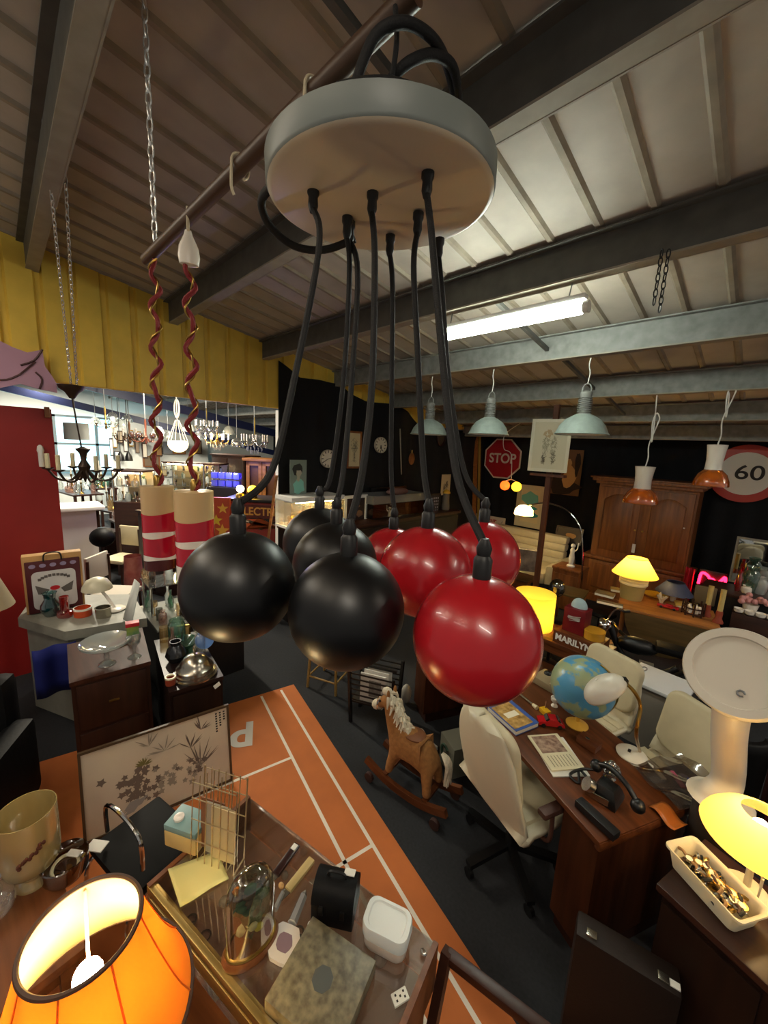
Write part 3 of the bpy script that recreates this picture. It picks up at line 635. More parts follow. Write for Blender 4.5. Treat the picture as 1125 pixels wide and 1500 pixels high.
MB().box((0, 0, .33), (.40, .4, .62)).build('body', K['oak'], t); MB().box((0, -.01, .66), (.42, .42, .04), bev=.008).build('top', K['oak'], t); MB().box((0, -.205, .33), (.36, .012, .5)).build('door', K['oak'], t)
t = thing('white_figurine', 'slim white figurine on the low sideboard beside the wardrobe', 'figurine', (-2.02, 6.28, .68))
MB().lathe([(.06, 0), (.06, .02), (.03, .04), (.045, .14), (.03, .22), (.035, .27), (.02, .3)], 16, cap0=True, cap1=True).build('body', K['white'], t); MB().ball((0, 0, .335), .035, n=12).build('head', K['white'], t)
MB().tube(smooth([(.03, 0, .25), (.07, -.02, .3), (.08, -.02, .4)]), .009, 6).build('raised_arm', K['white'], t)
# ================================================================ desk with its chairs
Db = at(878, 1235, .75); e1 = (at(694, 1027, .75)-Db).normalized(); e2 = Vector((-e1.y, e1.x, 0)); e2 = e2 if e2.y > 0 else -e2
DL, DW = 1.95, .66; drz = math.atan2(-e1.y, -e1.x)       # local +X points to the near end, -Y to the left side in view
Dc = Db+e1*(DL/2)+e2*(DW/2)
t = thing('writing_desk', 'large reddish wooden desk crowded with curios', 'desk', (Dc.x, Dc.y, 0), drz)
MB().box((0, 0, .735), (DL, DW, .03), bev=.006).box((DL/2-.01, 0, .722), (.03, DW, .045), bev=.012).build('desktop', K['wood1'], t)
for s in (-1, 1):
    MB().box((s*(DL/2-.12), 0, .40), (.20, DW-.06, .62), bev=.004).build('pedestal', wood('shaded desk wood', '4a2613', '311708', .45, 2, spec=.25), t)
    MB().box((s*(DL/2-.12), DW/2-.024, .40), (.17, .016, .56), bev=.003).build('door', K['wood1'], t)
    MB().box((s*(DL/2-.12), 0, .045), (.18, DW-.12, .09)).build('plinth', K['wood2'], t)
MB().box((0, DW/2-.05, .45), (DL-.46, .018, .5)).build('modesty_panel', K['wood1'], t)
Z = .752
def dk(x, y, z=Z): return at(x, y, z)
ed = lambda a, b: Dc+Vector((-e1.x, -e1.y, 0))*a+e2*b    # local desk coords to the world
def office_chair(P, rz, label, z=.46, group=None, col='leather', ribs=True, arms=True, backh=.5):
    t = thing('office_chair', label, 'chair', (P.x, P.y, 0), rz, group); m = K[col]
    b = MB(); sh = pm('cream shell', 'cdc3a8', .45)
    def shell(u, v):
        a = (v-.5)*2; w_ = (.215 if ribs else .25)*(1-abs(2*u-1)**5)**.4*(1-.12*max(0, u-.5)*2)+.012; cur = .055*a*a
        if u < .42: y = -.24+u/.42*.38; z_ = z+.03*a*a
        elif u < .58: q = (u-.42)/.16; y = .14+.09*math.sin(q*PI/2); z_ = z+.08*(1-math.cos(q*PI/2))
        else: q = (u-.58)/.42; y = .23+.10*q+.02*math.sin(q*PI); z_ = z+.08+backh*q*(.86 if ribs else 1)
        return (a*w_, y-cur*(1 if u > .5 else 0), z_)
    b.sheet(shell, 30, 14); b.build('shell', sh, t, solid=.024)
    b = MB()
    if ribs:
        for k in range(5): b.box((0, -.19+.07*k, z+.03), (.42, .068, .045), bev=.02)
    else: b.box((0, -.04, z+.03), (.40, .36, .045), bev=.02)
    b.build('seat', m, t)
    b = MB(); hb_ = backh*.92; lay = [(-.03, .9), (-.026, .97), (-.014, 1.), (.010, 1.), (.022, .97), (.026, .9)]
    b.M = Matrix.Translation((0, .215, z+.08+backh*.52)) @ Matrix.Rotation(PI/2-.19, 4, 'X'); rows = [[b.v((x, y, d_)) for x, y in rrect(.43*k_, hb_*k_, .085*k_, 7)] for d_, k_ in lay]
    for r0_, r1_ in zip(rows, rows[1:]):
        for i in range(len(r0_)): j = (i+1) % len(r0_); b._f([r0_[i], r0_[j], r1_[j], r1_[i]])
    b._f(rows[0][::-1]); b._f(rows[-1]); b.M = Matrix(); b.build('backrest', m, t, sharp=70)
    br = pm('brown armrest', '4a2f26', .45)
    if arms:
        for s in (-1, 1):
            MB().tube(smooth([(s*.2, .05, z-.02), (s*.29, .05, z+.02), (s*.29, .05, z+.19)]), .012, 8).box((s*.29, .0, z+.2), (.055, .26, .035), bev=.014).build('armrest', br, t)
    MB().cyl((0, 0, .1), (0, 0, z-.03), .028).box((0, 0, z-.035), (.22, .22, .03)).build('column', K['blackm'], t)
    for k in range(5):
        a = 2*PI*k/5+.3; MB().bar((0, 0, .115), (.29*math.cos(a), .29*math.sin(a), .085), .045, .03).build('foot', K['blackm'], t)
        MB().cyl((.28*math.cos(a), .28*math.sin(a)-.012, .03), (.28*math.cos(a), .28*math.sin(a)+.012, .03), .03, n=12).build('caster', K['blackp'], t)
    return t
rz_away = math.atan2(e2.x, -e2.y)                          # -Y turned along +e2
office_chair(Db+e1*.545+e2*.03, math.atan2(e2.x, -e2.y)+.06, 'cream shell office chair with brown armrests pushed up to the left side of the desk', ribs=False)
rzc = math.atan2(-e2.x, e2.y)
pa = at(900, 985, .80); office_chair(pa-e2*.22, rzc+.1, 'cream fluted office chair behind the globe', group=None, arms=False, backh=.42)
pa = at(1010, 1075, .75); office_chair(pa-e2*.20, rzc-.12, 'cream fluted office chair behind the plastic bag of pens', arms=False, backh=.42)
# --- things on the desk
P = dk(845, 1062); t = thing('desk_globe', 'blue and green globe on a gold foot', 'globe', P, face(P))
r = px2m(86, P+Vector((0, 0, .18)))/2
MB().lathe([(.062, 0), (.065, .008), (.045, .018), (.014, .03), (.012, .07)], 24, cap0=True, cap1=True).build('foot', K['gold'], t)
gm, nt, bs = new_mat('globe map'); N = nt.nodes; L = nt.links
tc = N.new('ShaderNodeTexCoord'); nz = N.new('ShaderNodeTexNoise'); nz.inputs['Scale'].default_value = 9.; nz.inputs['Detail'].default_value = 6; cr = N.new('ShaderNodeValToRGB')
cr.color_ramp.elements[0].position = .49; cr.color_ramp.elements[0].color = lin('4d8fb4'); cr.color_ramp.elements[1].position = .53; cr.color_ramp.elements[1].color = lin('8f9c78')
L.new(tc.outputs['Object'], nz.inputs['Vector']); L.new(nz.outputs['Fac'], cr.inputs['Fac']); L.new(cr.outputs[0], bs.inputs['Base Color']); bs.inputs['Roughness'].default_value = .3
MB().ball((0, 0, .085+r), r, n=36).build('sphere', gm, t)
gc = Vector((0, 0, .085+r)); ax = Vector((.4, 0, .92)).normalized(); q_ = [gc+(Quaternion((0, 1, 0), a) @ ax)*(r+.006) for a in [k*PI/20 for k in range(21)]]
MB().tube(q_, .005, 6).build('meridian', K['brass'], t)
P = dk(925, 1106); t = thing('desk_lamp', 'white plastic desk lamp bending its shade over the globe', 'lamp', P, 0); o = P
cw = pm('ivory plastic', 'cfcabb', .35)
MB().lathe([(.075, 0), (.078, .008), (.06, .022), (.02, .032), (.001, .034)], 28, cap0=True).build('base', cw, t); MB().box((-.01, -.02, .034), (.014, .02, .008)).build('switch', K['blackp'], t)
hp = dep(912, 998, 1.72)-o
MB().tube(smooth([Vector((.03, .04, .02)), dep(932, 1075, 1.78)-o, dep(938, 1035, 1.75)-o, dep(928, 1012, 1.72)-o, hp]), .008, 8).build('stem', K['brass'], t)
MB().box(hp, (.035, .03, .03), rz=.6).build('socket', K['blackp'], t)
ds = (dep(872, 1018, 1.76)-o-hp).normalized(); R = Vector((0, 0, 1)).rotation_difference(ds).to_matrix()
b = MB(); b.M = Matrix.Translation(hp+ds*.085) @ ds.to_track_quat('X', 'Z').to_matrix().to_4x4(); b.ball((0, 0, 0), .072, (1.35, 1, .8), 26, lo=-12, hi=90); b.M = Matrix()
bmesh.ops.delete(b.b, geom=[f for f in b.b.faces if len(f.verts) > 4], context='FACES_ONLY'); b.build('shade', cw, t, solid=.003)
def book(P, w, d, h, rz, label, cover, name='book', cat='book', pages=True, deco=None, group=None):
    t = thing(name, label, cat, P, rz, group)
    if pages: MB().box((0, 0, h/2), (w*.97, d*.97, h-.004)).build('pages', K['paper'], t); b = MB().box((0, 0, h-.001), (w, d, .002)).box((0, 0, .001), (w, d, .002)).box((-w/2+.001, 0, h/2), (.002, d, h))
    else: b = MB().box((0, 0, h/2), (w, d, h))
    mats = [cover]
    if deco:
        cols, items = deco; mats += cols
        for k, (mi, x, y, ww, dd) in enumerate(items): b.m(mi).box((x*w, y*d, h+.0006+.0002*k), (ww*w, dd*d, .0005))
    b.build('cover', mats, t); return t
ang = drz
P = dk(750, 1052); book(P, .25, .19, .03, ang+.12, 'blue edged book with a glinting golden picture, nearest the red ball', pm('blue cover', '3d5fa8', .3), deco=([pm('golden print', 'd9b06a', .25, col2='8d6a3a', scale=30), pm('silver blob', 'efe6cf', .2)], [(1, .02, -.06, .82, .8), (2, 0, -.05, .18, .5)]))
P = dk(818, 1108); W0 = .24
book(P, .27, .20, .006, ang-.28, 'white magazine lowest in the pile before the telephone', K['paper'], name='magazine', cat='magazine', pages=False, group=None)
P2 = dk(812, 1103); P2.z = Z+.0075; book(P2, .25, .19, .007, ang-.2, 'cream magazine with a photograph of people on its cover, top of the pile', pm('cream cover', 'd8cfae', .5), name='magazine', cat='magazine', pages=False,
    deco=([pm('group photo', '6b4a3e', .5, col2='b59a84', scale=40), sk], [(1, -.2, -.02, .5, .8)]+[(2, .28, .36-.1*k, .3, .02) for k in range(8)]))
P = dk(806, 1062); t = thing('toy_car', 'red toy car beside the globe foot', 'toy car', P, ang+PI/2-.5)
b = MB()
prof = [(-.075, .012), (-.078, .03), (-.06, .036), (-.03, .038), (-.012, .055), (.03, .055), (.05, .036), (.075, .03), (.078, .012)]
a = [b.v((x, -.03, z)) for x, z in prof]; c = [b.v((x, .03, z)) for x, z in prof]; b._f(a); b._f(c[::-1])
for i in range(len(prof)): j = (i+1) % len(prof); b._f([a[i], a[j], c[j], c[i]])
b.build('body', pm('toy red', 'b3161c', .25, coat=.4), t)
MB().box((-.025, 0, .047), (.022, .052, .016), R=Matrix.Rotation(-.8, 4, 'Y')).box((.042, 0, .046), (.018, .05, .014), R=Matrix.Rotation(.8, 4, 'Y')).build('window_glass', K['blackm'], t)
for x in (-.048, .048):
    for s in (-1, 1): MB().cyl((x, s*.028, .013), (x, s*.034, .013), .013, n=12).build('wheel', K['blackp'], t)
P = dk(798, 1045); t = thing('toy_loader', 'little yellow toy block with a dark peg beside the toy car', 'toy', P, ang); MB().box((0, 0, .015), (.06, .045, .03), bev=.004).build('body', pm('toy yellow', 'd8a418', .35), t); MB().cyl((-.01, .01, .03), (-.03, .03, .06), .004).build('peg', K['oak'], t)
P = dk(812, 1034); t = thing('egg_cup', 'small white egg cup behind the toy car', 'cup', P); MB().lathe([(.022, 0), (.02, .006), (.009, .018), (.012, .026), (.026, .04), (.028, .06), (.025, .06), (.02, .04), (.001, .034)], 20, cap0=True).build('cup', wht, t)
P = dk(772, 1028); P.z += .012; t = thing('metal_torch', 'slim silver pen torch lying between the book and the recorder', 'torch', P, ang+.1); MB().cyl((-.09, 0, 0), (.05, 0, 0), .009).build('barrel', K['silver'], t); MB().cyl((.05, 0, 0), (.085, 0, 0), .011, .015).build('head', K['cream'], t)
P = dk(805, 1003); t = thing('tape_recorder', 'flat beige tape recorder with a black knob near the red ball', 'recorder', P, ang+.25)
MB().box((0, 0, .025), (.2, .17, .05), bev=.006).build('body', pm('recorder beige', '8f7f62', .4), t); MB().box((.06, 0, .053), (.05, .13, .006)).build('keys', K['cream'], t); MB().ball((-.045, .04, .05), .03, (1, 1, .8), 16, lo=0).build('knob', K['blackm'], t)
MB().tube(smooth([(-.04, .06, .06), (.05, .11, .1), (.14, .1, .06), (.16, .05, .005)]), .006, 6).build('cable', K['blackp'], t)
P = dk(829, 1030, Z); t = thing('black_camera', 'small black camera with chrome trim against the globe', 'camera', P, ang); MB().box((0, 0, .035), (.07, .05, .07), bev=.006).build('body', K['blackm'], t); MB().cyl((0, -.025, .035), (0, -.045, .035), .022).build('lens', K['blackp'], t); MB().box((0, 0, .074), (.04, .03, .01)).build('top_plate', K['chrome'], t)
P = dk(862, 1092); t = thing('wooden_box', 'little reddish brown wooden box with a silver plate, before the globe', 'box', P, ang+.25); MB().box((0, 0, .017), (.11, .075, .034), bev=.003).build('body', K['wood1'], t); MB().box((0, 0, .036), (.112, .077, .008), bev=.002).build('lid', K['wood1'], t); MB().box((-.01, 0, .041), (.022, .012, .002)).build('plate', K['silver'], t)
P = dk(888, 1168); t = thing('old_telephone', 'old black telephone with round dial and handset lying across it', 'telephone', P, ang+.35)
MB().lathe([(.085, 0), (.085, .02), (.07, .05), (.05, .075), (.03, .08), (.001, .08)], 4, cap0=True, a0=PI/4).build('body', K['blackm'], t)
MB().cyl((-.055, -.05, .045), (-.075, -.066, .06), .034, n=24).build('dial', K['silver'], t)
MB().box((-.02, -.075, .03), (.10, .006, .03), R=Matrix.Rotation(.2, 4, 'Z')).build('front_strip', K['silver'], t)
hs = MB().tube(smooth([(-.07, .06, .10), (-.02, .05, .125), (.06, .02, .12), (.12, 0, .08)]), .013, 10).ball((-.08, .06, .085), .03, n=14).ball((.13, -.005, .065), .032, n=14).build('handset', K['blackm'], t)
MB().tube(smooth([(-.08, .06, .06), (-.14, .04, .03), (-.17, -.02, .008), (-.12, -.03, .006), (-.15, .04, .02), (-.08, .0, .03)]), .007, 6).build('cord', K['blackp'], t)
P = dk(893, 1138); t = thing('glass_ornament', 'clear glass flower ornament behind the telephone handset', 'ornament', P, 0)
b = MB()
for k in range(7): a = k*2*PI/7; b.ball((.028*math.cos(a), .028*math.sin(a), .045), .022, n=10)
b.ball((0, 0, .07), .024, n=10).lathe([(.03, 0), (.01, .02), (.02, .04)], 12, cap0=True); b.build('flower', glass('crystal', 'e8ecec', .3), t)
P = dk(873, 1203); P.z = Z; tag(MB().box((0, 0, .0175), (.19, .05, .035), bev=.005).build('instrument_case', pm('black case cloth', '121214', .45), loc=P, rz=ang+.12), 'long narrow black case at the near edge of the desk', 'case')
P = dk(985, 1140); t = thing('plastic_bag', 'clear plastic bag holding pens and small packets over the desk corner', 'bag', P+Vector((.03, -.02, .004)), ang+PI/2-.1); t.scale = (1.15, 1.15, 1)
b = MB(); b.sheet(lambda u, v: ((u-.5)*.30, (v-.5)*.24, .022+.014*math.sin(u*9+v*3)*math.sin(v*8)+.05*max(0, u-.9)*4), 22, 16); b.build('film', glass('bag film', 'c9bfb6', .12, rough=.12, body=.12, bodycol='8a7f78'), t)
MB().box((.0, -.01, .006), (.24, .18, .008)).build('card_backing', pm('plum card', '40302f', .6), t)
for (x, y, l, rz_, mt, nm) in ((-.05, .07, .10, 2.9, pm('packet grey', 'b7b0a0', .5), 'packet'), (0, .01, .09, 2.8, pm('pen pink', 'a0485a', .4), 'pen'), (.04, -.05, .11, 2.75, pm('pen blue', '3a3c68', .4), 'pen')):
    MB().box((x, y, .014), (l, .022, .008), rz=rz_-PI/2).build(nm, mt, t)
P = dk(978, 1195); P.z = Z; tag(MB().sheet(lambda u, v: ((u-.5)*.12, (v-.5)*.09, .005+.012*math.sin(u*6)), 12, 4).build('paper_sleeve', pm('orange film', 'a85f28', .3), loc=P, rz=ang, solid=.002), 'orange brown paper sleeve under the near end of the plastic bag', 'paper')
P = Db+e1*1.80+e2*.12; P.z = Z; tag(MB().box((0, 0, .012), (.12, .1, .024), bev=.003).build('paper_stack', pm('green white papers', 'cfd0bc', .7), loc=P, rz=ang), 'small stack of papers at the far end of the desk, left of the red ball', 'papers')
P = dk(722, 1020); t = thing('model_wheel', 'little dark spoked wheel toy under the red ball', 'toy', P, ang); R = Matrix.Rotation(PI/2, 3, 'X')
for s in (-1, 1): MB().tube([(.03*math.cos(a), s*.025, .033+.03*math.sin(a)) for a in [k*PI/9 for k in range(18)]], .004, 6, closed=True).build('wheel', K['brass'], t)
MB().cyl((0, -.03, .033), (0, .03, .033), .004).build('axle', K['brass'], t)
# ================================================================ near right: dark cabinet, tray, glowing lamp, big drum lamp
q = [at(968, 1292, .85), at(1100, 1412, .85)]; ex = (q[1]-q[0]).normalized(); ey = Vector((-ex.y, ex.x, 0)); c0 = q[0]
crz = math.atan2(ex.y, ex.x); CW, CD = .62, .36; cc = c0+ex*(CW/2)+ey*(CD/2)
t = thing('dark_cabinet', 'dark wooden cabinet at the right edge carrying the watch tray', 'cabinet', (cc.x, cc.y, 0), crz)
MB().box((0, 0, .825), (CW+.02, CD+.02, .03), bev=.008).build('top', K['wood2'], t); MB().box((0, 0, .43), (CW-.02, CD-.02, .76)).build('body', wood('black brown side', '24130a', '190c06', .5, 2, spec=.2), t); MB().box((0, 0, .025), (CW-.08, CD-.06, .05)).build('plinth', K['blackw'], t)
for s in (-1, 1):
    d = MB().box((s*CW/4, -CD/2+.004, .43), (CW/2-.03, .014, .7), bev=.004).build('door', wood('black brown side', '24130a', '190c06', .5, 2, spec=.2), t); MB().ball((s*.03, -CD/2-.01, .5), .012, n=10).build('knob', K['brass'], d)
CT = .841
P = (at(992, 1248, CT)+at(1108, 1372, CT))/2; P.z = CT; tl = (at(992, 1248, CT)-at(1108, 1372, CT)).length*.98; dv = at(1108, 1372, CT)-at(992, 1248, CT)
t = thing('watch_tray', 'white translucent plastic tray full of old watches', 'tray', P-ey*.02, math.atan2(dv.y, dv.x))
b = MB(); w_ = .145
def ring(pw, pd, z_): return [(x, y, z_) for x, y in rrect(pw, pd, .02)]
rows = [[b.v(p) for p in ring(*a)] for a in ((tl-.05, w_-.03, .003), (tl-.02, w_-.01, .07), (tl, w_+.006, .072), (tl, w_+.006, .08), (tl-.012, w_-.008, .078), (tl-.03, w_-.02, .07), (tl-.055, w_-.036, .008))]
for a, c in zip(rows, rows[1:]):
    for i in range(len(a)): b._f([a[i], a[(i+1) % len(a)], c[(i+1) % len(a)], c[i]])
b._f(rows[0][::-1]); b._f(rows[-1]); b.build('tray_body', shade('milky plastic', 'e0d8c0', .35), t)
O = t.location; tz = t.rotation_euler.z
rnd = random.Random(4)
wm = [K['silver'], K['brass'], pm('strap brown', '4a2d1a', .6), pm('strap black', '141312', .6), pm('strap tan', '8d6a44', .6)]
for k in range(30):
    x, y = (k/29-.5)*(tl-.1), (rnd.random()-.5)*.05; zz = .034+.013*(k % 3); p = O+Matrix.Rotation(tz, 3, 'Z') @ Vector((x, y, zz))
    w1 = thing('wrist_watch', 'old wrist watch heaped in the white plastic tray', 'watch', p, rnd.random()*6, 'watches in the tray'); ml = wm[k % 2]; sm = wm[(k*7) % 5]
    b = MB(); b.cyl((0, 0, 0), (0, 0, .007), .014+.004*(k % 2), n=14); b.build('case', ml, w1)
    MB().lathe([(.0001, .0075), (.0115, .0075)], 14).build('dial', pm('dial cream', 'd8d0bc', .4) if k % 3 else pm('dial dark', '2a2622', .4), w1)
    for s in (-1, 1): MB().tube(smooth([(s*.014, 0, .003), (s*.028, .003*s, .009), (s*.042, .006, .002)], 3), .006, 6).build('strap', sm, w1)
P = at(1078, 1288, CT); P.z = CT; P = cc+(P-cc)*.98; P.z = CT; P += ex*.03; P += ey*(.265-(P-c0).dot(ey))
t = thing('mushroom_lamp', 'glowing yellow mushroom lamp on the cabinet at the right edge', 'lamp', P, 0)
sy = shade('yellow cloth glow', 'eec878', .6)
MB().lathe([(.068, 0), (.072, .006), (.064, .014), (.03, .022), (.012, .028)], 36, cap0=True, cap1=True).build('base', pm('lamp ivory', 'd9ceb0', .4), t)
MB().cyl((0, 0, .02), (0, 0, .27), .011).build('stem', pm('lamp ivory', 'd9ceb0', .4), t)
MB().lathe([(.165, .225), (.168, .231), (.155, .26), (.125, .295), (.09, .32), (.062, .333)], 44).build('dome_shade', sy, t)
MB().ball((0, 0, .275), .03, n=14).build('bulb', em('bulb warm', 'ffdc98', 60.), t); MB().tube(smooth([(.03, -.03, .03), (.03, -.035, .1), (.02, -.03, .15)]), .003, 6).box((.03, -.035, .1), (.008, .008, .03)).build('pull_switch', pm('lamp ivory', 'd9ceb0', .4), t)
# big drum lamp: behind the cabinet on its own stand
hp = dep(1080, 985, 1.6); bp = dep(1054, 1170, 1.75); cr_ = pm('drum cream', 'cdc4b4', .4)
t = thing('drum_lamp', 'big cream plastic lamp with a round drum head on a thick stalk', 'lamp', (bp.x, bp.y, 0)); o = t.location
zb_ = at(1045, 1195, .9); MB().cyl((0, 0, 0), (0, 0, .9), .09, .09, n=28).build('pedestal', pm('dark pedestal', '241c18', .6), t)
hl = hp-o; bl = Vector((0, 0, .9)); R = Vector((0, 0, 1)).rotation_difference((EYE-hp+Vector((-.35, .1, .35))).normalized()).to_matrix(); rr = px2m(128, hp)/2
st = [bl, bl+Vector((.0, 0, .03)), bl+Vector((.01, 0, .12)), bl.lerp(hl, .55), bl.lerp(hl, .8), hl-R @ Vector((0, 0, .08))-Vector((0, 0, rr*.6))]
MB().tube(smooth(st, 5), [.13]*1+[.11]*4+[.08]*3+[.062]*13+[.06]*20, 18).build('stalk', cr_, t) if False else None
sp = smooth(st, 5); n_ = len(sp); MB().tube(sp, [.052+.07*max(0, 1-i/n_*2.6)**2+.018*(i/n_) for i in range(n_)], 20).build('stalk', cr_, t)
MB().lathe([(.001, .012), (rr*.78, .012), (rr*.80, .022), (rr*.97, .025), (rr, .015), (rr, -.03), (rr*.9, -.09), (rr*.72, -.12), (rr*.70, -.16), (rr*.5, -.18), (.001, -.18)], 48, hl, R=R).build('drum_head', cr_, t)
e_ = MB(); e_.tube([hl+R @ Vector((rr*.1+.012*math.cos(a), -rr*.45+.012*math.sin(a), .016)) for a in [k*.9 for k in range(7)]], .004, 6); e_.build('hook_loop', K['grey'], t)
# briefcase on the floor
h_ = .6; P = (at(845, 1348, h_)+at(998, 1440, h_))/2; dv = at(998, 1440, h_)-at(845, 1348, h_)
t = thing('hard_suitcase', 'dark brown hard suitcase standing upright on the floor at the desk end', 'suitcase', (P.x, P.y, 0), math.atan2(dv.y, dv.x)); L_ = dv.length
MB().box((0, .0, h_/2), (L_, .1, h_), bev=.014).build('case_body', pm('brown case', '1f1510', .5, bump=.1, scale=80, spec=.3), t)
for s in (-1, 1): MB().box((s*L_*.34, -.02, h_+.002), (.035, .03, .012), bev=.004).build('clasp', K['silver'], t)
MB().box((L_*.44, -.02, h_+.002), (.03, .022, .004)).build('price_tag', K['paper'], t)
# ================================================================ behind the desk
P = at(968, 1000, .55); t = thing('white_bin', 'white lidded plastic storage bin behind the cream chairs', 'bin', (P.x, P.y, 0), drz+.35)
MB().box((0, 0, .27), (.36, .34, .54), bev=.01).build('bin_body', pm('bin grey', '8b847a', .6), t); MB().box((0, 0, .555), (.42, .40, .03), bev=.01).build('lid', pm('bin white', 'd4d6d8', .45), t)
MB().tube([(-.15+.02*math.cos(a), .08+.045*math.sin(a), .572) for a in [k*PI/8 for k in range(16)]], .004, 6, closed=True).build('grip', K['grey'], t)
P = at(1035, 990, .62); t = thing('tub_chair', 'black leather tub chair behind the big drum lamp', 'armchair', (.0, 3.36, 0), drz+2.6); t.scale = (.82, .82, 1)
def tub(u, v): a = -.3*PI+1.6*PI*u; return ((.3+.02*v)*math.cos(a), (.28+.02*v)*math.sin(a), .2+.5*v-.12*v*(1-abs(math.sin(a/2+.2))))
MB().sheet(tub, 28, 8).build('shell', K['leatherb'], t, solid=.06); MB().lathe([(.26, .2), (.27, .32), (.22, .38), (.001, .39)], 24, cap0=True).build('seat', K['leatherb'], t); MB().cyl((0, 0, 0), (0, 0, .2), .05).lathe([(.25, 0), (.25, .02), (.05, .05)], 24, cap0=True).build('pedestal', K['blackm'], t)
P = at(1085, 1065, .5); t = thing('pine_box', 'small pine box seen between the lamp stalk and the right edge', 'box', (P.x+.30, P.y-.30, 0), .1); MB().box((0, 0, .3), (.26, .2, .6)).build('body', pm('dark red board', '4c1512', .5), t); MB().box((0, 0, .66), (.2, .16, .12), bev=.004).build('drawer', K['pine'], t)
# motorbike
wb = 1.12
t = thing('black_moped', 'old black moped standing behind the cream chairs', 'moped', (-.60, 4.34, 0), .19); t.scale = (.86,)*3
for s in (-1, 1):
    w1 = MB().tube([(s*wb/2+.27*math.cos(a), 0, .30+.27*math.sin(a)) for a in [k*PI/18 for k in range(36)]], .03, 10, closed=True).build('wheel', pm('tyre rubber', '0f0f10', .8), t)
    b = MB().tube([(s*wb/2+.235*math.cos(a), 0, .30+.235*math.sin(a)) for a in [k*PI/18 for k in range(36)]], .012, 6, closed=True)
    for k in range(12): a = k*PI/6; b.bar((s*wb/2, 0, .3), (s*wb/2+.235*math.cos(a), 0, .3+.235*math.sin(a)), .005, .005)
    b.cyl((s*wb/2, -.05, .3), (s*wb/2, .05, .3), .035).build('spokes', K['chrome'], w1)
    MB().sheet(lambda u, v: (s*wb/2+.315*math.cos(.4+u*2.3), (v-.5)*.09, .3+.315*math.sin(.4+u*2.3)), 18, 3).build('mudguard', K['blackm'], t, solid=.004)
MB().tube(smooth([(-.38, 0, .82), (-.2, 0, .5), (.1, 0, .4), (.3, 0, .55)]), .035, 10).build('frame', K['blackm'], t)
MB().ball((-.1, 0, .68), .14, (1.5, .65, .7), 18).build('fuel_tank', K['blackm'], t); MB().box((.28, 0, .74), (.42, .2, .09), bev=.035).build('saddle', K['leatherb'], t)
b = MB(); b.box((0, 0, .3), (.22, .16, .2), bev=.03)
for k in range(4): b.box((.02, 0, .43+.02*k), (.14, .14, .008))
b.build('engine', K['grey'], t)
for s in (-1, 1): MB().bar((-wb/2, s*.06, .3), (-.4, s*.05, .86), .03, .03).build('fork_leg', K['chrome'], t)
MB().tube(smooth([(-.28, -.34, .93), (-.36, -.22, .97), (-.42, 0, .9), (-.36, .22, .97), (-.28, .34, .93)]), .011, 8).build('handlebar', K['chrome'], t)
for s in (-1, 1): MB().cyl((-.28, s*.34, .93), (-.22, s*.42, .92), .018).build('grip', K['blackp'], t)
MB().lathe([(.075, 0), (.085, -.03), (.06, -.1), (.02, -.13)], 20, (-.5, 0, .82), R=Matrix.Rotation(-PI/2, 3, 'Y')).build('headlamp', K['chrome'], t)
MB().tube(smooth([(0, -.1, .22), (.2, -.12, .18), (.6, -.12, .2)]), .03, 10).build('exhaust', K['chrome'], t); MB().box((.55, 0, .72), (.07, .1, .07), bev=.02).build('tail_lamp', K['gred'], t)
# ================================================================ drop leaf table by the wardrobe
a, c = at(905, 888, .76), at(1035, 918, .76); ex2 = (c-a).normalized(); ey2 = Vector((-ex2.y, ex2.x, 0)); L_ = (c-a).length+.12; tr = math.atan2(ex2.y, ex2.x); P = a+ex2*(L_/2)+ey2*.3
t = thing('drop_leaf_table', 'wooden table with a rounded leaf hanging down in front', 'table', (P.x, P.y, 0), tr)
MB().box((0, 0, .745), (L_, .62, .03), bev=.006).build('tabletop', K['pine'], t)
n = 24; MB().prism([(-L_*.42+L_*.84*k/n, -.005-.0) for k in range(n+1)][:1]+[(L_*.42*math.cos(PI+PI*k/n), .46*math.sin(PI+PI*k/n)) for k in range(n+1)], -.011, .011)
b = MB(); b.M = Matrix.Translation((0, -.325, .735)) @ Matrix.Rotation(PI/2-.08, 4, 'X'); b.prism([(L_*.42*math.cos(PI+PI*k/n), .40*math.sin(PI+PI*k/n)) for k in range(n+1)], -.011, .011); b.M = Matrix(); b.build('drop_leaf', wood('olive brown leaf', '5a4522', '40300f', .45), t)
for sx in (-1, 1):
    for s in (-1, 1): MB().cyl((sx*(L_/2-.06), s*.24, 0), (sx*(L_/2-.06), s*.24, .73), .018, .026).build('leg', K['oak'], t)
TZ = .762
def tb(x, y): p = at(x, y, TZ); return p
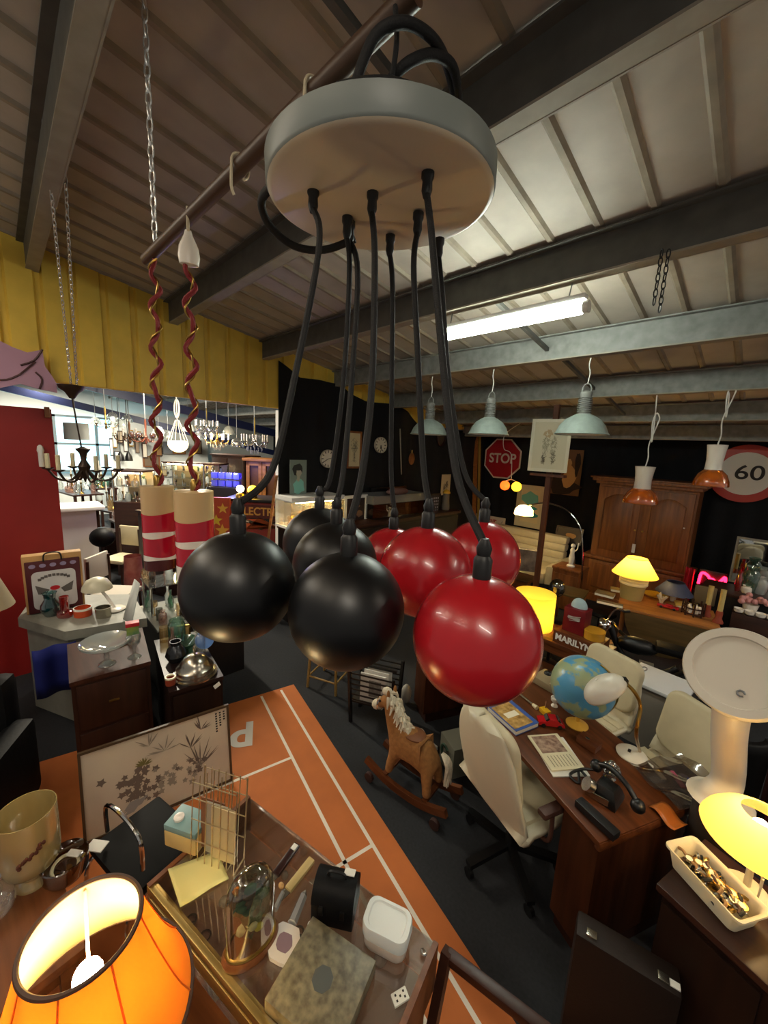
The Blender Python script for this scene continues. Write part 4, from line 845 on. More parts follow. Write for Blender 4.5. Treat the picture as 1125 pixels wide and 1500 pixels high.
def table_lamp(P, r0, r1, hs, hb, rb, sm, bm, label, lit, cat='lamp', bands=False):
    t = thing('table_lamp', label, cat, P, face(P))
    b = MB().lathe([(rb*.8, 0), (rb*.84, .02), (rb*.92, hb*.5), (rb, hb*.62)], 26, cap0=True).build('base', bm, t)
    b = MB()
    if bands:
        for k in range(3): b.lathe([(rb, hb*(.62+.12*k)), (rb*1.06, hb*(.64+.12*k)), (rb*1.06, hb*(.71+.12*k)), (rb, hb*(.73+.12*k))], 26)
    b.lathe([(rb, hb*.62), (rb*.98, hb*.98), (rb*.3, hb)], 26).build('neck', K['cream'] if bands else bm, t)
    MB().lathe([(r0, hb*1.02), (r1, hb*1.02+hs)], 40).build('lamp_shade', sm, t)
    MB().tube([(r1*math.cos(q), r1*math.sin(q), hb*1.02+hs) for q in [k*PI/16 for k in range(32)]], .004, 6, closed=True).build('top_rim', sm, t)
    if lit: MB().ball((0, 0, hb*1.02+hs*.45), .035, n=12).build('bulb', em('bulb gold', 'ffd890', lit), t)
    return t
P = tb(924, 876); table_lamp(P, px2m(58, P)*.5, px2m(26, P)*.5, .20, .29, px2m(34, P)*.5, shade('yellow lampshade', 'f0d468', .6), pm('stone pot', 'a9955c', .5), 'lit lamp with yellow cone shade on a banded pot, before the wardrobe', 110., bands=True)
P = tb(985, 880); table_lamp(P, px2m(46, P)*.5, px2m(22, P)*.5, .13, .10, .035, pm('navy shade cloth', '343a55', .7), wht, 'unlit lamp with a dark navy shade on the drop leaf table', 0)
for k, (x, y, w_, d_, h_, col, lab) in enumerate(((886, 872, .2, .16, .03, '7c6a4a', 'brown book lying on the table left of the yellow lamp'), (893, 886, .26, .07, .03, '3a2c20', 'dark long book in front of the yellow lamp pot'), (905, 866, .16, .12, .03, 'b59a5a', 'pale book at the back corner of the drop leaf table'))):
    p = tb(x, y); book(p, w_, d_, h_, tr+.1*k-.1, lab, pm('cover '+col, col, .5))
P = tb(960, 873); tag(MB().lathe([(.05, 0), (.11, .008), (.135, .022), (.13, .022), (.1, .012), (.001, .008)], 30, cap0=True).build('yellow_plate', pm('yellow glaze', 'd0a828', .3), loc=P), 'yellow plate between the two table lamps', 'plate')
P = tb(968, 884); t = thing('coral_piece', 'white branching coral beside the red toy car', 'coral', P); rnd = random.Random(9)
b = MB()
for k in range(9):
    a = k*.7; b.tube(smooth([(0, 0, 0), (.02*math.cos(a), .02*math.sin(a), .05), (.05*math.cos(a), .05*math.sin(a), .07+.06*rnd.random())], 3), [.012]*3+[.010]*3+[.006], 6)
b.build('branches', pm('coral white', 'c9bea6', .7), t)
P = tb(978, 891); t = thing('toy_car', 'flat red toy racing car on the drop leaf table', 'toy car', P, tr-.15); MB().box((0, 0, .022), (.2, .07, .022), bev=.008).box((.01, 0, .04), (.07, .05, .02), bev=.008).build('body', pm('toy red', 'b3161c', .25, coat=.4), t)
for x in (-.06, .06):
    for s in (-1, 1): MB().cyl((x, s*.03, .014), (x, s*.042, .014), .014, n=12).build('wheel', K['blackp'], t)
P = tb(1006, 888); book(P, .22, .2, .02, tr+.05, 'pale open paper pad between coral and wooden rack', pm('cover yellow', 'c9a850', .5))
P = tb(1014, 900); t = thing('bottle_rack', 'small dark wooden rack holding six white pieces', 'rack', P, tr)
b = MB()
for z_ in (.02, .08): b.lathe([(.09, z_), (.1, z_), (.1, z_+.012), (.09, z_+.012)], 20)
for k in range(8): a = k*PI/4; b.cyl((.095*math.cos(a), .095*math.sin(a), 0), (.095*math.cos(a), .095*math.sin(a), .15), .008, n=8)
b.build('frame', K['wood2'], t)
for k in range(6): a = k*PI/3; MB().lathe([(.016, .03), (.018, .07), (.01, .1)], 10, (.055*math.cos(a), .055*math.sin(a), 0), cap0=True, cap1=True).build('white_piece', wht, t)
for k, (x, y, h_, lab) in enumerate(((1034, 902, .34, 'tall pale candle on a reddish holder, left of the pair'), (1051, 912, .36, 'tall pale candle on a reddish holder, right of the pair'))):
    P = tb(x, y); t = thing('tall_candle', lab, 'candle', P, 0, 'pair of tall candles')
    MB().lathe([(.045, 0), (.045, .015), (.028, .05), (.03, .1), (.026, .13)], 18, cap0=True, cap1=True).build('holder', pm('terracotta', '8e3a22', .5), t); MB().cyl((0, 0, .13), (0, 0, h_), .023, .024).build('candle', pm('candle wax', 'c4ad6c', .4), t)
P = tb(1030, 886); P += ey2*.02; t = thing('worn_board', 'worn upright board behind the candles', 'board', P, tr); MB().box((0, 0, .11), (.2, .03, .22), bev=.01).build('panel', pm('worn board', '6d5a3c', .6), t)
# red lit sign and cloth, dark shelf with mirror at the right
P = ony(1042, 852, 6.6); t = thing('red_neon', 'small glowing red light box beside the wardrobe', 'light', P, 0); t.scale = (.8, 1, .9); MB().box((0, .08, -.0), (.36, .08, .30), bev=.01).build('box', K['blackm'], t)
b = MB(); b.tube(smooth([(-.16, 0, -.07), (-.14, 0, .10), (-.04, 0, .06), (.0, 0, -.08), (.1, 0, .02), (.16, 0, .1), (.17, 0, -.06)]), .02, 8).tube([(.0+.05*math.cos(a), -.01, .0+.05*math.sin(a)) for a in [k*PI/8 for k in range(16)]], .012, 6, closed=True); b.build('red_tube', em('red neon', 'ff1430', 7.), t)
tag(MB().box((0, 0, (P.z-.155)/2), (.34, .26, P.z-.16)).build('black_stand', K['blackw'], loc=(P.x, P.y+.09, 0)), 'black stand under the glowing red light box', 'stand')
a = ony(1010, 842, 6.55); tag(MB().sheet(lambda u, v: (a.x-.05+.1*u, 6.55+.03*math.sin(u*12), a.z-.35+.45*v), 10, 6).build('red_cloth', pm('magenta cloth', 'b3102c', .6), solid=.004), 'bright red cloth hanging against the wardrobe side', 'cloth')
z_ = ony(1100, 872, 5.9).z; xs = ony(1100, 872, 5.9).x; t = thing('dark_shelf', 'dark sideboard under the mirror at the right edge', 'sideboard', (xs+.15, 6.02, 0)); MB().box((0, 0, z_/2-.02), (1.1, .44, z_-.04)).build('body', K['blackw'], t); MB().box((0, 0, z_-.02), (1.16, .5, .04), bev=.006).build('top', K['wood2'], t)
m0, m1 = ony(1080, 786, 6.35), ony(1125, 868, 6.35); t = thing('wall_mirror', 'mirror in a pale frame on the sideboard at the right edge', 'mirror', ((m0.x+.5), 6.35, z_+.001)); hh = m0.z-z_
MB().box((0, .02, hh/2), (1.0, .02, hh)).build('frame', pm('mirror back', '8a8478', .4), t); MB().box((0, .006, hh/2), (.95, .006, hh-.05)).build('mirror_glass', pm('mirror', 'd0d4d2', .03, metal=1.), t)
for k, (x, y, rr_, h_, m_, lab, nm) in enumerate(((1092, 868, .05, .09, wht, 'white cup on the dark sideboard before the mirror', 'white_cup'), (1112, 872, .06, .2, K['gmilk'], 'milky vase on the dark sideboard at the right edge', 'milky_vase'), (1080, 862, .03, .24, K['gred'], 'red glass tube vase at the mirror edge', 'red_vase'), (1102, 840, .08, .3, K['ggreen'], 'large green glass jar before the mirror', 'green_jar'))):
    P = ony(x, y, 5.95+.1*(k % 2)); P.z = z_+.001; tag(MB().lathe([(rr_*.7, 0), (rr_, h_*.3), (rr_*.95, h_*.7), (rr_*.6, h_*.85), (rr_*.75, h_), (rr_*.7, h_)], 20, cap0=True).build(nm, m_, loc=P), lab, nm.split('_')[1])
P = at(1098, 893, .86); P.y += .02; t = thing('pink_flowers', 'bunch of pink flowers in a pot at the right edge', 'flowers', (P.x, P.y, .821)); MB().lathe([(.05, 0), (.07, .1), (.065, .1)], 16, cap0=True).build('pot', wht, t)
b = MB(); rnd = random.Random(5)
for k in range(12): b.ball((rnd.gauss(0, .06), rnd.gauss(0, .06), .13+.04*rnd.random()), .03, n=8)
b.build('blossom', pm('pink petal', 'c98a86', .7), t)
tag(MB().box((0, 0, .41), (.34, .28, .82), bev=.006).build('brown_chest', K['wood2'], loc=(P.x+.04, P.y+.0, 0), rz=.0), 'dark brown chest carrying the pink flowers', 'chest')
for k in range(4):
    p = Vector((P.x-.22+.04*k, P.y-.12-.02*(k % 2), .761)); p = P+Vector((-.08+.085*k, -.1, 0)); p.z = .821; tag(MB().lathe([(.02, 0), (.04, .015), (.045, .05), (.042, .05), (.03, .015), (.001, .01)], 16, cap0=True).build('white_bowl', wht, loc=p), 'small white bowl in the row before the pink flowers', 'bowl', 'white bowls at the right edge')
# ================================================================ lettered chest, red box, yellow drum lamp, stools
a, c = at(790, 930, .62), at(858, 958, .62); ex3 = (c-a).normalized(); r3 = math.atan2(ex3.y, ex3.x); ey3 = Vector((-ex3.y, ex3.x, 0)); L_ = (c-a).length+.45; P = c+ex3*.12-ex3*(L_/2)+ey3*.22
t = thing('open_console', 'low brown console with an open shelf holding a red box and lettered board', 'console', (P.x, P.y, 0), r3)
MB().box((0, 0, .58), (L_, .44, .04), bev=.004).build('top', K['wood1'], t); MB().box((0, 0, .12), (L_-.04, .4, .03)).build('shelf', K['wood1'], t)
for sx in (-1, 1):
    for s in (-1, 1): MB().box((sx*(L_/2-.03), s*.18, .28), (.045, .045, .56)).build('leg', K['woodz'], t)
MB().box((0, -.2, .52), (L_-.1, .02, .08)).build('apron', K['wood1'], t)
cz = .601
def cn(x, y): return Vector((P.x, P.y, 0))+ex3*x+ey3*y+Vector((0, 0, cz))
t = thing('lettered_box', 'long brown wooden box lettered MARILYN in white', 'box', cn(L_/2-.235, -.06), r3); Wb = .42
MB().box((0, 0, .06), (Wb, .26, .12), bev=.004).build('box_body', K['wood1'], t); text('lettering', 'MARILYN', .085, K['white'], t, (-.02, -.132, .06), bold=.003, sx=.95)
MB().box((.19, -.131, .05), (.05, .003, .03)).bar((.16, -.131, .03), (.21, -.131, .08), .012, .003).build('white_figure', K['white'], t)
t = thing('red_box', 'deep red box with a silver winged emblem standing on the lettered box', 'box', cn(L_/2-.30, -.04)+Vector((0, 0, .121)), r3)
MB().box((0, 0, .12), (.2, .16, .24), bev=.006).build('box_body', pm('deep red', '6a1016', .4), t); MB().box((0, -.081, .15), (.11, .003, .03)).bar((-.06, -.081, .15), (.06, -.081, .18), .02, .003).bar((-.04, -.081, .12), (.05, -.081, .135), .012, .003).build('emblem', pm('emblem silver', 'a9a6a0', .4), t)
t = thing('paper_cone', 'pale blue paper cone on top of the red box', 'cone', cn(L_/2-.30, -.03)+Vector((0, 0, .362)), r3); MB().ball((0, 0, 0), .075, (1, .7, 1.2), 18, lo=0).build('cone', pm('pale blue', '9fb6ba', .6), t)
t = thing('yellow_tin', 'round yellow topped tin on the right end of the lettered box', 'tin', cn(L_/2-.13, -.05)+Vector((0, 0, .121)), r3); MB().lathe([(.09, 0), (.09, .06), (.093, .062), (.093, .08), (.085, .082), (.001, .078)], 28, cap0=True).build('tin', pm('tin gold', 'c08a24', .4), t)
P = cn(-L_/2+.17, .0); Dd = (P+Vector((0, 0, .4))-EYE).dot(FWD); P = dep(781, 900, Dd); t = thing('drum_shade_lamp', 'glowing yellow drum shade lamp right behind the red ball', 'lamp', (P.x, P.y, .601)); r = px2m(56, P)/2; zt = dep(783, 866, Dd).z-.601; zb2 = dep(783, 917, Dd).z-.601
MB().lathe([(r, zb2), (r, zt)], 36).build('drum_shade', shade('yellow drum cloth', 'f0cc50', .6), t); MB().ball((0, 0, (zt+zb2)/2), .035, n=12).build('bulb', em('bulb gold2', 'ffd890', 90.), t)
MB().cyl((0, 0, .0), (0, 0, zb2+.05), .02).lathe([(.12, 0), (.12, .02), (.02, .05)], 24, cap0=True).build('stand', K['brass'], t)
P = at(803, 878, .85); t = thing('glass_globe_lamp', 'clear glass bulb shaped lamp behind the red box', 'lamp', (P.x, P.y+.22, 0)); MB().ball((0, 0, .93), .085, (1, 1, 1.25), 20).build('globe', K['gsmoke'], t); MB().cyl((0, 0, 0), (0, 0, .83), .02).lathe([(.12, 0), (.12, .02), (.02, .05)], 20, cap0=True).build('stand', K['blackm'], t)
P = at(882, 893, .5); t = thing('black_stool', 'small round black stool before the wardrobe', 'stool', (P.x, P.y, 0)); MB().lathe([(.16, .44), (.17, .46), (.16, .49), (.001, .5)], 26, cap0=True).build('seat', K['leatherb'], t)
for k in range(4): a = k*PI/2+.4; MB().cyl((.12*math.cos(a), .12*math.sin(a), .44), (.16*math.cos(a), .16*math.sin(a), 0), .013).build('leg', K['blackm'], t)
P = at(838, 875, .75); t = thing('folding_table', 'olive brown folding table with light wooden leg beside the stool', 'table', (P.x-.13, P.y+.27, 0), r3+.2); MB().box((0, 0, .72), (.40, .36, .03), bev=.005).build('tabletop', wood('olive brown leaf', '5a4522', '40300f', .45), t)
for sx in (-1, 1):
    for s in (-1, 1): MB().bar((sx*.16, s*.14, .7), (sx*.18, s*.14, 0), .03, .03).build('leg', K['pine'], t)
for k, (x, y, rz_) in enumerate(((868, 945, .3), (885, 935, -.5), (875, 958, 1.1))):
    p = at(x, y, .35); p.z = .301+.02*k; tag(MB().box((0, 0, .01), (.2, .14, .018)).build('card_sheet', K['tan'], loc=p, rz=rz_), ('tan card flap left of the moped wheel', 'tan card flap behind the moped forks', 'tan card flap lowest beside the moped tyre')[k], 'card')
p = at(876, 950, .3); t = thing('open_carton', 'open cardboard carton beside the lettered box', 'carton', (p.x, p.y, 0), .4); MB().box((0, 0, .15), (.3, .26, .3)).build('carton_body', K['tan'], t)
p = at(815, 1000, .02); tag(MB().box((0, 0, .03), (.5, .2, .06), bev=.01).build('grey_case', K['grey'], loc=(p.x, p.y, 0), rz=drz), 'flat grey case on the floor under the console', 'case')
# ================================================================ red panel with its mauve cut-out, left
PX_ = -4.95; pr_ = onx(84, 700, PX_); zt = onx(40, 597, PX_).z
t = thing('carnival_screen', 'tall red painted screen under the yellow wall, far left', 'screen', (PX_, pr_.y-.9, 0))
MB().box((0, 0, zt/2), (.05, 1.8, zt)).build('board', K['redp'], t)
p = onx(60, 668, PX_+.04); MB().lathe([(.022, 0), (.022, .13), (.028, .15), (.022, .19), (.008, .205)], 14, (.045, p.y-t.location.y, p.z-.1), cap0=True, cap1=True).build('bell_push', K['white'], t)
p = onx(69, 604, PX_+.04); MB().box((.04, p.y-t.location.y, p.z), (.03, .04, .1), bev=.006).build('brass_catch', K['oak'], t)
out = [(-30, 560), (0, 568), (30, 562), (58, 570), (84, 575), (83, 562), (78, 553), (66, 536), (62, 512), (40, 516), (18, 508), (0, 499), (-30, 495)]
pts = [onx(x, y, -4.5) for x, y in out]; b = MB(); a = [b.v((-4.535, q.y, q.z)) for q in pts]; c = [b.v((-4.51, q.y, q.z)) for q in pts]; b._f(a); b._f(c[::-1])
for i in range(len(a)): j = (i+1) % len(a); b._f([a[i], a[j], c[j], c[i]])
b.m(1)
for ln in ([(62, 512), (50, 528), (30, 535)], [(30, 548), (40, 540), (52, 530)], [(-20, 556), (10, 556), (30, 548)], [(58, 570), (62, 556), (52, 545)]): b.tube(smooth([onx(x, y, -4.508) for x, y in ln], 3), .008, 5)
tag(b.build('mauve_cutout', [pm('mauve paint', 'b0879c', .6), pm('plum outline', '4c2c2c', .6)]), 'mauve wavy cut-out ornament fixed above the red panel', 'ornament')
# hanging iron chandelier in the opening with its pair of thin chains
iron = pm('dark bronze', '3a2a20', .45, metal=.5)
P = onx(124, 690, -4.42); t = thing('candle_chandelier', 'dark iron chandelier with cream candle sleeves hanging in the opening', 'chandelier', P); o = P
hook = onx(105, 575, -4.42)-o
MB().lathe([(.10, .06), (.09, .03), (.05, 0), (.02, -.05)], 20, hook, cap0=True).build('canopy_bell', iron, t)
MB().tube([hook-Vector((0, 0, .05)), (0, 0, .1)], .007, 6).lathe([(.01, .22), (.06, .2), (.03, .16), (.02, .1), (.05, .04), (.02, -.05), (.005, -.1)], 16).build('stem', iron, t)
for k in range(6):
    a = k*PI/3+.2; d = Vector((math.cos(a), math.sin(a), 0))
    ar = MB().tube(smooth([d*.02+Vector((0, 0, .02)), d*.1+Vector((0, 0, -.08)), d*.2+Vector((0, 0, -.07)), d*.26+Vector((0, 0, .01))]), .01, 7).lathe([(.012, .005), (.045, .02), (.045, .026)], 14, d*.26).build('arm', iron, t)
    MB().cyl(d*.26+Vector((0, 0, .02)), d*.26+Vector((0, 0, .15)), .017, n=12).build('candle_sleeve', pm('candle cream', 'd8cca4', .5), ar)
tc_ = hook+o+Vector((0, 0, .06))
chain('thin_chain', tc_, roof(64, 175, .03), 'thin steel chain, left of the pair rising from the iron chandelier', pm('bright chain', 'f0f0ee', .25, metal=.7), .045, .003, .009, maxn=60)
chain('thin_chain', tc_+Vector((.0, .04, 0)), roof(93, 215, .03), 'thin steel chain, right of the pair rising from the iron chandelier', pm('bright chain', 'f0f0ee', .25, metal=.7), .045, .003, .009, maxn=60)
# ================================================================ white table, chests and what stands on them
tw = .85
poly = [at(26, 905, tw), at(95, 925, tw), at(215, 905, tw), at(195, 870, tw), at(50, 872, tw)]
cx_ = sum((p.x for p in poly))/5; cy_ = sum((p.y for p in poly))/5; t = thing('white_table', 'white cut-corner table below the red panel', 'table', (cx_, cy_, 0))
L2 = [(p.x-cx_, p.y-cy_) for p in poly]; wp = pm('worn white paint', '8b8a7e', .5, var=.2, scale=12)
MB().prism(L2, tw-.08, tw-.002).build('tabletop', wp, t); MB().prism([(x*.88, y*.88) for x, y in L2], .02, tw-.08).build('body', wp, t)
p = at(78, 955, .62); tag(MB().sheet(lambda u, v: (.02*math.sin(u*9), -.13+.26*u, -.4*v), 16, 4).build('blue_cloth', pm('ultramarine cloth', '0a1868', .8), loc=(p.x+.2, p.y, .76), solid=.005), 'ultramarine blue cloth hanging down in front of the white table', 'cloth')
def wt(x, y): q = at(x, y, tw); return q
def vase(name, P, prof, mat, label, cat, group=None, n=24, extra=None):
    o = MB().lathe(prof, n, cap0=True).build(name, mat, loc=P); return tag(o, label, cat, group)
P = wt(84, 893); t = thing('carrier_bag', 'red and white carrier bag with a printed face-like design beneath the red panel', 'bag', P, face(P)); W = px2m(62, P); hh = px2m(84, P)
MB().box((0, .05, hh/2), (W*1.05, .1, hh), bev=.004).build('kraft_back', K['tan'], t)
b = MB().box((0, -.01, hh*.46), (W*.97, .02, hh*.9), bev=.008); b.m(1).prism([], 0, 0) if False else b.m(1)
pp = rrect(W*.78, hh*.66, .04)
b.poly([(x, -.022, y+hh*.40) for x, y in pp]); b.m(2)
for k in range(9): a = PI*(.22+.56*k/8); b.box((-W*.33*math.cos(a), -.0225, hh*(.49+.16*math.sin(a))), (W*.06, .001, hh*.045), R=Matrix.Rotation(0, 4, 'Y'))
for s in (-1, 1): b.poly([(s*W*.1, -.0228, hh*.40), (s*W*.34, -.0228, hh*.50), (s*W*.30, -.0228, hh*.34), (s*W*.16, -.0228, hh*.32)])
b.m(3); b.poly([(W*.09*math.cos(a), -.0232, hh*.42+hh*.04*math.sin(a)) for a in [k*PI/8 for k in range(16)]]); b.m(4)
for k in range(5): b.poly([(-W*.36+W*.18*k+W*.06*math.cos(a), -.0212, hh*.83+hh*.035*math.sin(a)) for a in [q*PI/6 for q in range(12)]])
b.build('printed_front', [pm('wine card', '4a1018', .5), pm('print white', 'c9c6c4', .5), pm('print grey', '5a5450', .6), pm('print red', 'b81a24', .5), pm('print lilac', '8c7f9c', .6)], t)
MB().tube(smooth([(-W*.16, -.02, hh*.9), (-W*.12, -.02, hh*1.03), (W*.12, -.02, hh*1.03), (W*.16, -.02, hh*.9)]), .006, 6).build('handle', K['blackp'], t)
P = wt(75, 900); s_ = px2m(24, P)/2; vase('teal_vase', P+Vector((.02, 0, 0)), [(s_*.6, 0), (s_, s_*.8), (s_*.95, s_*1.4), (s_*.55, s_*2.1), (s_*.6, s_*2.6), (s_*.75, s_*2.9), (s_*.7, s_*2.9)], K['gteal'], 'teal glass vase on the white table before the printed bag', 'vase')
P = wt(96, 903); vase('red_glass', P, [(.05, 0), (.06, .02), (.055, .05), (.03, .06), (.034, .18), (.03, .18)], K['gred'], 'pinkish red footed glass beside the teal vase', 'glass')
P = wt(122, 901); t = thing('striped_tin', 'shallow orange red tin with white rim on the white table', 'tin', P); r = px2m(22, P)/2
MB().lathe([(r, 0), (r, .07), (r*.92, .07), (r*.92, .02), (.001, .02)], 26, cap0=True).build('tin', pm('tin orange', 'c04a22', .4), t); MB().lathe([(r*1.01, .055), (r*1.01, .072), (r*.9, .072)], 26).build('rim', wht, t)
P = wt(168, 893); t = thing('mushroom_table_lamp', 'small unlit cream mushroom lamp beside the silver cup', 'lamp', P, 0); MB().lathe([(.08, 0), (.085, .01), (.07, .02), (.02, .025)], 24, cap0=True, cap1=True).build('base', wht, t)
e_ = dep(142, 858, (P-EYE).dot(FWD))-P; MB().tube(smooth([(0, 0, .02), e_*.5+Vector((.0, 0, .02)), e_]), .012, 8).build('stem', wht, t); r = px2m(38, P)/2
MB().lathe([(r, -.03), (r*.95, .0), (r*.7, .05), (r*.3, .075), (.001, .08)], 30, e_).build('dome_shade', pm('cream shade', 'c9c2a8', .4), t)
P = wt(152, 903); t = thing('silver_cup', 'squat dark silver cup before the cream mushroom lamp', 'cup', P); MB().lathe([(.055, 0), (.058, .08), (.062, .085), (.052, .085), (.05, .02), (.001, .02)], 22, cap0=True).build('cup', K['silver'], t)
P = wt(112, 880); tag(MB().ball((0, 0, .02), .03, (2, .8, .8), 12).build('white_ornament', wht, loc=P), 'small white ornament lying between the bag and the mushroom lamp', 'ornament')
P = at(192, 905, .85); t = thing('folded_card', 'tall folded white card standing behind the goblet', 'card', (P.x, P.y, .852)); P0 = P
b = MB(); q = [at(180, 907, .855), at(193, 915, .855)]; u_ = dep(205, 855, (q[0]-EYE).dot(FWD)); v_ = dep(197, 848, (q[0]-EYE).dot(FWD))
o = t.location; b.poly([q[0]-o, q[1]-o, u_-o, v_-o]); b.build('card', pm('card white', 'cfd2cc', .6), t, solid=.004); None
# chests
def footprint(name, label, cat, poly, z, mats, drawers=0, front=None):
    cx_ = sum(p[0] for p in poly)/len(poly); cy_ = sum(p[1] for p in poly)/len(poly); t = thing(name, label, cat, (cx_, cy_, .006)); L2 = [(x-cx_, y-cy_) for x, y in poly]
    MB().prism(L2, z-.035, z-.006).build('top', mats[0], t); MB().prism([(x*.97, y*.97) for x, y in L2], .01, z-.035).build('body', mats[1], t)
    a, c = Vector((*L2[0], 0)), Vector((*L2[1], 0)); d = (c-a); m_ = (a+c)/2; rz = math.atan2(d.y, d.x)
    for k in range(drawers):
        dz = (z-.1)/drawers; q = MB().box((0, 0, 0), (d.length*.86, .014, dz-.025), bev=.003).build('drawer', mats[1], t, loc=(m_.x*.985, m_.y*.985, .06+dz*(k+.5)), rz=rz)
        MB().box((0, -.01, 0), (.06, .012, .012), bev=.003).build('handle', K['brass'], q)
    return t
ch = wood('chest brown', '4a281a', '341a10', .5, spec=.2)
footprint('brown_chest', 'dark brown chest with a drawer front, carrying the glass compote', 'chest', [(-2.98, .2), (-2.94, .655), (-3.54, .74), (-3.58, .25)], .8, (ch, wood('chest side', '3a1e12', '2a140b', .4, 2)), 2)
t = footprint('black_chest', 'glossy black brown chest carrying the silver cloche', 'chest', [(-2.63, .68), (-2.586, 1.03), (-3.4, 1.13), (-3.45, .80)], .7, (pm('black lacquer', '1c1110', .35, spec=.35), pm('black brown side', '1d100c', .4)), 1)
p = onx(318, 1004, -2.572)-t.location; MB().box((0, 0, 0), (.004, .045, .03), R=Matrix.Rotation(.4, 4, 'X')).build('price_tag', K['paper'], t, loc=p)
P = at(157, 972, .801); t = thing('glass_compote', 'cut glass compote dish on a tall foot, on the brown chest', 'compote', P); r = px2m(62, P)/2
MB().lathe([(.055, 0), (.05, .008), (.015, .03), (.018, .06), (.012, .09), (.03, .115)], 24, cap0=True).build('foot', K['gclear'], t)
MB().lathe([(.03, .115), (r*.7, .13), (r, .16), (r*1.02, .175), (r*.98, .175), (r*.7, .14), (.001, .125)], 36).build('dish', glass('cut glass', 'dfe8e6', .25, body=.75, bodycol='e4eae6'), t)
P = at(197, 962, .801); t = thing('wine_goblet', 'clear stemmed goblet with a small red and green carton on its rim', 'goblet', P); MB().lathe([(.045, 0), (.04, .006), (.01, .03), (.012, .07), (.04, .11), (.048, .15), (.045, .18), (.043, .18), (.046, .15), (.036, .112), (.001, .09)], 22, cap0=True).build('glass', K['gclear'], t)
t = thing('toy_carton', 'small carton with red top and green sides balanced in the goblet', 'carton', P+Vector((0, 0, .183)), face(P)); MB().box((0, 0, .03), (.075, .05, .06)).build('carton_body', pm('carton green', '3f6a4c', .5, col2='8a9a3c', scale=20), t); MB().box((0, 0, .075), (.085, .06, .028), bev=.004).build('lid', pm('carton red', 'b8202a', .45), t)
P = at(150, 950, .801)+Vector((-.25, -.02, 0)); P = at(152, 918, .801); P.x = max(P.x, -3.42); P.y = .48; t = thing('framed_medal', 'flat white mount with a dark medal lying on the back of the brown chest', 'medal', P, .3); MB().box((0, 0, .012), (.26, .16, .024), bev=.003).build('mount', pm('mount white', 'b9bab4', .6), t); MB().lathe([(.04, .025), (.04, .036), (.02, .04), (.001, .04)], 18).box((0, .03, .03), (.06, .02, .01)).build('medal', pm('bronze dark', '4a423a', .4, metal=.5), t)
P = at(287, 985, .7); P = Vector((-2.84, .93, .7)); P = at(286, 987, .702); t = thing('silver_cloche', 'domed silver cloche with a ring handle on the black chest', 'cloche', P); r = px2m(52, P)/2*1.05
MB().lathe([(r*1.08, 0), (r*1.1, .012), (r, .016), (r*.98, .03), (r*.9, .035), (r*.86, .055), (r*.92, .06), (r*.72, .085), (r*.7, .10), (r*.5, .135), (r*.2, .155), (.001, .158)], 40, cap0=True).build('dome', K['silver'], t)
MB().cyl((0, 0, .155), (0, 0, .172), .008).tube([(.022*math.cos(a), 0, .192+.022*math.sin(a)) for a in [k*PI/8 for k in range(16)]], .005, 6, closed=True).build('ring_handle', K['silver'], t)
P = at(250, 1002, .702); t = thing('small_pot', 'small terracotta pot with a pale rim at the front of the black chest', 'pot', P); MB().lathe([(.032, 0), (.034, .05), (.028, .05), (.026, .01), (.001, .01)], 20, cap0=True).build('pot', pm('terracotta', '8e3a22', .5), t); MB().lathe([(.035, .046), (.035, .058), (.026, .058), (.026, .046)], 20).build('rim', K['cream'], t)
P = at(262, 972, .702); vase('dark_jug', P+Vector((-.06, 0, 0)), [(.05, 0), (.075, .05), (.06, .1), (.035, .13), (.04, .16), (.036, .16)], pm('pewter', '3c3d40', .25, metal=.8), 'dark pewter jug behind the silver cloche', 'jug')
P = at(270, 950, .702); vase('glass_bowl', P, [(.03, 0), (.08, .03), (.11, .07), (.105, .07), (.07, .03), (.001, .012)], K['ggreen'], 'pale green glass bowl at the back of the black chest', 'bowl')
P = at(303, 948, .702); P = Vector((P.x, min(P.y, 1.07), .702)); t = thing('blue_plate', 'blue plate leaning at the back corner of the black chest', 'plate', P); MB().lathe([(.001, 0), (.05, .003), (.075, .012), (.073, .015), (.048, .007), (.001, .004)], 26, (0, 0, .075), R=Matrix.Rotation(1.2, 3, 'Y')).build('plate', pm('cornflower glaze', '5a86c9', .3), t)
P = at(268, 935, .702); P = Vector((-3.33, 1.0, .702)); t = thing('gilt_picture', 'little gilt framed card among the glassware', 'picture', P, face(P)); MB().box((0, 0, .06), (.10, .02, .12)).build('frame', K['brass'], t); MB().box((0, -.0115, .06), (.075, .003, .095)).build('card', K['tan'], t)
# glassware on a low stand with a glass shelf behind the black chest
t = thing('glass_stand', 'dark stand with a glass shelf crowded with bottles behind the black chest', 'stand', (-3.95, 1.28, 0)); MB().box((0, 0, .34), (.62, .78, .68)).build('body', K['blackw'], t); MB().box((0, 0, .69), (.66, .82, .02)).build('top', pm('grey glass top', '8d908a', .25), t)
MB().box((-.12, 0, 1.0), (.34, .78, .012)).build('glass_shelf', K['gclear'], t)
for s in (-1, 1):
    for q in (-.26, .02): MB().cyl((q, s*.37, .70), (q, s*.37, .995), .01).build('shelf_post', K['chrome'], t)
rnd = random.Random(12)
forms = [[(.03, 0), (.034, .1), (.012, .15), (.012, .2), (.016, .21)], [(.04, 0), (.045, .06), (.04, .12), (.02, .14), (.03, .16)], [(.02, 0), (.006, .02), (.006, .08), (.035, .11), (.034, .17)], [(.05, 0), (.06, .05), (.05, .09), (.052, .09)], [(.035, 0), (.035, .13), (.03, .13)]]
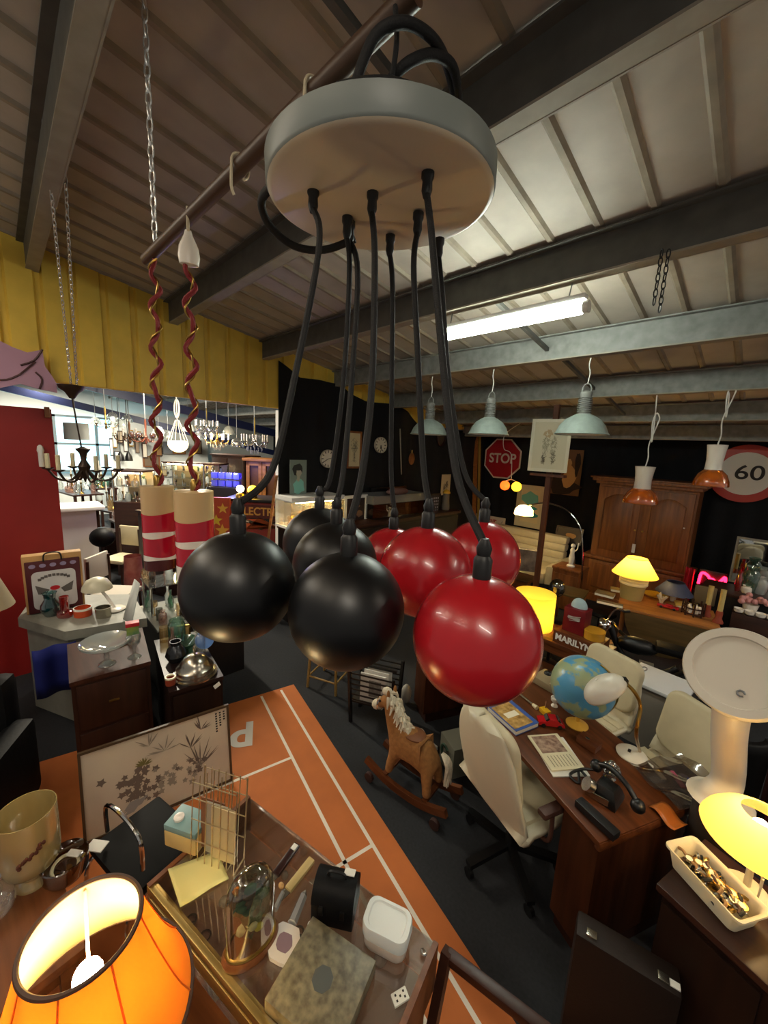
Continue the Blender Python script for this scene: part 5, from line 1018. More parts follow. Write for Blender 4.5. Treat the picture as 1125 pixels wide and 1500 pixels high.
gm_ = [K['gclear'], K['ggreen'], K['gmilk'], glass('rose glass', 'ecd4cc', .14, body=.2, bodycol='c8a090'), K['gsmoke'], glass('honey glass', 'ecdcbc', .14, body=.2, bodycol='c4a878')]
fn_ = ['bottle', 'carafe', 'wine_glass', 'glass_bowl', 'tumbler']; cn_ = ['clear', 'pale green', 'milky', 'rose', 'smoky', 'honey coloured']
for k in range(30):
    f_ = (k*7+3) % 5; m_ = (k*5+1) % 6; low = k < 20
    x = -4.2+.12*(k % 5)+.01*rnd.random() if low else -4.2+.15*(k % 2); y = .93+.175*((k//5) % 4)+.02*rnd.random() if low else .95+.15*((k-20)//2)
    if low and k % 5 in (0, 3) : f_ = 0 if f_ == 3 else f_
    z = .701 if low else 1.007; s_ = .85 if low else 1.
    tag(MB().lathe([(a*s_, h*s_) for a, h in forms[f_]], 16, cap0=True).build(fn_[f_], gm_[m_], loc=(x, y, z)), '%s glass %s on the %s of the bottle stand behind the black chest' % (cn_[m_], fn_[f_].replace('_', ' ').replace('glass bowl', 'bowl').replace('wine glass', 'goblet'), 'top' if low else 'glass shelf'), fn_[f_].replace('_', ' '), 'glassware on the bottle stand %s %s %d' % (cn_[m_], fn_[f_], low))
P = at(232, 925, .702); t = thing('green_jar', 'pale green glass jar with dark painted letters behind the cloche', 'jar', Vector((-3.28, .93, .702))); MB().lathe([(.06, 0), (.065, .02), (.065, .17), (.05, .2), (.055, .21)], 24, cap0=True).build('jar', K['ggreen'], t)
a_ = face(t.location); 
b = MB()
for k in range(3): q = -.5+.5*k-PI/2+a_; b.bar((.067*math.cos(q), .067*math.sin(q), .06), (.067*math.cos(q+.12), .067*math.sin(q+.12), .12), .012, .003)
b.build('painted_letters', K['ink'], t)
for k, (x, y, fi, mi, lab) in enumerate(((-3.15, .86, 0, 3, 'rose glass bottle beside the green jar'), (-3.05, 1.03, 1, 0, 'clear glass carafe right of the green jar'), (-3.38, .86, 4, 5, 'honey glass tumbler at the left back of the black chest'), (-3.18, 1.06, 2, 0, 'clear stemmed glass at the back edge of the black chest'))):
    tag(MB().lathe(forms[fi], 18, cap0=True).build(fn_[fi], gm_[mi], loc=(x, y, .702)), lab, fn_[fi].replace('_', ' '))
# ================================================================ ink painting leaning on the chests
p0, p1 = at(122, 1232, .01), at(338, 1138, .01); top0, top1 = onx(106, 1105, -2.56), onx(331, 1026, -2.55)
ex = (p1-p0); L_ = ex.length; u_ = ex.normalized(); hz = ((top0-p0)+(top1-p1))/2; Hh = hz.length; n_ = u_.cross(hz).normalized()
t = thing('ink_painting', 'large framed ink painting of chrysanthemums leaning on the chests', 'painting', (p0+p1)/2+Vector((.03, 0, 0)))
t.rotation_euler = Matrix((u_, -n_ if False else n_.cross(u_)*-1, n_)).transposed().to_euler() if False else (0, 0, 0)
vz = (hz-u_*hz.dot(u_)).normalized(); vy = vz.cross(u_); Hh = hz.dot(vz)
t.rotation_euler = Matrix((u_, vy, vz)).transposed().to_euler()
b = MB(); bw = .014
b.box((0, 0, Hh-bw/2), (L_, .022, bw)).box((0, 0, bw/2), (L_, .022, bw)).box((-L_/2+bw/2, 0, Hh/2), (bw, .022, Hh-2*bw)).box((L_/2-bw/2, 0, Hh/2), (bw, .022, Hh-2*bw)).build('frame', pm('bronze frame', '4a3824', .4), t)
rnd = random.Random(21); b = MB().box((0, .002, Hh/2), (L_-.02, .008, Hh-.02)); kk = 0
def leaf(mi, x, z, l, a, w_=.35):
    global kk; kk += 1; y = -.003-.00002*kk; b.m(mi); n = 15; pts = []
    for i in range(n): q = 2*PI*i/n; r_ = l*.98*(.72+.28*math.cos(5*q)); pts.append((x*L_+r_*math.cos(q)*math.cos(a)-w_*r_*math.sin(q)*math.sin(a)*2.8, y, z*Hh+r_*math.cos(q)*math.sin(a)+w_*r_*math.sin(q)*math.cos(a)*2.8))
    b.poly(pts)
def blade(mi, x, z, l, a, w_=.008):
    global kk; kk += 1; y = -.003-.00002*kk; b.m(mi); dx, dz = l*math.cos(a), l*math.sin(a); nx, nz = -math.sin(a)*w_, math.cos(a)*w_
    b.poly([(x*L_, y, z*Hh), (x*L_+dx*.5+nx, y, z*Hh+dz*.5+nz), (x*L_+dx, y, z*Hh+dz), (x*L_+dx*.5-nx, y, z*Hh+dz*.5-nz)])
for _ in range(26): leaf(1, -.18+rnd.gauss(0, .08), .48+rnd.gauss(0, .07), .018+.012*rnd.random(), rnd.random()*6)
for _ in range(20): leaf(1, -.12+rnd.gauss(0, .07), .30+rnd.gauss(0, .05), .016+.012*rnd.random(), rnd.random()*6)
for _ in range(26): leaf(2, .08+rnd.gauss(0, .1), .34+rnd.gauss(0, .06), .015+.012*rnd.random(), rnd.random()*6)
for _ in range(14): leaf(1, .22+rnd.gauss(0, .06), .40+rnd.gauss(0, .05), .014+.01*rnd.random(), rnd.random()*6)
for _ in range(20): blade(3, -.12, .62, .05, rnd.random()*PI, .004)
for x, z, n_b in ((.02, .70, 8), (.2, .62, 9), (.28, .80, 8), (-.08, .82, 6)):
    for _ in range(n_b): blade(2 if x < .1 else 1, x, z, .06+.05*rnd.random(), rnd.random()*PI+.1, .004)
for _ in range(9): blade(1, .26, .35, .12+.08*rnd.random(), .6+rnd.random()*1.6, .004)
for _ in range(6): blade(4, -.3+.1*rnd.random(), .1+.1*rnd.random(), .1, .5, .02)
for c in range(3):
    for r_ in range(8-c*2): b.m(5); b.box((L_*(.40+.03*c), -.003, Hh*(.93-.032*r_)), (.012, .001, .010))
b.build('painted_paper', [pm('painting paper', 'd6c8aa', .4, col2='b8a998', scale=1.6, coat=.15), pm('ink brown', '6a5b50', .7), pm('ink wash', '8f8474', .7), pm('ink yellow', '6d6436', .7), pm('ink pale', '8f8a84', .7), K['ink']], t)
# black armchair and standing lamp in the dark left corner
p = at(60, 1040, .4); t = thing('black_armchair', 'black leather armchair in the dark left corner', 'armchair', (-2.85, -.55, 0), 1.1)
MB().box((0, 0, .28), (.7, .7, .3), bev=.06).build('seat', K['leatherb'], t); MB().box((0, 0, .07), (.6, .6, .13)).build('base', K['blackw'], t); MB().box((0, .36, .6), (.74, .16, .7), bev=.06).build('backrest', K['leatherb'], t)
for s in (-1, 1): MB().box((s*.4, 0, .42), (.14, .74, .5), bev=.05).build('armrest', K['leatherb'], t)
P = onx(2, 905, -3.6); t = thing('wooden_lamp', 'cream shaded lamp on a turned wooden post cut by the left edge', 'floor lamp', (P.x-.3, P.y-.12, 0)); zt = P.z
MB().lathe([(.12, 0), (.12, .03), (.03, .06), (.025, zt*.5), (.035, zt*.6), (.02, zt)], 18, cap0=True, cap1=True).build('post', K['oak'], t); MB().lathe([(.2, zt), (.1, zt+.3)], 30).build('lamp_shade', pm('parchment shade', 'a99a7c', .8), t)
P = Vector((-3.62, -.66, 0)); tag(MB().box((0, 0, .3), (.4, .4, .6), bev=.01).build('dark_side_table', K['blackw'], loc=P), 'dark side table holding a smoky glass dome at the left edge', 'side table')
vase('glass_dome', P+Vector((0, 0, .602)), [(.14, 0), (.15, .06), (.12, .14), (.05, .17), (.001, .175)], K['gsmoke'], 'smoky glass dome on the dark side table at the left edge', 'dome')
# ================================================================ court mat
O = at(430, 1003, 0); d1 = (at(466, 1050, 0)-O); d1 = (at(690, 1400, 0)-O).normalized(); d2 = Vector((d1.y, -d1.x, 0)); d2 = d2 if d2.y < 0 else -d2
b = MB(); q = [O, O+d1*3.4, O+d1*3.4+d2*2.0, O+d2*2.0]; b.prism([(p.x, p.y) for p in q], .0005, .004); b.m(1)
def strip(a, c, w_=.022, z=.0045):
    d = (c-a).normalized(); n = Vector((-d.y, d.x, 0))*w_/2; b.poly([(p.x, p.y, z) for p in (a-n, c-n, c+n, a+n)])
def onmat(x, y): return at(x, y, .004)
def along(p, s0, s1, e_): 
    r_ = p-O; c_ = r_.dot(d2); return O+d2*c_+d1*s0, O+d2*c_+d1*s1
strip(*along(onmat(436, 1052), .03, 3.35, 0)); strip(*along(onmat(405, 1064), .03, 3.35, 0))
c1 = (onmat(426, 1110)-O); s1 = c1.dot(d1); strip(O+d1*s1+d2*c1.dot(d2), O+d1*s1+d2*1.95)
c1 = (onmat(544, 1239)-O); s1 = c1.dot(d1); strip(O+d1*s1+d2*c1.dot(d2), O+d1*s1+d2*1.95)
tag(b.build('court_mat', [K['rust'], pm('court line white', 'd8cfc0', .7)]), 'rust orange mat printed with white court lines on the dark floor', 'mat')
P = onmat(354, 1078); tx = text('court_lettering', 'd', .38, pm('court letter grey', 'c0bab0', .7), None, (P.x, P.y, .0052), (0, 0, YAW+.3), ext=.0004, bold=.012, sx=1.); tag(tx, 'pale printed letter on the court mat, right of the ink painting', 'lettering')
# ================================================================ rocking horse, magazine rack, stools
R0 = at(545, 1135, .03); R1 = at(640, 1203, .03); dx_ = (R0-R1).normalized(); hz_ = math.atan2(dx_.y, dx_.x); nrm = Vector((-dx_.y, dx_.x, 0)); nrm = nrm if nrm.y > 0 else -nrm
base = (R0+R1)/2; t = thing('rocking_horse', 'brown and white toy rocking horse on wooden rockers with wheels', 'rocking horse', (base.x, base.y, 0), hz_)   # local +X is the way it faces, near rocker at y = 0
sgn = 1 if (Matrix.Rotation(-hz_, 3, 'Z') @ nrm).y > 0 else -1; gap = .22*sgn
rk = wood('rocker wood', '6d3b1c', '4d2710', .4); plush = pm('brown plush', 'a5713c', .9, var=.3, scale=40, bump=.4); plw = pm('white plush', 'd8cdb4', .9, var=.15, scale=50, bump=.5)
hl = (R0-R1).length/2+.06
for y in (0, gap):
    MB().tube(smooth([(-hl, y, .14), (-hl*.5, y, .075), (0, y, .06), (hl*.5, y, .075), (hl, y, .14)]), .001, 4).build('x', rk, t) if False else None
    b = MB(); P_ = smooth([Vector((-hl, y, .13)), Vector((-hl*.5, y, .075)), Vector((0, y, .06)), Vector((hl*.5, y, .075)), Vector((hl, y, .13))])
    for a, c in zip(P_, P_[1:]): b.bar(a, c, .03, .05)
    b.build('rocker', rk, t)
    for s in (-1, 1): MB().cyl((s*hl*.82, y-.045*sgn*(1 if y == 0 else -1), .035), (s*hl*.82, y-.02*sgn*(1 if y == 0 else -1), .035), .035, n=18).build('wheel', pm('wheel brown', '3c2620', .45), t)
for s in (-.5, .5): MB().bar((s*hl, 0, .10), (s*hl, gap, .10), .035, .02).build('crossbar', rk, t)
def skin_body(name, verts, edges, radii, mat, parent, sub=2):
    me = bpy.data.meshes.new(name); me.from_pydata([tuple(v) for v in verts], edges, []); o = bpy.data.objects.new(name, me); C.objects.link(o); o.parent = parent; me.materials.append(mat)
    sk_ = o.modifiers.new('skin', 'SKIN'); sk_.use_smooth_shade = True
    for i, r_ in enumerate(radii): me.skin_vertices[0].data[i].radius = r_ if isinstance(r_, tuple) else (r_, r_)
    me.skin_vertices[0].data[0].use_root = True
    o.modifiers.new('sub', 'SUBSURF').render_levels = sub; o.modifiers['sub'].levels = sub; return o
g2 = gap/2
V = [(-.02, g2, .36), (-.13, g2, .37), (.10, g2, .37), (.17, g2, .45), (.21, g2, .54), (.23, g2, .60), (.285, g2, .565), (.33, g2, .52)]
E_ = [(0, 1), (0, 2), (2, 3), (3, 4), (4, 5), (5, 6), (6, 7)]; Rr = [.085, .095, .09, .068, .055, .058, .048, .036]
for s in (-1, 1):
    i = len(V); V += [(-.14, g2+s*.055, .27), (-.16, g2+s*.075, .19), (-.17, g2+s*.085, .115)]; E_ += [(1, i), (i, i+1), (i+1, i+2)]; Rr += [.05, .034, .03]
    i = len(V); V += [(.12, g2+s*.055, .27), (.14, g2+s*.075, .19), (.15, g2+s*.085, .115)]; E_ += [(2, i), (i, i+1), (i+1, i+2)]; Rr += [.045, .032, .028]
skin_body('body', V, E_, Rr, plush, t)
for s in (-1, 1): MB().ball((.215, g2+s*.04, .665), .02, (.7, .5, 1.9), 10).build('ear', plush, t); MB().ball((.285, g2+s*.045, .59), .009, n=8).build('eye', K['blackm'], t)
b = MB(); rnd = random.Random(2)
for k in range(46): f_ = k/45; c0_ = Vector((.24, g2, .655)).lerp(Vector((.05, g2, .46)), f_); b.tube(smooth([c0_, c0_+Vector((-.03, (rnd.random()-.5)*.10, -.01)), c0_+Vector((-.04, (rnd.random()-.5)*.15, -.08))], 3), [.014]*4+[.012, .008, .004], 5)
b.ball((.255, g2, .655), .034, (1.2, 1, .9), 10).build('mane', plw, t)
b = MB()
for k in range(18): b.tube(smooth([(-.22, g2, .42), (-.27, g2+(rnd.random()-.5)*.05, .37), (-.27+(rnd.random()-.5)*.04, g2+(rnd.random()-.5)*.07, .22)], 3), [.014]*4+[.012, .009, .004], 5)
b.build('tail', plw, t)
MB().ball((.34, g2, .512), .042, (1, 1, .85), 14).build('muzzle', plw, t); MB().ball((.0, g2, .445), .07, (1.2, 1.05, .25), 14).build('saddle', pm('saddle tan', '7a4a2a', .6), t)
MB().tube([(.30+.0*k, g2+.055*math.cos(a), .545+.055*math.sin(a)) for k, a in enumerate([k*PI/8 for k in range(16)])], .006, 6, closed=True).tube(smooth([(.30, g2-.055, .545), (.2, g2-.09, .43), (.09, g2-.08, .47)]), .005, 6).build('bridle', K['chrome'], t)
a, c = at(513, 1058, 0), at(571, 1074, 0); dm = (c-a).normalized(); L_ = (c-a).length; rz = math.atan2(dm.y, dm.x); nm_ = Vector((-dm.y, dm.x, 0)); P = (a+c)/2+nm_*.12
t = thing('magazine_rack', 'black slatted magazine rack standing on the dark floor', 'rack', (P.x, P.y, 0), rz)
for s in (-1, 1):
    for sx in (-1, 1): MB().bar((sx*L_/2, s*.11, 0), (sx*L_/2*1.08, s*.15, .52), .025, .025).build('leg', K['blackw'], t)
    b = MB()
    for k in range(6): z_ = .24+.05*k; b.bar((-L_/2*1.06, s*(.13+.003*k), z_), (L_/2*1.06, s*(.13+.003*k), z_), .008, .012)
    b.build('slats', K['blackw'], t)
MB().box((0, 0, .21), (L_, .24, .015)).build('base_board', K['blackw'], t); MB().bar((-L_*.5, 0, .5), (L_*.5, 0, .5), .02, .02).build('handle_bar', K['blackw'], t)
for k, lab in enumerate(('newspaper with a grey photograph at the front of the magazine rack', 'plain newspaper in the middle of the magazine rack', 'newspaper at the back of the magazine rack')):
    tq = thing('newspaper', lab, 'newspaper', (t.location+Matrix.Rotation(rz, 3, 'Z') @ Vector((.01*k, -.085+.06*k, .219))), rz); tq.rotation_euler.x = .0
    MB().box((0, 0, .13), (L_*.62, .012, .26)).build('sheets', pm('newsprint', 'dad7ce', .8), tq); MB().box((.02, -.0065, .13), (L_*.3, .001, .15)).build('printed_photo', pm('news grey', '6d6b66', .8, col2='9c9a92', scale=30), tq)
P = at(473, 1010, 0); t = thing('bamboo_stool', 'bamboo stool partly behind the middle black ball', 'stool', (P.x-.05, P.y+.12, 0), .4); bam = pm('bamboo', '9a7a40', .5, var=.3, scale=12)
for sx in (-1, 1):
    for s in (-1, 1): MB().cyl((sx*.16, s*.16, 0), (sx*.14, s*.14, .43), .014, n=10).build('leg', bam, t)
b = MB()
for z_ in (.12, .32):
    for s in (-1, 1): b.cyl((-.155, s*.155, z_), (.155, s*.155, z_), .009, n=8).cyl((s*.155, -.155, z_), (s*.155, .155, z_), .009, n=8)
b.build('stretcher', bam, t); MB().box((0, 0, .44), (.36, .36, .03), bev=.01).build('seat', bam, t)
P = at(665, 1110, .1); t = thing('green_carton', 'grey green printed carton on the floor under the desk', 'carton', (P.x, P.y+.05, 0), drz); MB().box((0, 0, .12), (.2, .2, .24)).build('carton_body', pm('carton grey', '77786a', .7), t); MB().tube([(-.02+.05*math.cos(a), -.101, .13+.05*math.sin(a)) for a in [.8+k*.35 for k in range(14)]], .012, 5).build('printed_ring', pm('print dark green', '2a4a38', .7), t)
P = at(612, 1078, .02); t = thing('extension_lead', 'tangled white extension lead on the floor behind the rocking horse', 'cable', (P.x, P.y, 0), .3); MB().tube(smooth([(-.1, .05, .01), (0, .1, .01), (.06, 0, .012), (-.04, -.05, .016), (-.06, .06, .02), (.08, -.02, .01)]), .006, 6).build('cable', K['white'], t); MB().box((.13, -.04, .02), (.12, .05, .035), rz=-.4, bev=.006).build('socket_block', K['white'], t)
P = at(592, 1022, .2); tag(MB().ball((0, 0, .1), .05, (1, 1, 1.9), 16).build('white_flask', pm('flask grey', 'a9a498', .5), loc=(P.x-.12, P.y+.17, .0)), 'small pale flask standing beside the magazine rack', 'flask')
# ================================================================ glass topped display case in the foreground
ct = .9; A = at(215, 1295, ct); Bq = at(375, 1168, ct); Cq = at(640, 1388, ct)
wx = ((Cq-Bq).normalized()+(at(400, 1500, ct)-A).normalized()).normalized(); wy = Vector((-wx.y, wx.x, 0))
CWd = (Cq-A).dot(wx); CDp = ((Bq-A).dot(wy)+(Cq-A).dot(wy))/2; crz = math.atan2(wx.y, wx.x); cc = A+wx*CWd/2+wy*CDp/2
def cs(x, y, z=ct): return A+wx*x+wy*y+Vector((0, 0, z-ct))          # case coords: x along the front, y to the back
t = thing('display_case', 'glass topped wooden display case crowded with curios in the foreground', 'display case', (cc.x, cc.y, .006), crz)
cwd = wood('case wood', '7c4a26', '5c3216', .4)
MB().box((0, 0, .37), (CWd-.04, CDp-.04, .72)).build('body', cwd, t)
MB().box((0, 0, .735), (CWd-.03, CDp-.03, .012)).build('display_floor', pm('pinkish baize', 'b38c76', .7), t)
for s in (-1, 1): MB().box((s*(CWd/2-.008), 0, .81), (.016, CDp, .17)).build('end_wall', cwd, t)
MB().box((0, -CDp/2+.012, .875), (CWd, .028, .03), bev=.005).box((0, -CDp/2+.004, .82), (CWd, .01, .05), bev=.003).build('brass_edge', pm('pale brass', 'b59a5e', .3, metal=.9), t)
MB().box((0, CDp/2-.004, .81), (CWd-.03, .006, .16)).box((0, -CDp/2+.008, .79), (CWd-.03, .006, .1)).build('glass_side', K['gclear'], t)
MB().box((0, .005, .888), (CWd-.02, CDp-.02, .006)).build('glass_top', glass('case glass', 'efeae4', .06), t)
TOP = .8985
def top(x, y): p = at(x, y, TOP); p.z = TOP; return p
# wire rack with cards and the radio
wire = pm('bright wire', 'c9b48c', .3, metal=.8)
P = top(305, 1250)+wy*.0; P = top(318, 1258); t = thing('wire_rack', 'leaning wire letter rack at the back corner of the display case', 'rack', P, crz+.3)
b = MB()
for k in range(7):
    x = -.09+.03*k; b.tube([(x, -.03, 0), (x, .0, .37-.02*abs(k-3))], .002, 5); b.tube([(x, .03, 0), (x, .06, .31)], .002, 5)
    b.tube([(x, -.03, .002), (x, .03, .002)], .002, 5)
for z_ in (.08, .16, .24, .30): b.tube([(-.09, -.03+.08*z_, z_), (.09, -.03+.08*z_, z_)], .002, 5); b.tube([(-.09, .03+.1*z_, z_), (.09, .03+.1*z_, z_)], .002, 5)
for s in (-1, 1): b.tube([(s*.09, -.03, 0), (s*.09, .03, 0), (s*.09, .06, .31)], .003, 5)
b.build('wire_frame', wire, t)
for k, (col, lab) in enumerate((('c9b98a', 'cream card standing in the wire rack'), ('a8a08c', 'greyish card standing in the wire rack'), ('8a5a3a', 'brown card at the back of the wire rack'))):
    q = thing('rack_card', lab, 'card', P+Matrix.Rotation(crz+.3, 3, 'Z') @ Vector((.03-.03*k, -.008+.010*k, .004)), crz+.3); q.rotation_euler.x = -.06; MB().box((0, 0, .11), (.10, .004, .2)).build('card', pm('card '+col, col, .6), q)
P = dep(277, 1195, ((top(277, 1235)-EYE).dot(FWD))); P = cs(.055, CDp-.2, TOP); q1_ = top(277, 1230); t = thing('toy_radio', 'small turquoise and cream box radio with a round dial beside the wire rack', 'radio', q1_, crz+.3); t.scale = (.92,)*3
MB().box((0, 0, .0385), (.15, .10, .075), bev=.008).build('cabinet', pm('radio cream', 'd0b878', .45), t); MB().box((0, 0, .0885), (.15, .10, .028), bev=.006).build('top_shell', K['teal'], t)
MB().lathe([(.02, .1025), (.02, .111), (.011, .113), (.001, .111)], 20, (-.035, -.01, 0)).build('dial', wht, t)
q = [top(246, 1275), top(318, 1248), top(335, 1288), top(264, 1330)]; m_ = sum(q, Vector())/4
b = MB(); b.sheet(lambda u, v: ((q[0].lerp(q[1], u)).lerp(q[3].lerp(q[2], u), v)-m_)+Vector((0, 0, .004+.003*math.sin(u*7)*math.sin(v*5))), 12, 8); tag(b.build('yellow_cloth', pm('pale yellow cloth', 'cfc987', .8), loc=m_, solid=.004), 'folded pale yellow cloth on the left corner of the display case', 'cloth')
# glass dome with dried flowers on an oval wooden base
P = top(368, 1385); t = thing('flower_dome', 'tall oval glass dome over dried flowers on a wooden base', 'dome', P, crz+1.25); r = px2m(72, P)/2*.8; hg = .27
MB().lathe([(r*1.12, 0), (r*1.15, .012), (r*1.05, .024), (.001, .024)], 40, sx=1.25, sy=.8, cap0=True).build('base', cwd, t)
MB().lathe([(r, .025), (r, hg*.72), (r*.92, hg*.85), (r*.7, hg*.95), (r*.35, hg*.995), (.001, hg)], 40, sx=1.2, sy=.75).build('glass_dome', glass('dome glass', 'e6ece4', .1, rough=.02), t)
MB().tube([(r*1.2*math.cos(a)*1.02, r*.76*math.sin(a)*1.02, .028) for a in [k*PI/16 for k in range(32)]], .004, 6, closed=True).build('gold_rim', K['brass'], t)
b = MB(); rnd = random.Random(8); cols = [pm('leaf green', '3f5236', .8), pm('dried brown', '5a4634', .8), pm('petal pale', 'c2b489', .8), pm('petal yellow', 'c9b53c', .8)]
for k in range(34):
    a = rnd.random()*6.28; z_ = .04+rnd.random()*(hg-.1); rr_ = r*.55*rnd.random(); b.m(k % 2 if z_ > .1 else k % 4)
    p = Vector((rr_*math.cos(a)*1.2, rr_*math.sin(a)*.7, z_)); b.ball(p, .014+.008*rnd.random(), (1, .6, .8), 8)
    if k % 4 == 0: b.m(0).tube([(0, 0, .025), p], .0025, 5)
b.build('dried_flowers', cols, t)
# knives, crystals, leather box, white box, stone slab
def knife(x, y, rz, label, hc, group=None):
    P = top(x, y); P.z += .006; t = thing('pocket_knife', label, 'knife', P, rz); MB().box((0, 0, .004), (.12, .028, .016), bev=.006).build('handle', hc, t); MB().prism([(.06, -.012), (.13, 0), (.06, .012)], .002, .005).build('blade', K['silver'], t); return t
kn = knife(420, 1262, 1.9+PI, 'dark handled knife with a white tag at the back of the display case', pm('rosewood', '2c120c', .3)); knife(440, 1284, 1.8+PI, 'bone handled knife beside the dark handled one', pm('bone', 'b59c62', .45)); 
MB().box((-.042, 0, .0125), (.022, .018, .002)).build('price_tag', K['paper'], kn)
crys = glass('rock crystal', 'eef0f2', .3, body=.7, bodycol='e4e2de')
for x, y, s_, lab in ((437, 1335, .7, 'long clear crystal beside the bone handled knife'), (409, 1322, .45, 'small clear crystal by the glass dome')):
    P = top(x, y); t = thing('quartz_crystal', lab, 'crystal', P+Vector((0, 0, .0)), 2.1); b = MB(); b.cyl((-.06*s_, 0, .02*s_), (.05*s_, 0, .02*s_), .022*s_, .019*s_, n=6).cyl((.05*s_, 0, .02*s_), (.075*s_, 0, .02*s_), .019*s_, .002, n=6); b.build('crystal', crys, t)
P = top(417, 1386); t = thing('agate_dish', 'polished white agate slice with a lilac centre beside the stone slab', 'agate', P); n = 12; rnd = random.Random(3); pts = [((.048+.01*rnd.random())*math.cos(2*PI*k/n), (.042+.01*rnd.random())*math.sin(2*PI*k/n)) for k in range(n)]
MB().prism(pts, 0, .014).build('agate', pm('agate white', 'c9c3bd', .2), t); MB().prism([(x*.5, y*.5) for x, y in pts], .014, .0145).build('lilac_centre', pm('agate lilac', '7a6672', .2), t)
P = top(492, 1330); t = thing('leather_box', 'black domed leather box with a clasp and white tag', 'box', P, crz+.40); w_ = px2m(66, P)*.92; d_ = .11; hz = .10
MB().box((0, 0, .035), (w_, d_, .07), bev=.006).build('case_body', K['leatherb'], t); b = MB(); n = 14
pr = [(d_/2*math.cos(PI*k/n), .071+.055*math.sin(PI*k/n)) for k in range(n+1)]
a = [b.v((-w_/2, y, z)) for y, z in pr]; c = [b.v((w_/2, y, z)) for y, z in pr]; b._f(a); b._f(c[::-1])
for k in range(n): b._f([a[k], a[k+1], c[k+1], c[k]])
b._f([a[0], c[0], c[-1], a[-1]]); b.build('domed_lid', K['leatherb'], t)
MB().tube(smooth([(-.03, .0, .126), (-.02, 0, .14), (.02, 0, .14), (.03, 0, .126)]), .005, 6).build('handle', K['blackp'], t); MB().box((w_*.28, .02, .126), (.035, .028, .003), R=Matrix.Rotation(.35, 4, 'X') if False else Matrix.Rotation(-.3, 4, 'X')).build('price_tag', K['paper'], t)
for s in (-1, 1): MB().box((s*w_*.25, -d_/2-.002, .06), (.014, .006, .03)).build('clasp', K['blackm'], t)
P = top(566, 1378); t = thing('opal_box', 'white opal box with a rounded lid at the right end of the case', 'box', P, crz+.2); w_ = .145; d_ = .095
def rr3(b, layers):
    rows = [[b.v((x, y, z)) for x, y in rrect(w_*s, d_*s, .03*s)] for s, z in layers]
    for a, c in zip(rows, rows[1:]):
        for i in range(len(a)): b._f([a[i], a[(i+1) % len(a)], c[(i+1) % len(a)], c[i]])
    b._f(rows[0][::-1]); b._f(rows[-1]); return b
rr3(MB(), ((.86, 0), (.92, .008), (.92, .032), (.9, .034))).build('box_body', pm('opal warm', 'b5a79a', .3), t); rr3(MB(), ((.86, .0345), (.86, .039), (.98, .041), (1, .05), (1, .078), (.97, .085), (.8, .085), (.76, .080), (.70, .080))).build('lid', pm('opal white', 'd3d8d4', .3), t)
P = top(472, 1452); t = thing('stone_slab', 'speckled grey stone box with a dark square in the middle of its top', 'box', P, crz+.1); stn = pm('speckled stone', '80765c', .4, col2='4a4332', scale=42, detail=3)
MB().box((0, 0, .022), (.225, .21, .044), bev=.003).build('stone_body', stn, t); MB().prism([(.030*math.cos(a+.2), .030*math.sin(a+.2)) for a in [k*PI/4+PI/8 for k in range(8)]], .044, .0446).build('dark_inlay', pm('slate inlay', '4a4c48', .4), t)
P = top(586, 1462); t = thing('domino_tile', 'white tile with black pips at the front right of the case', 'domino', P, crz+1.0); b = MB().box((0, 0, .004), (.045, .028, .008), bev=.002); b.m(1)
for x, y in ((-.012, -.006), (-.012, .006), (.0, 0), (.012, -.006), (.012, .006)): b.box((x, y, .0082), (.005, .005, .0006))
b.build('tile', [pm('ivory tile', 'd5d2c4', .4), K['ink']], t)
for k, (x, y, lab) in enumerate(((455, 1358, 'tiny white shell at the stone slab corner'), (620, 1398, 'small chrome whistle at the right glass edge'), (412, 1300, 'small pale pebble beside the glass dome'))):
    P = top(x, y); tag(MB().ball((0, 0, .008), .009, (1.3, 1, .8), 10).build(('tiny_shell', 'chrome_whistle', 'pale_pebble')[k], (K['white'], K['chrome'], K['tan'])[k], loc=P), lab, ('shell', 'whistle', 'pebble')[k])
# curios on the case floor seen through its glass
IF = .7475
for k in range(14):
    x, y = .12+.055*k if k < 12 else .2+.1*(k-12), .08+.11*((k*5) % 4)/1.2
    if x > CWd-.06: x = CWd-.08
    p = cs(x, min(y, CDp-.05), IF); b = MB(); s_ = .014+.004*(k % 3)
    if k % 2: b.ball((0, 0, s_), s_, (1.2, 1, 1), 10)
    else: b.tube([(s_*1.2*math.cos(a), s_*1.2*math.sin(a), .004) for a in [q*PI/6 for q in range(12)]], .0035, 6, closed=True).ball((s_*1.2, 0, .008), .007, n=8)
    tag(b.build('glass_bead' if k % 2 else 'silver_ring', crys if k % 2 else K['silver'], loc=p, rz=k), 'small %s lying inside the display case under the glass' % ('glass bead' if k % 2 else 'silver ring'), 'bead' if k % 2 else 'ring', 'beads in the display case' if k % 2 else 'rings in the display case')
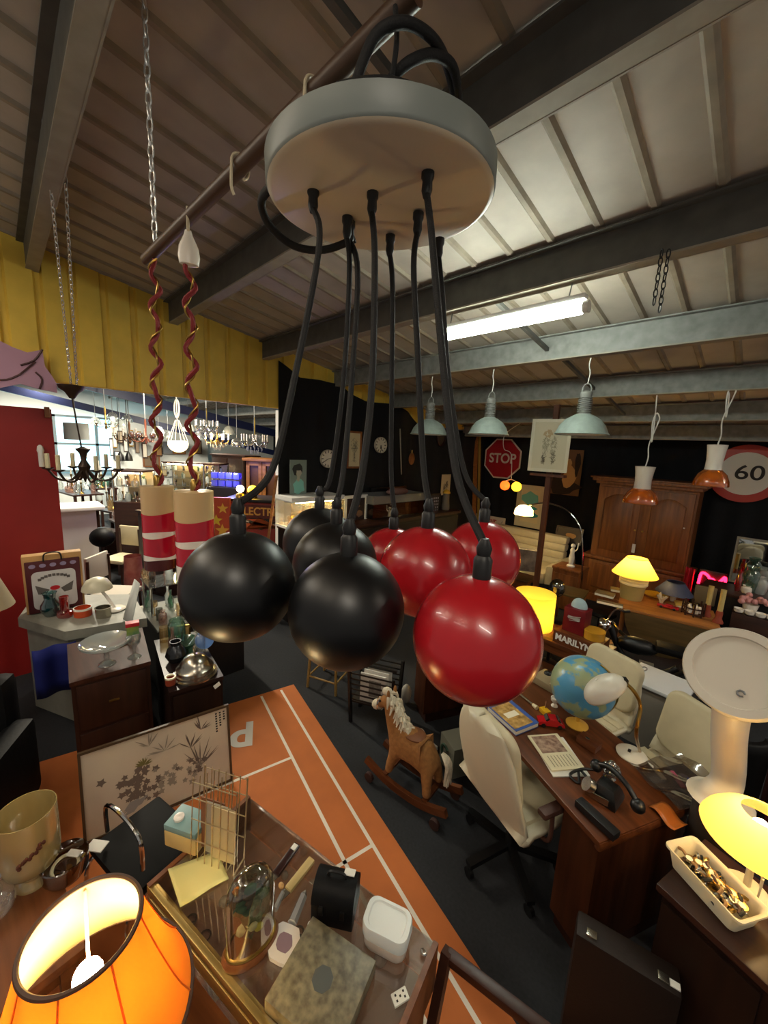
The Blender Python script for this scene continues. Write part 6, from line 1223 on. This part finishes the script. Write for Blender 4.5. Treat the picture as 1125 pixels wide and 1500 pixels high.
# ================================================================ brown table, vase, bowl, orange lamp
t = thing('brown_table', 'low brown wooden table at the lower left', 'table', (-1.70, -.33, .006), .1)
MB().box((0, 0, .725), (.8, .72, .035), bev=.008).build('tabletop', cwd, t)
for sx in (-1, 1):
    for s in (-1, 1): MB().box((sx*.35, s*.32, .354), (.05, .05, .706)).build('leg', cwd, t)
MB().box((0, 0, .66), (.7, .64, .09)).build('apron', cwd, t)
BT = .7495
def bt(x, y): p = at(x, y, BT); p.z = BT; return p
P = bt(50, 1288); t = thing('marbled_vase', 'tall marbled yellow glass vase with a painted sprig on the brown table', 'vase', P); r = px2m(74, P)/2*.92
mv = glass('marbled glass', 'e0d0a0', .1, body=.8, bodycol='d2c08a'); MB().lathe([(r*.62, 0), (r*.6, .012), (r*.42, .03), (r*.42, .05), (r*.8, .07), (r*.96, .09), (r, .12), (r, .30), (r*.97, .30), (r*.95, .11), (r*.5, .08), (.001, .075)], 36, cap0=True).build('vase', mv, t)
a_ = face(P); b = MB(); rnd = random.Random(6)
for k in range(14): q = a_-PI/2-.5+.9*k/14+.1*rnd.random(); z_ = .14+.06*k/14+.02*rnd.random(); b.ball((r*1.004*math.cos(q), r*1.004*math.sin(q), z_), .008, (.8, .8, 1), 6)
b.build('painted_sprig', pm('sprig brown', '5a2c18', .7), t)
P = bt(97, 1280); t = thing('wooden_bowl', 'round brown bowl holding a watch beside the marbled vase', 'bowl', P); r = px2m(60, P)/2*.95; MB().lathe([(r*.8, 0), (r*.95, .02), (r, .075), (r*.95, .078), (r*.88, .03), (.001, .012)], 30, cap0=True).build('bowl', glass('brown glass', '7d4a24', .15, body=.45, bodycol='6d3a1a'), t)
w1 = thing('cream_bracelet', 'cream tagged bracelet coiled in the brown bowl', 'bracelet', P+Vector((0, 0, .02))); MB().tube([(.05*math.cos(a), .04*math.sin(a), .014) for a in [k*PI/10 for k in range(20)]], .006, 6, closed=True).build('band', K['cream'], w1); MB().box((-.02, .03, .03), (.05, .025, .004), rz=.7).build('paper_tag', K['paper'], w1)
P = bt(-8, 1345); t = thing('glass_drop', 'clear glass globe lying at the left edge of the brown table', 'ornament', P); MB().ball((0, 0, .06), .06, n=24).lathe([(.03, .1), (.02, .14), (.03, .15)], 14).build('globe', K['gclear'], t)
P = bt(142, 1240); tag(MB().box((0, 0, .002), (.07, .045, .004)).build('white_label', K['paper'], loc=P+Vector((0, 0, .001)), rz=.7), 'white label lying at the corner of the brown table', 'label')
t = thing('lamp_stand', 'small table with a pinkish cloth under the orange lamp', 'side table', (-.98, -.14, .006), .2); MB().box((0, 0, .56), (.56, .46, .03), bev=.005).build('tabletop', cwd, t); MB().box((0, 0, .578), (.58, .48, .006)).build('pink_cloth', pm('pink patterned cloth', '9a6a58', .8, col2='c09a80', scale=18), t)
for sx in (-1, 1):
    for s in (-1, 1): MB().box((sx*.24, s*.19, .273), (.04, .04, .545)).build('leg', cwd, t)
p = at(18, 1420, .59); tag(MB().ball((0, 0, .03), .03, n=14).build('red_ball', K['red'], loc=(-1.19, -.30, .588)), 'small red ball on the pink cloth left of the orange lamp', 'ball')
# orange lamp: open topped shade on a turned base
Pt = dep(122, 1362, .78); t = thing('orange_lamp', 'big glowing orange cloth lampshade in the lower left foreground', 'lamp', (Pt.x, Pt.y, .588)); zt = Pt.z-.588; hs = .25; r1, r0 = .100, .19
oc = shade('orange shade cloth', 'f09030', .55); ic = shade('cream lining', 'f4e6b0', .45)
b = MB(); n = 48; rows = []
for k in range(9):
    f_ = k/8; rr_ = r0+(r1-r0)*(f_**.75); rows.append((rr_, zt-hs+hs*f_))
b.lathe(rows, n); b.build('lamp_shade', oc, t); MB().lathe([(q-.003, z) for q, z in rows], n).build('lining', ic, t)
br_ = pm('brown trim', '4a2e1c', .6)
for rr_, z_ in ((r1, zt), (r0, zt-hs)): MB().tube([(rr_*math.cos(a), rr_*math.sin(a), z_) for a in [k*PI/32 for k in range(64)]], .005, 6, closed=True).build('trim_band', br_, t)
b = MB()
for k in range(8):
    a = k*PI/4+.3; b.tube([(rr*1.001*math.cos(a), rr*1.002*math.sin(a), z) for rr, z in rows], .002, 5)
b.build('seam', oc, t)
MB().ball((0, 0, zt-.12), .027, (1, 1, 1.15), 18).build('bulb', em('bulb orange', 'ffe2a4', 110.), t); MB().cyl((0, 0, zt-.26), (0, 0, zt-.155), .018).build('socket', wht, t)
for k in range(3): a = k*2*PI/3+.9; MB().tube([(.018*math.cos(a), .018*math.sin(a), zt-.16), (r1*.98*math.cos(a), r1*.98*math.sin(a), zt-.015)], .0035, 6).build('spider_arm', K['white'], t)
MB().lathe([(.09, 0), (.095, .02), (.04, .05), (.06, .14), (.05, .26), (.02, zt-.25)], 28, cap0=True).build('base', wood('lamp wood', '5a3016', '40200d', .35, 2), t)
# black folding chair with a chrome curve between table and case; dark valet at the lower edge
P = at(215, 1225, .45); t = thing('black_chair', 'black chair with a curved chrome frame between the brown table and the case', 'chair', (P.x, P.y+.0, .006), .25)
MB().box((0, 0, .40), (.40, .34, .05), bev=.02).build('seat', pm('black vinyl', '060606', .6, spec=.15), t); 
for s in (-1, 1): MB().tube(smooth([(s*.19, -.18, 0), (s*.19, -.18, .33), (s*.19, .0, .37), (s*.19, .16, .33), (s*.19, .18, 0)]), .010, 8).build('leg_frame', K['chrome'], t)
MB().tube(smooth([(-.16, -.10, .47), (-.15, -.1, .62), (.0, -.1, .66), (.15, -.1, .62), (.16, -.1, .47)]), .010, 8).build('chrome_arc', K['chrome'], t)
P = at(700, 1440, .8); a0, a1 = at(655, 1395, .85), at(790, 1500, .85); dv = (a1-a0).normalized(); rz = math.atan2(dv.y, dv.x); L_ = .5; P = a0+dv*L_/2
t = thing('wooden_stand', 'dark wooden folding stand rail at the bottom edge, right of the case', 'stand', (P.x, P.y, .006), rz)
MB().box((0, 0, .835), (L_, .035, .03), bev=.006).build('rail', K['wood2'], t); 
for s in (-1, 1): MB().bar((s*L_/2, .0, .85), (s*L_/2-.02, -.26, .02), .028, .035).build('leg', K['wood2'], t); MB().bar((s*(L_/2-.04), -.20, .82), (s*(L_/2-.04), .12, .02), .028, .03).build('cross_leg', K['wood2'], t)
# ================================================================ the next room, seen through the opening
def D(x, y, d): return dep(x, y, d)
def drop(p, z=0.): return Vector((p.x, p.y, z))
P = onx(112, 645, -13.9); t = thing('bright_window', 'bright bluish shop window at the far left of the next room', 'window', P)
W = 4.6; b = MB().box((0, 0, -.1), (.04, W, 1.5)).build('pane', em('daylight pane', '9ed8ea', 1.5), t)
b = MB()
for k in range(6): b.box((.05, -W/2+W*k/5, -.1), (.05, .07, 1.55))
for z_ in (-.85, -.1, .65): b.box((.05, 0, z_), (.05, W, .06))
b.build('frame', pm('window grey', '5a6a70', .5), t)
struct(MB().box((-13.2, 3.6, 1.5), (.1, 2.6, 3.0)).build('wall_partition', pm('pale wall paint', 'cfd4d2', .8)))
# wall pictures in the next room
for k, (x, y, w, h, col, lab) in enumerate(((222, 676, 22, 16, '6a5a48', 'brown diptych picture on the pale far wall'), (246, 656, 14, 18, '6a7078', 'grey blue framed picture left of the lantern in the next room'), (262, 656, 18, 18, '9a8a58', 'golden framed picture behind the lantern in the next room'), (395, 653, 10, 14, 'b8a888', 'small pale picture on the dark wall near the white post'))):
    p = onx(x, y, -13.1) if k < 3 else ony(x, y, 7.62); W = px2m(w, p); hh = px2m(h, p); t = thing('far_picture', lab, 'picture', p, PI/2 if k < 3 else 0); MB().box((0, 0, 0), (W, .04, hh)).build('frame', K['oak'] if k != 1 else K['grey'], t); MB().box((0, -.022, 0), (W*.8, .006, hh*.8)).build('picture_sheet', pm('far print '+col, col, .6), t)
glow = em('candle bulb', 'ffd890', 30.)
def chandelier(P, r, arms, mat, lit, label, crystal=False, tiers=1, globes=None, drop_=.3):
    t = thing('chandelier', label, 'chandelier', P); zt = min(roof_z(P.y)-.05-P.z, 1.6)
    MB().tube([(0, 0, drop_), (0, 0, zt)], .008, 5).build('hanging_chain', K['grey'], t)
    MB().lathe([(.01, -r*.5), (r*.12, -r*.35), (r*.06, -r*.1), (r*.14, r*.1), (r*.05, r*.3), (r*.09, drop_*.8), (.01, drop_)], 14).build('stem', mat, t)
    for k in range(arms):
        a = 2*PI*k/arms+.2; d = Vector((math.cos(a), math.sin(a), 0))
        q = MB().tube(smooth([d*r*.1, d*r*.5+Vector((0, 0, -r*.3)), d*r*.9+Vector((0, 0, -r*.2)), d*r], 4), r*.035, 6).lathe([(.006, 0), (r*.13, .012), (r*.13, .018)], 10, d*r).build('arm', mat, t)
        if globes: MB().ball(d*r+Vector((0, 0, r*.22)), r*.2, (1, 1, 1.2), 12).build('globe', globes, q)
        else: MB().cyl(d*r+Vector((0, 0, .015)), d*r+Vector((0, 0, r*.45)), r*.05, n=8).ball(d*r+Vector((0, 0, r*.55)), r*.06, (1, 1, 1.7), 8).build('candle', glow if lit else wht, q)
    if crystal:
        b = MB(); rnd = random.Random(int(P.x*100)); 
        for ring_, z_ in ((r*.95, -r*.25), (r*.6, -r*.5), (r*.3, -r*.75), (r*.4, r*.5)):
            for k in range(12): a = 2*PI*k/12+.1*rnd.random(); b.cyl((ring_*math.cos(a), ring_*math.sin(a), z_+.02), (ring_*math.cos(a), ring_*math.sin(a), z_-r*.22), r*.05, .002, n=5)
        b.build('crystal_fringe', glass('crystal drop', 'f4f4f0', .45, body=.3, bodycol='ffffff'), t)['kind'] = 'stuff'
    return t
br2 = pm('bronze', '5a3a22', .4, metal=.6)
chandelier(D(155, 622, 6.6), .16, 5, K['brass'], False, 'brass chandelier with clear globes left of the twisted cords', globes=K['gclear'])
chandelier(D(190, 640, 7.6), .27, 8, br2, False, 'wide bronze chandelier with small white candles in the next room')
chandelier(D(214, 642, 6.2), .19, 6, pm('copper brown', '6a3a2a', .4, metal=.4), False, 'brown six arm chandelier behind the left twisted cord', globes=glass('dusky glass', 'b08a80', .15, body=.3, bodycol='8a6a60'))
chandelier(D(303, 626, 6.2), .17, 8, K['chrome'], False, 'white crystal chandelier, upper of the pair beside the right cord', crystal=True)
chandelier(D(318, 645, 7.3), .2, 6, K['brass'], True, 'lit crystal chandelier with glowing bulbs beside the right cord', crystal=True)
chandelier(D(373, 648, 6.3), .2, 8, K['chrome'], False, 'crystal chandelier hanging before the pine cabinet', crystal=True, drop_=.4)
P = D(261, 650, 7.); t = thing('glass_lantern', 'glowing glass bag lantern hung between the two cords', 'lantern', P); MB().ball((0, 0, 0), .17, (1, 1, .9), 18, hi=20).build('glass_bowl', em('lantern glass', 'ffe2a8', 3.5), t)
b = MB()
for k in range(6): a = k*PI/3; b.tube([(.16*math.cos(a), .16*math.sin(a), .06), (.03*math.cos(a), .03*math.sin(a), .42)], .006, 5)
b.tube([(0, 0, .42), (0, 0, 1.2)], .008, 5); b.tube([(.13*math.cos(a), 0, .62+.16*math.sin(a)) for a in [k*PI/8 for k in range(16)]], .014, 6, closed=True).build('hanger', wht, t)
P = D(112, 632, 7.5); t = thing('drum_lantern', 'grey drum shade hanging before the bright window', 'lamp', P); MB().lathe([(.2, -.16), (.2, .16)], 24).build('shade', pm('drum grey', '8a8c88', .7), t); MB().tube([(0, 0, .16), (0, 0, .9)], .008, 5).build('cable', K['grey'], t)
# furniture
P = D(112, 745, 5.6); x0 = P; t = thing('white_pillar', 'white square pillar with a capped top behind the printed bag', 'pillar', drop(P)); zt = D(112, 744, 5.6).z; W = px2m(40, P)
MB().box((0, 0, zt/2), (W, W, zt)).build('shaft', K['white'], t); MB().box((0, 0, zt+.02), (W*1.5, W*1.5, .05), bev=.008).build('cap', K['white'], t)
P = D(150, 787, 5.3); t = thing('ball_chair', 'black ball shaped seat on a black post in the next room', 'chair', drop(P)); MB().ball((0, 0, P.z), px2m(32, P)/2, (1, 1, .9), 20).build('ball_seat', K['leatherb'], t); MB().cyl((0, 0, .0), (0, 0, P.z-.1), .04).lathe([(.2, 0), (.2, .02), (.04, .05)], 20, cap0=True).build('post', K['blackm'], t)
def cafe_chair(P, rz, label, m):
    t = thing('side_chair', label, 'chair', drop(P), rz); MB().box((0, 0, .45), (.42, .42, .06), bev=.02).build('seat', m, t); MB().box((0, .2, .78), (.38, .04, .32), bev=.015).build('backrest', m, t)
    for sx in (-1, 1):
        for s in (-1, 1): MB().bar((sx*.18, s*.18, .9 if s > 0 else .44), (sx*.19, s*.2, 0), .03, .03).build('leg', K['wood2'], t)
    return t
cafe_chair(D(177, 805, 6.1), .6, 'cream side chair behind the white card', K['leather']); cafe_chair(D(168, 850, 4.75), 2.4, 'pale cushioned chair right behind the mushroom lamp', pm('pale cushion', 'b8b0a0', .7))
def table(P, w, d, h, rz, label, m):
    t = thing('side_table', label, 'table', drop(P), rz); MB().box((0, 0, h-.02), (w, d, .04), bev=.006).build('tabletop', m, t)
    for sx in (-1, 1):
        for s in (-1, 1): MB().box((sx*(w/2-.05), s*(d/2-.05), (h-.04)/2), (.05, .05, h-.04)).build('leg', K['wood2'], t)
    return t
def tabletop_at(x, y, h): return at(x, y, h)
tabs = []
for x, y, h, w, d, rz, lab in ((115, 720, 1.0, 1.2, .6, .2, 'dark table before the bright window'), (150, 712, 1.05, 1.0, .5, 0, 'reddish dark table left of the glass case'), (175, 745, .85, .9, .6, .3, 'dark pedestal table with a lamp and boxes'), (200, 762, .75, .9, .7, .1, 'dark dining table nearest the striped pendants'), (300, 715, .95, 1.0, .6, .1, 'table of glassware behind the right striped pendant')):
    q = tabletop_at(x, y, h); tabs.append((q, w, d, h, rz)); table(q, w, d, h, rz, lab, K['wood2'])
rnd = random.Random(31)
for ti, (q, w, d, h, rz) in enumerate(tabs):
    for k in range(7):
        f_ = (k+ti) % 5; m_ = (k*3+ti) % 6; lp = Matrix.Rotation(rz, 3, 'Z') @ Vector((-w*.42+w*.14*k, d*(.3*((k % 3)-1)), 0)); s_ = 1.5
        tag(MB().lathe([(a*s_, hh*s_) for a, hh in forms[f_]], 12, cap0=True).build(fn_[f_], gm_[m_], loc=(q.x+lp.x, q.y+lp.y, h+.001)), 'glass %s among the glassware on %s' % (fn_[f_].replace('_', ' '), ('the table before the bright window', 'the reddish dark table', 'the dark pedestal table', 'the dark dining table', 'the table behind the striped pendant')[ti]), fn_[f_].replace('_', ' '), 'glassware of the next room, %s %d' % (fn_[f_], ti))
# lit vitrines of glassware
def vitrine(x0, x1, y0, y1, d, label, lit, nsh, warm='ffe2a8', n=8, kinds='glassware', base=True):
    a, c = D(x0, y1, d), D(x1, y1, d); tp_ = D((x0+x1)/2, y0, d).z; bz = max(a.z, .35); ex = drop(c)-drop(a); L_ = ex.length; rz = math.atan2(ex.y, ex.x); m_ = (drop(a)+drop(c))/2
    t = thing('glass_vitrine', label, 'vitrine', (m_.x, m_.y, 0), rz); hh = tp_-bz
    MB().box((0, .2, bz/2), (L_, .4, bz)).box((0, .2, tp_), (L_, .4, .03)).build('cabinet_frame', K['wood2'], t)
    for s in (-1, 1):
        for y_ in (.01, .39): MB().box((s*(L_/2-.01), y_, bz+hh/2), (.02, .02, hh)).build('corner_post', K['chrome'], t)
    for k in range(nsh): MB().box((0, .2, bz+hh*(k+1)/(nsh+1)), (L_-.03, .36, .01)).build('glass_shelf', K['gclear'], t)
    MB().box((0, .39, bz+hh/2), (L_-.04, .008, hh-.03)).build('back_panel', pm('vitrine back', 'b9a888', .6), t)
    if lit: MB().cyl((-L_*.42, .1, tp_-.03), (L_*.42, .1, tp_-.03), .014).build('strip_bulb', em('vitrine strip '+warm, warm, lit), t)
    for k in range(nsh+1):
        for j in range(n):
            f_ = (j*3+k) % 5; mm_ = (j+k*2) % 6; lp = Matrix.Rotation(rz, 3, 'Z') @ Vector((-L_*.43+L_*.86*j/(n-1), .12+.12*(j % 2), 0)); zz = bz+(hh*k/(nsh+1)+.006 if k else .001); s_ = min(1., hh/(nsh+1)/.24)
            tag(MB().lathe([(q*s_, h*s_) for q, h in forms[f_]], 10, cap0=True).build(fn_[f_], gm_[mm_], loc=(m_.x+lp.x, m_.y+lp.y, zz)), 'glass %s on a shelf of %s' % (fn_[f_].replace('_', ' '), label.split(',')[0]), fn_[f_].replace('_', ' '), 'shelf glassware, %s, %s' % (fn_[f_], label.split(',')[0]))
vitrine(166, 208, 690, 735, 6.4, 'the glass showcase left of the striped pendants', 30., 1, n=7)
vitrine(238, 300, 678, 722, 7.9, 'the warmly lit glassware shelves between the cords', 60., 3, n=10)
vitrine(298, 322, 680, 722, 6.6, 'the narrow glass case left of the blue boxes', 0, 2, n=5)
zc_ = D(332, 713, 6.2).z; P0_ = D(332, 713, 6.2)
for k in range(8):
    P = P0_+Matrix.Rotation(.7, 3, 'Z') @ Vector((-.185+.123*(k % 4), 0, .055+.125*(k//4))); tag(MB().box((0, 0, 0), (.1, .1, .1), bev=.01).build('blue_box', K['gblue'], loc=P, rz=.7), 'small violet blue glass cube in the stacked rows before the pine cabinet', 'box', 'blue glass cubes')
P = D(332, 716, 6.2); t = thing('cube_stand', 'stand carrying the blue glass cubes', 'stand', drop(P), .7); w_ = px2m(50, P); MB().box((0, 0, (zc_-.005)/2), (w_, .2, zc_-.005)).build('body', K['blackw'], t)
MB().box((0, 0, zc_+.117-.0), (w_, .13, .006)).build('glass_shelf', K['gclear'], t); lamp('cube_light', 'POINT', D(334, 700, 6.)+Vector((0, 0, .1)), 8, '9a9cff', .05)
# pine cabinet with glazed doors, globe lamps
a, c = D(345, 715, 6.8), D(393, 712, 6.8); ex = drop(c)-drop(a); L_ = ex.length; rz = math.atan2(ex.y, ex.x); zt = D(370, 675, 6.8).z
t = thing('pine_cabinet', 'glazed pine cabinet lit warmly near the white post', 'cabinet', (drop(a)+drop(c))/2+Vector((0, .2, 0)), rz)
MB().box((0, .2, zt/2), (L_-.02, .36, zt)).build('body', pm('cabinet inside', '5a3416', .5), t); MB().box((0, .18, zt+.02), (L_+.1, .5, .05), bev=.01).build('cornice', K['pine'], t)
for s in (-1, 1):
    b = MB(); x_ = s*L_/4; w_ = L_/2-.01
    for q in (-1, 1): b.box((x_+q*(w_/2-.03), .0, zt/2), (.06, .04, zt-.04))
    for z_ in (.06, zt*.62, zt-.05): b.box((x_, 0, z_), (w_, .04, .07))
    for q in (-.08, .0, .08): b.box((x_+q, .0, zt*.33), (.025, .03, zt*.55))
    b.build('door', K['pine'], t)
for x, y, col, lab in ((352, 720, 'fff0d0', 'white glowing globe lamp on the dark counter before the pine cabinet'), (370, 722, 'ffc81e', 'yellow glowing globe lamp on the dark counter before the pine cabinet')):
    P = D(x, y-4, 5.55); t = thing('globe_lamp', lab, 'lamp', P); MB().ball((0, 0, 0), px2m(14 if x > 360 else 11, P)/2, n=18).build('globe', em('globe '+col, col, 6.), t); MB().lathe([(.07, -.12), (.06, -.08), (.04, -.06)], 16, cap0=True).build('foot', K['brass'], t)
zc = D(360, 727, 5.6).z-.05; a, c = D(335, 735, 5.5), D(408, 735, 5.5); ex = drop(c)-drop(a); L_ = ex.length; rz = math.atan2(ex.y, ex.x); m_ = (drop(a)+drop(c))/2
t = thing('fairground_machine', 'red fairground machine with painted lettering and stars beyond the white post', 'machine', m_, rz)
MB().box((0, .2, zc/2-.01), (L_, .4, zc-.02), bev=.006).build('machine_body', pm('machine red', '8e2a1c', .45), t); MB().box((0, .18, zc+.015), (L_+.1, .5, .04), bev=.006).build('counter_top', K['blackw'], t)
MB().box((.1, -.005, zc-.22), (L_*.72, .012, .34)).build('lettered_panel', pm('panel dark red', '5a1c14', .4), t); text('lettering', 'ELECTRIC', .16, pm('gold letter', 'd8a24a', .4), t, (.1, -.013, zc-.15), bold=.004, sx=.9); 
b = MB(); rnd = random.Random(44)
for k in range(16): b.m(k % 3); b.poly([(.1+L_*.34*(rnd.random()*2-1)+.05*math.cos(a), -.0125-.0004*k, zc-.32+.12*(rnd.random()-.5)+.035*math.sin(a)) for a in [q*PI/4 for q in range(8)]])
b.build('painted_figures', [pm('paint orange', 'c9602a', .5), pm('paint cream', 'd8cbb0', .5), pm('paint black', '1a1210', .5)], t)
P = D(324, 752, 5.3); zt = D(324, 728, 5.3).z; t = thing('star_panel', 'orange panel painted with yellow stars behind the right striped pendant', 'panel', drop(P), rz+.1); MB().box((0, 0, zt/2), (px2m(26, P), .05, zt)).build('board', pm('orange board', 'b0401c', .5), t)
b = MB()
for k, (x, z_, s_) in enumerate(((.03, zt-.15, .08), (-.06, zt-.32, .09), (.02, zt-.46, .10))): b.m(k % 2); b.poly([(x+(s_ if q % 2 == 0 else s_*.42)*math.sin(q*PI/5), -.0265-.0005*k, z_+(s_ if q % 2 == 0 else s_*.42)*math.cos(q*PI/5)) for q in range(10)])
b.build('painted_star', [pm('star yellow', 'e0a83a', .5), pm('star gold', 'd8b42a', .5)], t)
P = D(196, 845, 5.2); t = thing('red_shade_lamp', 'tall reddish mottled lampshade behind the white card', 'lamp', drop(P)); zt = D(190, 812, 5.2).z; zb = D(190, 865, 5.2).z; MB().lathe([(.12, zb), (.1, zt)], 24).build('lamp_shade', pm('mottled red', '8a3a36', .6, col2='a86a60', scale=10), t); MB().cyl((0, 0, 0), (0, 0, zb+.03), .02).lathe([(.12, 0), (.12, .02), (.02, .05)], 20, cap0=True).build('stand', K['brass'], t)
# hats on stands, dark dressers
for k, (x, lab) in enumerate(((177, 'black pointed bell shade, left of the pair in the next room'), (189, 'black pointed bell shade, right of the pair in the next room'))):
    P = D(x, 675, 7.3); t = thing('bell_shade', lab, 'shade', P); r = px2m(10, P)/2; MB().lathe([(r, 0), (r*.9, r*1.2), (r*.4, r*2.4), (.01, r*2.8)], 18, cap0=True).build('shade', K['blackm'], t); MB().cyl((0, 0, r*2.7), (0, 0, roof_z(P.y)-P.z), .006, n=6).build('hanging_cord', K['blackm'], t)
for k, (x, y, d, w, hh, lab) in enumerate(((345, 668, 8.4, .9, .9, 'dark dresser beside the pine cabinet'), (146, 780, 6.9, .5, 1.1, 'dark upright cabinet right of the white pillar'), (242, 750, 5.9, .6, .8, 'brown sideboard between the striped pendants'))):
    P = D(x, y, d); tb_ = P.z; t = thing('dark_dresser', lab, 'dresser', drop(P), .4); MB().box((0, 0, tb_/2), (w, .45, tb_)).build('body', K['wood2z'], t); MB().box((0, 0, tb_+.015), (w+.06, .5, .03), bev=.005).build('top', K['wood2'], t)
    for s in (-1, 1): MB().box((s*w/4, -.232, tb_/2), (w/2-.04, .014, tb_-.1), bev=.004).build('door', K['wood2z'], t)
P = D(388, 728, 5.0); t = thing('orange_board', 'slanted orange wooden board beside the white post', 'board', drop(P), rz); MB().bar((-.1, 0, .02), (.14, .05, D(390, 696, 5.0).z), .14, .03).build('board', K['pine'], t)
# wall lamps, mirrors and frames crowding the far wall, and more hanging lamps
for k, (x, y, w, h, col) in enumerate(((168, 645, 5, 22, 'c8d4d8'), (176, 640, 6, 18, 'b8a890'), (184, 652, 5, 20, 'd8d8d0'), (192, 642, 6, 24, 'a8b4bc'), (201, 655, 5, 18, '8a7a6a'), (172, 668, 7, 14, 'd0dce0'), (204, 640, 5, 16, 'c0c8c8'), (212, 660, 6, 22, 'd8d0c0'), (232, 660, 10, 16, '8a6a48'), (240, 690, 8, 14, 'b0a080'), (290, 655, 10, 20, '70604c'), (163, 655, 4, 26, 'e0e6e8'))):
    p = onx(x, y, -13.08); W = px2m(w, p); hh = px2m(h, p); t = thing('narrow_mirror' if k % 2 else 'wall_frame', ('narrow mirror' if k % 2 else 'slim frame')+' among those covering the pale wall of the next room', 'mirror' if k % 2 else 'frame', p, PI/2, 'narrow mirrors on the far wall' if k % 2 else 'slim frames on the far wall')
    MB().box((0, 0, 0), (W, .04, hh)).build('frame', K['wood2'] if k % 3 else K['brass'], t); MB().box((0, -.022, 0), (W*.75, .006, hh*.85)).build('mirror_glass' if k % 2 else 'picture_sheet', pm('far pane '+col, col, .2), t)
wlm = em('wall lamp glow', 'fff0d0', 7.)
for k, (x, y, d) in enumerate(((165, 612, 7.8), (176, 622, 8.4), (186, 615, 8.8), (232, 632, 8.2), (246, 640, 8.6), (276, 628, 8.), (290, 640, 8.4), (335, 632, 7.8), (347, 650, 7.4), (140, 618, 8.8))):
    P = D(x, y, d); t = thing('glass_pendant', 'small glass pendant among those hanging across the next room', 'lamp', P, 0, 'small glass pendants of the next room')
    MB().lathe([(.11, -.06), (.12, -.02), (.08, .07), (.03, .11)], 16).build('glass_shade', K['gmilk'] if k % 2 else K['gclear'], t); MB().ball((0, 0, -.01), .035, n=10).build('bulb', wlm if k % 3 == 0 else wht, t); MB().cyl((0, 0, .1), (0, 0, roof_z(P.y)-P.z-.02), .006, n=6).build('cord', K['grey'], t)
for ti, (q, w, d, h, rz_) in enumerate(tabs):
    for k in range(4):
        lp = Matrix.Rotation(rz_, 3, 'Z') @ Vector((-w*.35+w*.23*k, -d*.12, 0)); P = (q.x+lp.x, q.y+lp.y, h+.001); hh = .3+.12*((k*3+ti) % 4)
        t = thing('candlestick', 'slim candlestick among the glassware on '+('the table before the bright window', 'the reddish dark table', 'the dark pedestal table', 'the dark dining table', 'the table behind the striped pendant')[ti], 'candlestick', P, 0, 'candlesticks of table %d' % ti)
        MB().lathe([(.05, 0), (.045, .015), (.012, .04), (.018, hh*.3), (.010, hh*.5), (.03, hh*.62)], 12, cap0=True, cap1=True).build('holder', K['brass'] if k % 2 else K['silver'], t); MB().cyl((0, 0, hh*.62), (0, 0, hh), .013, n=10).build('candle', wht, t)
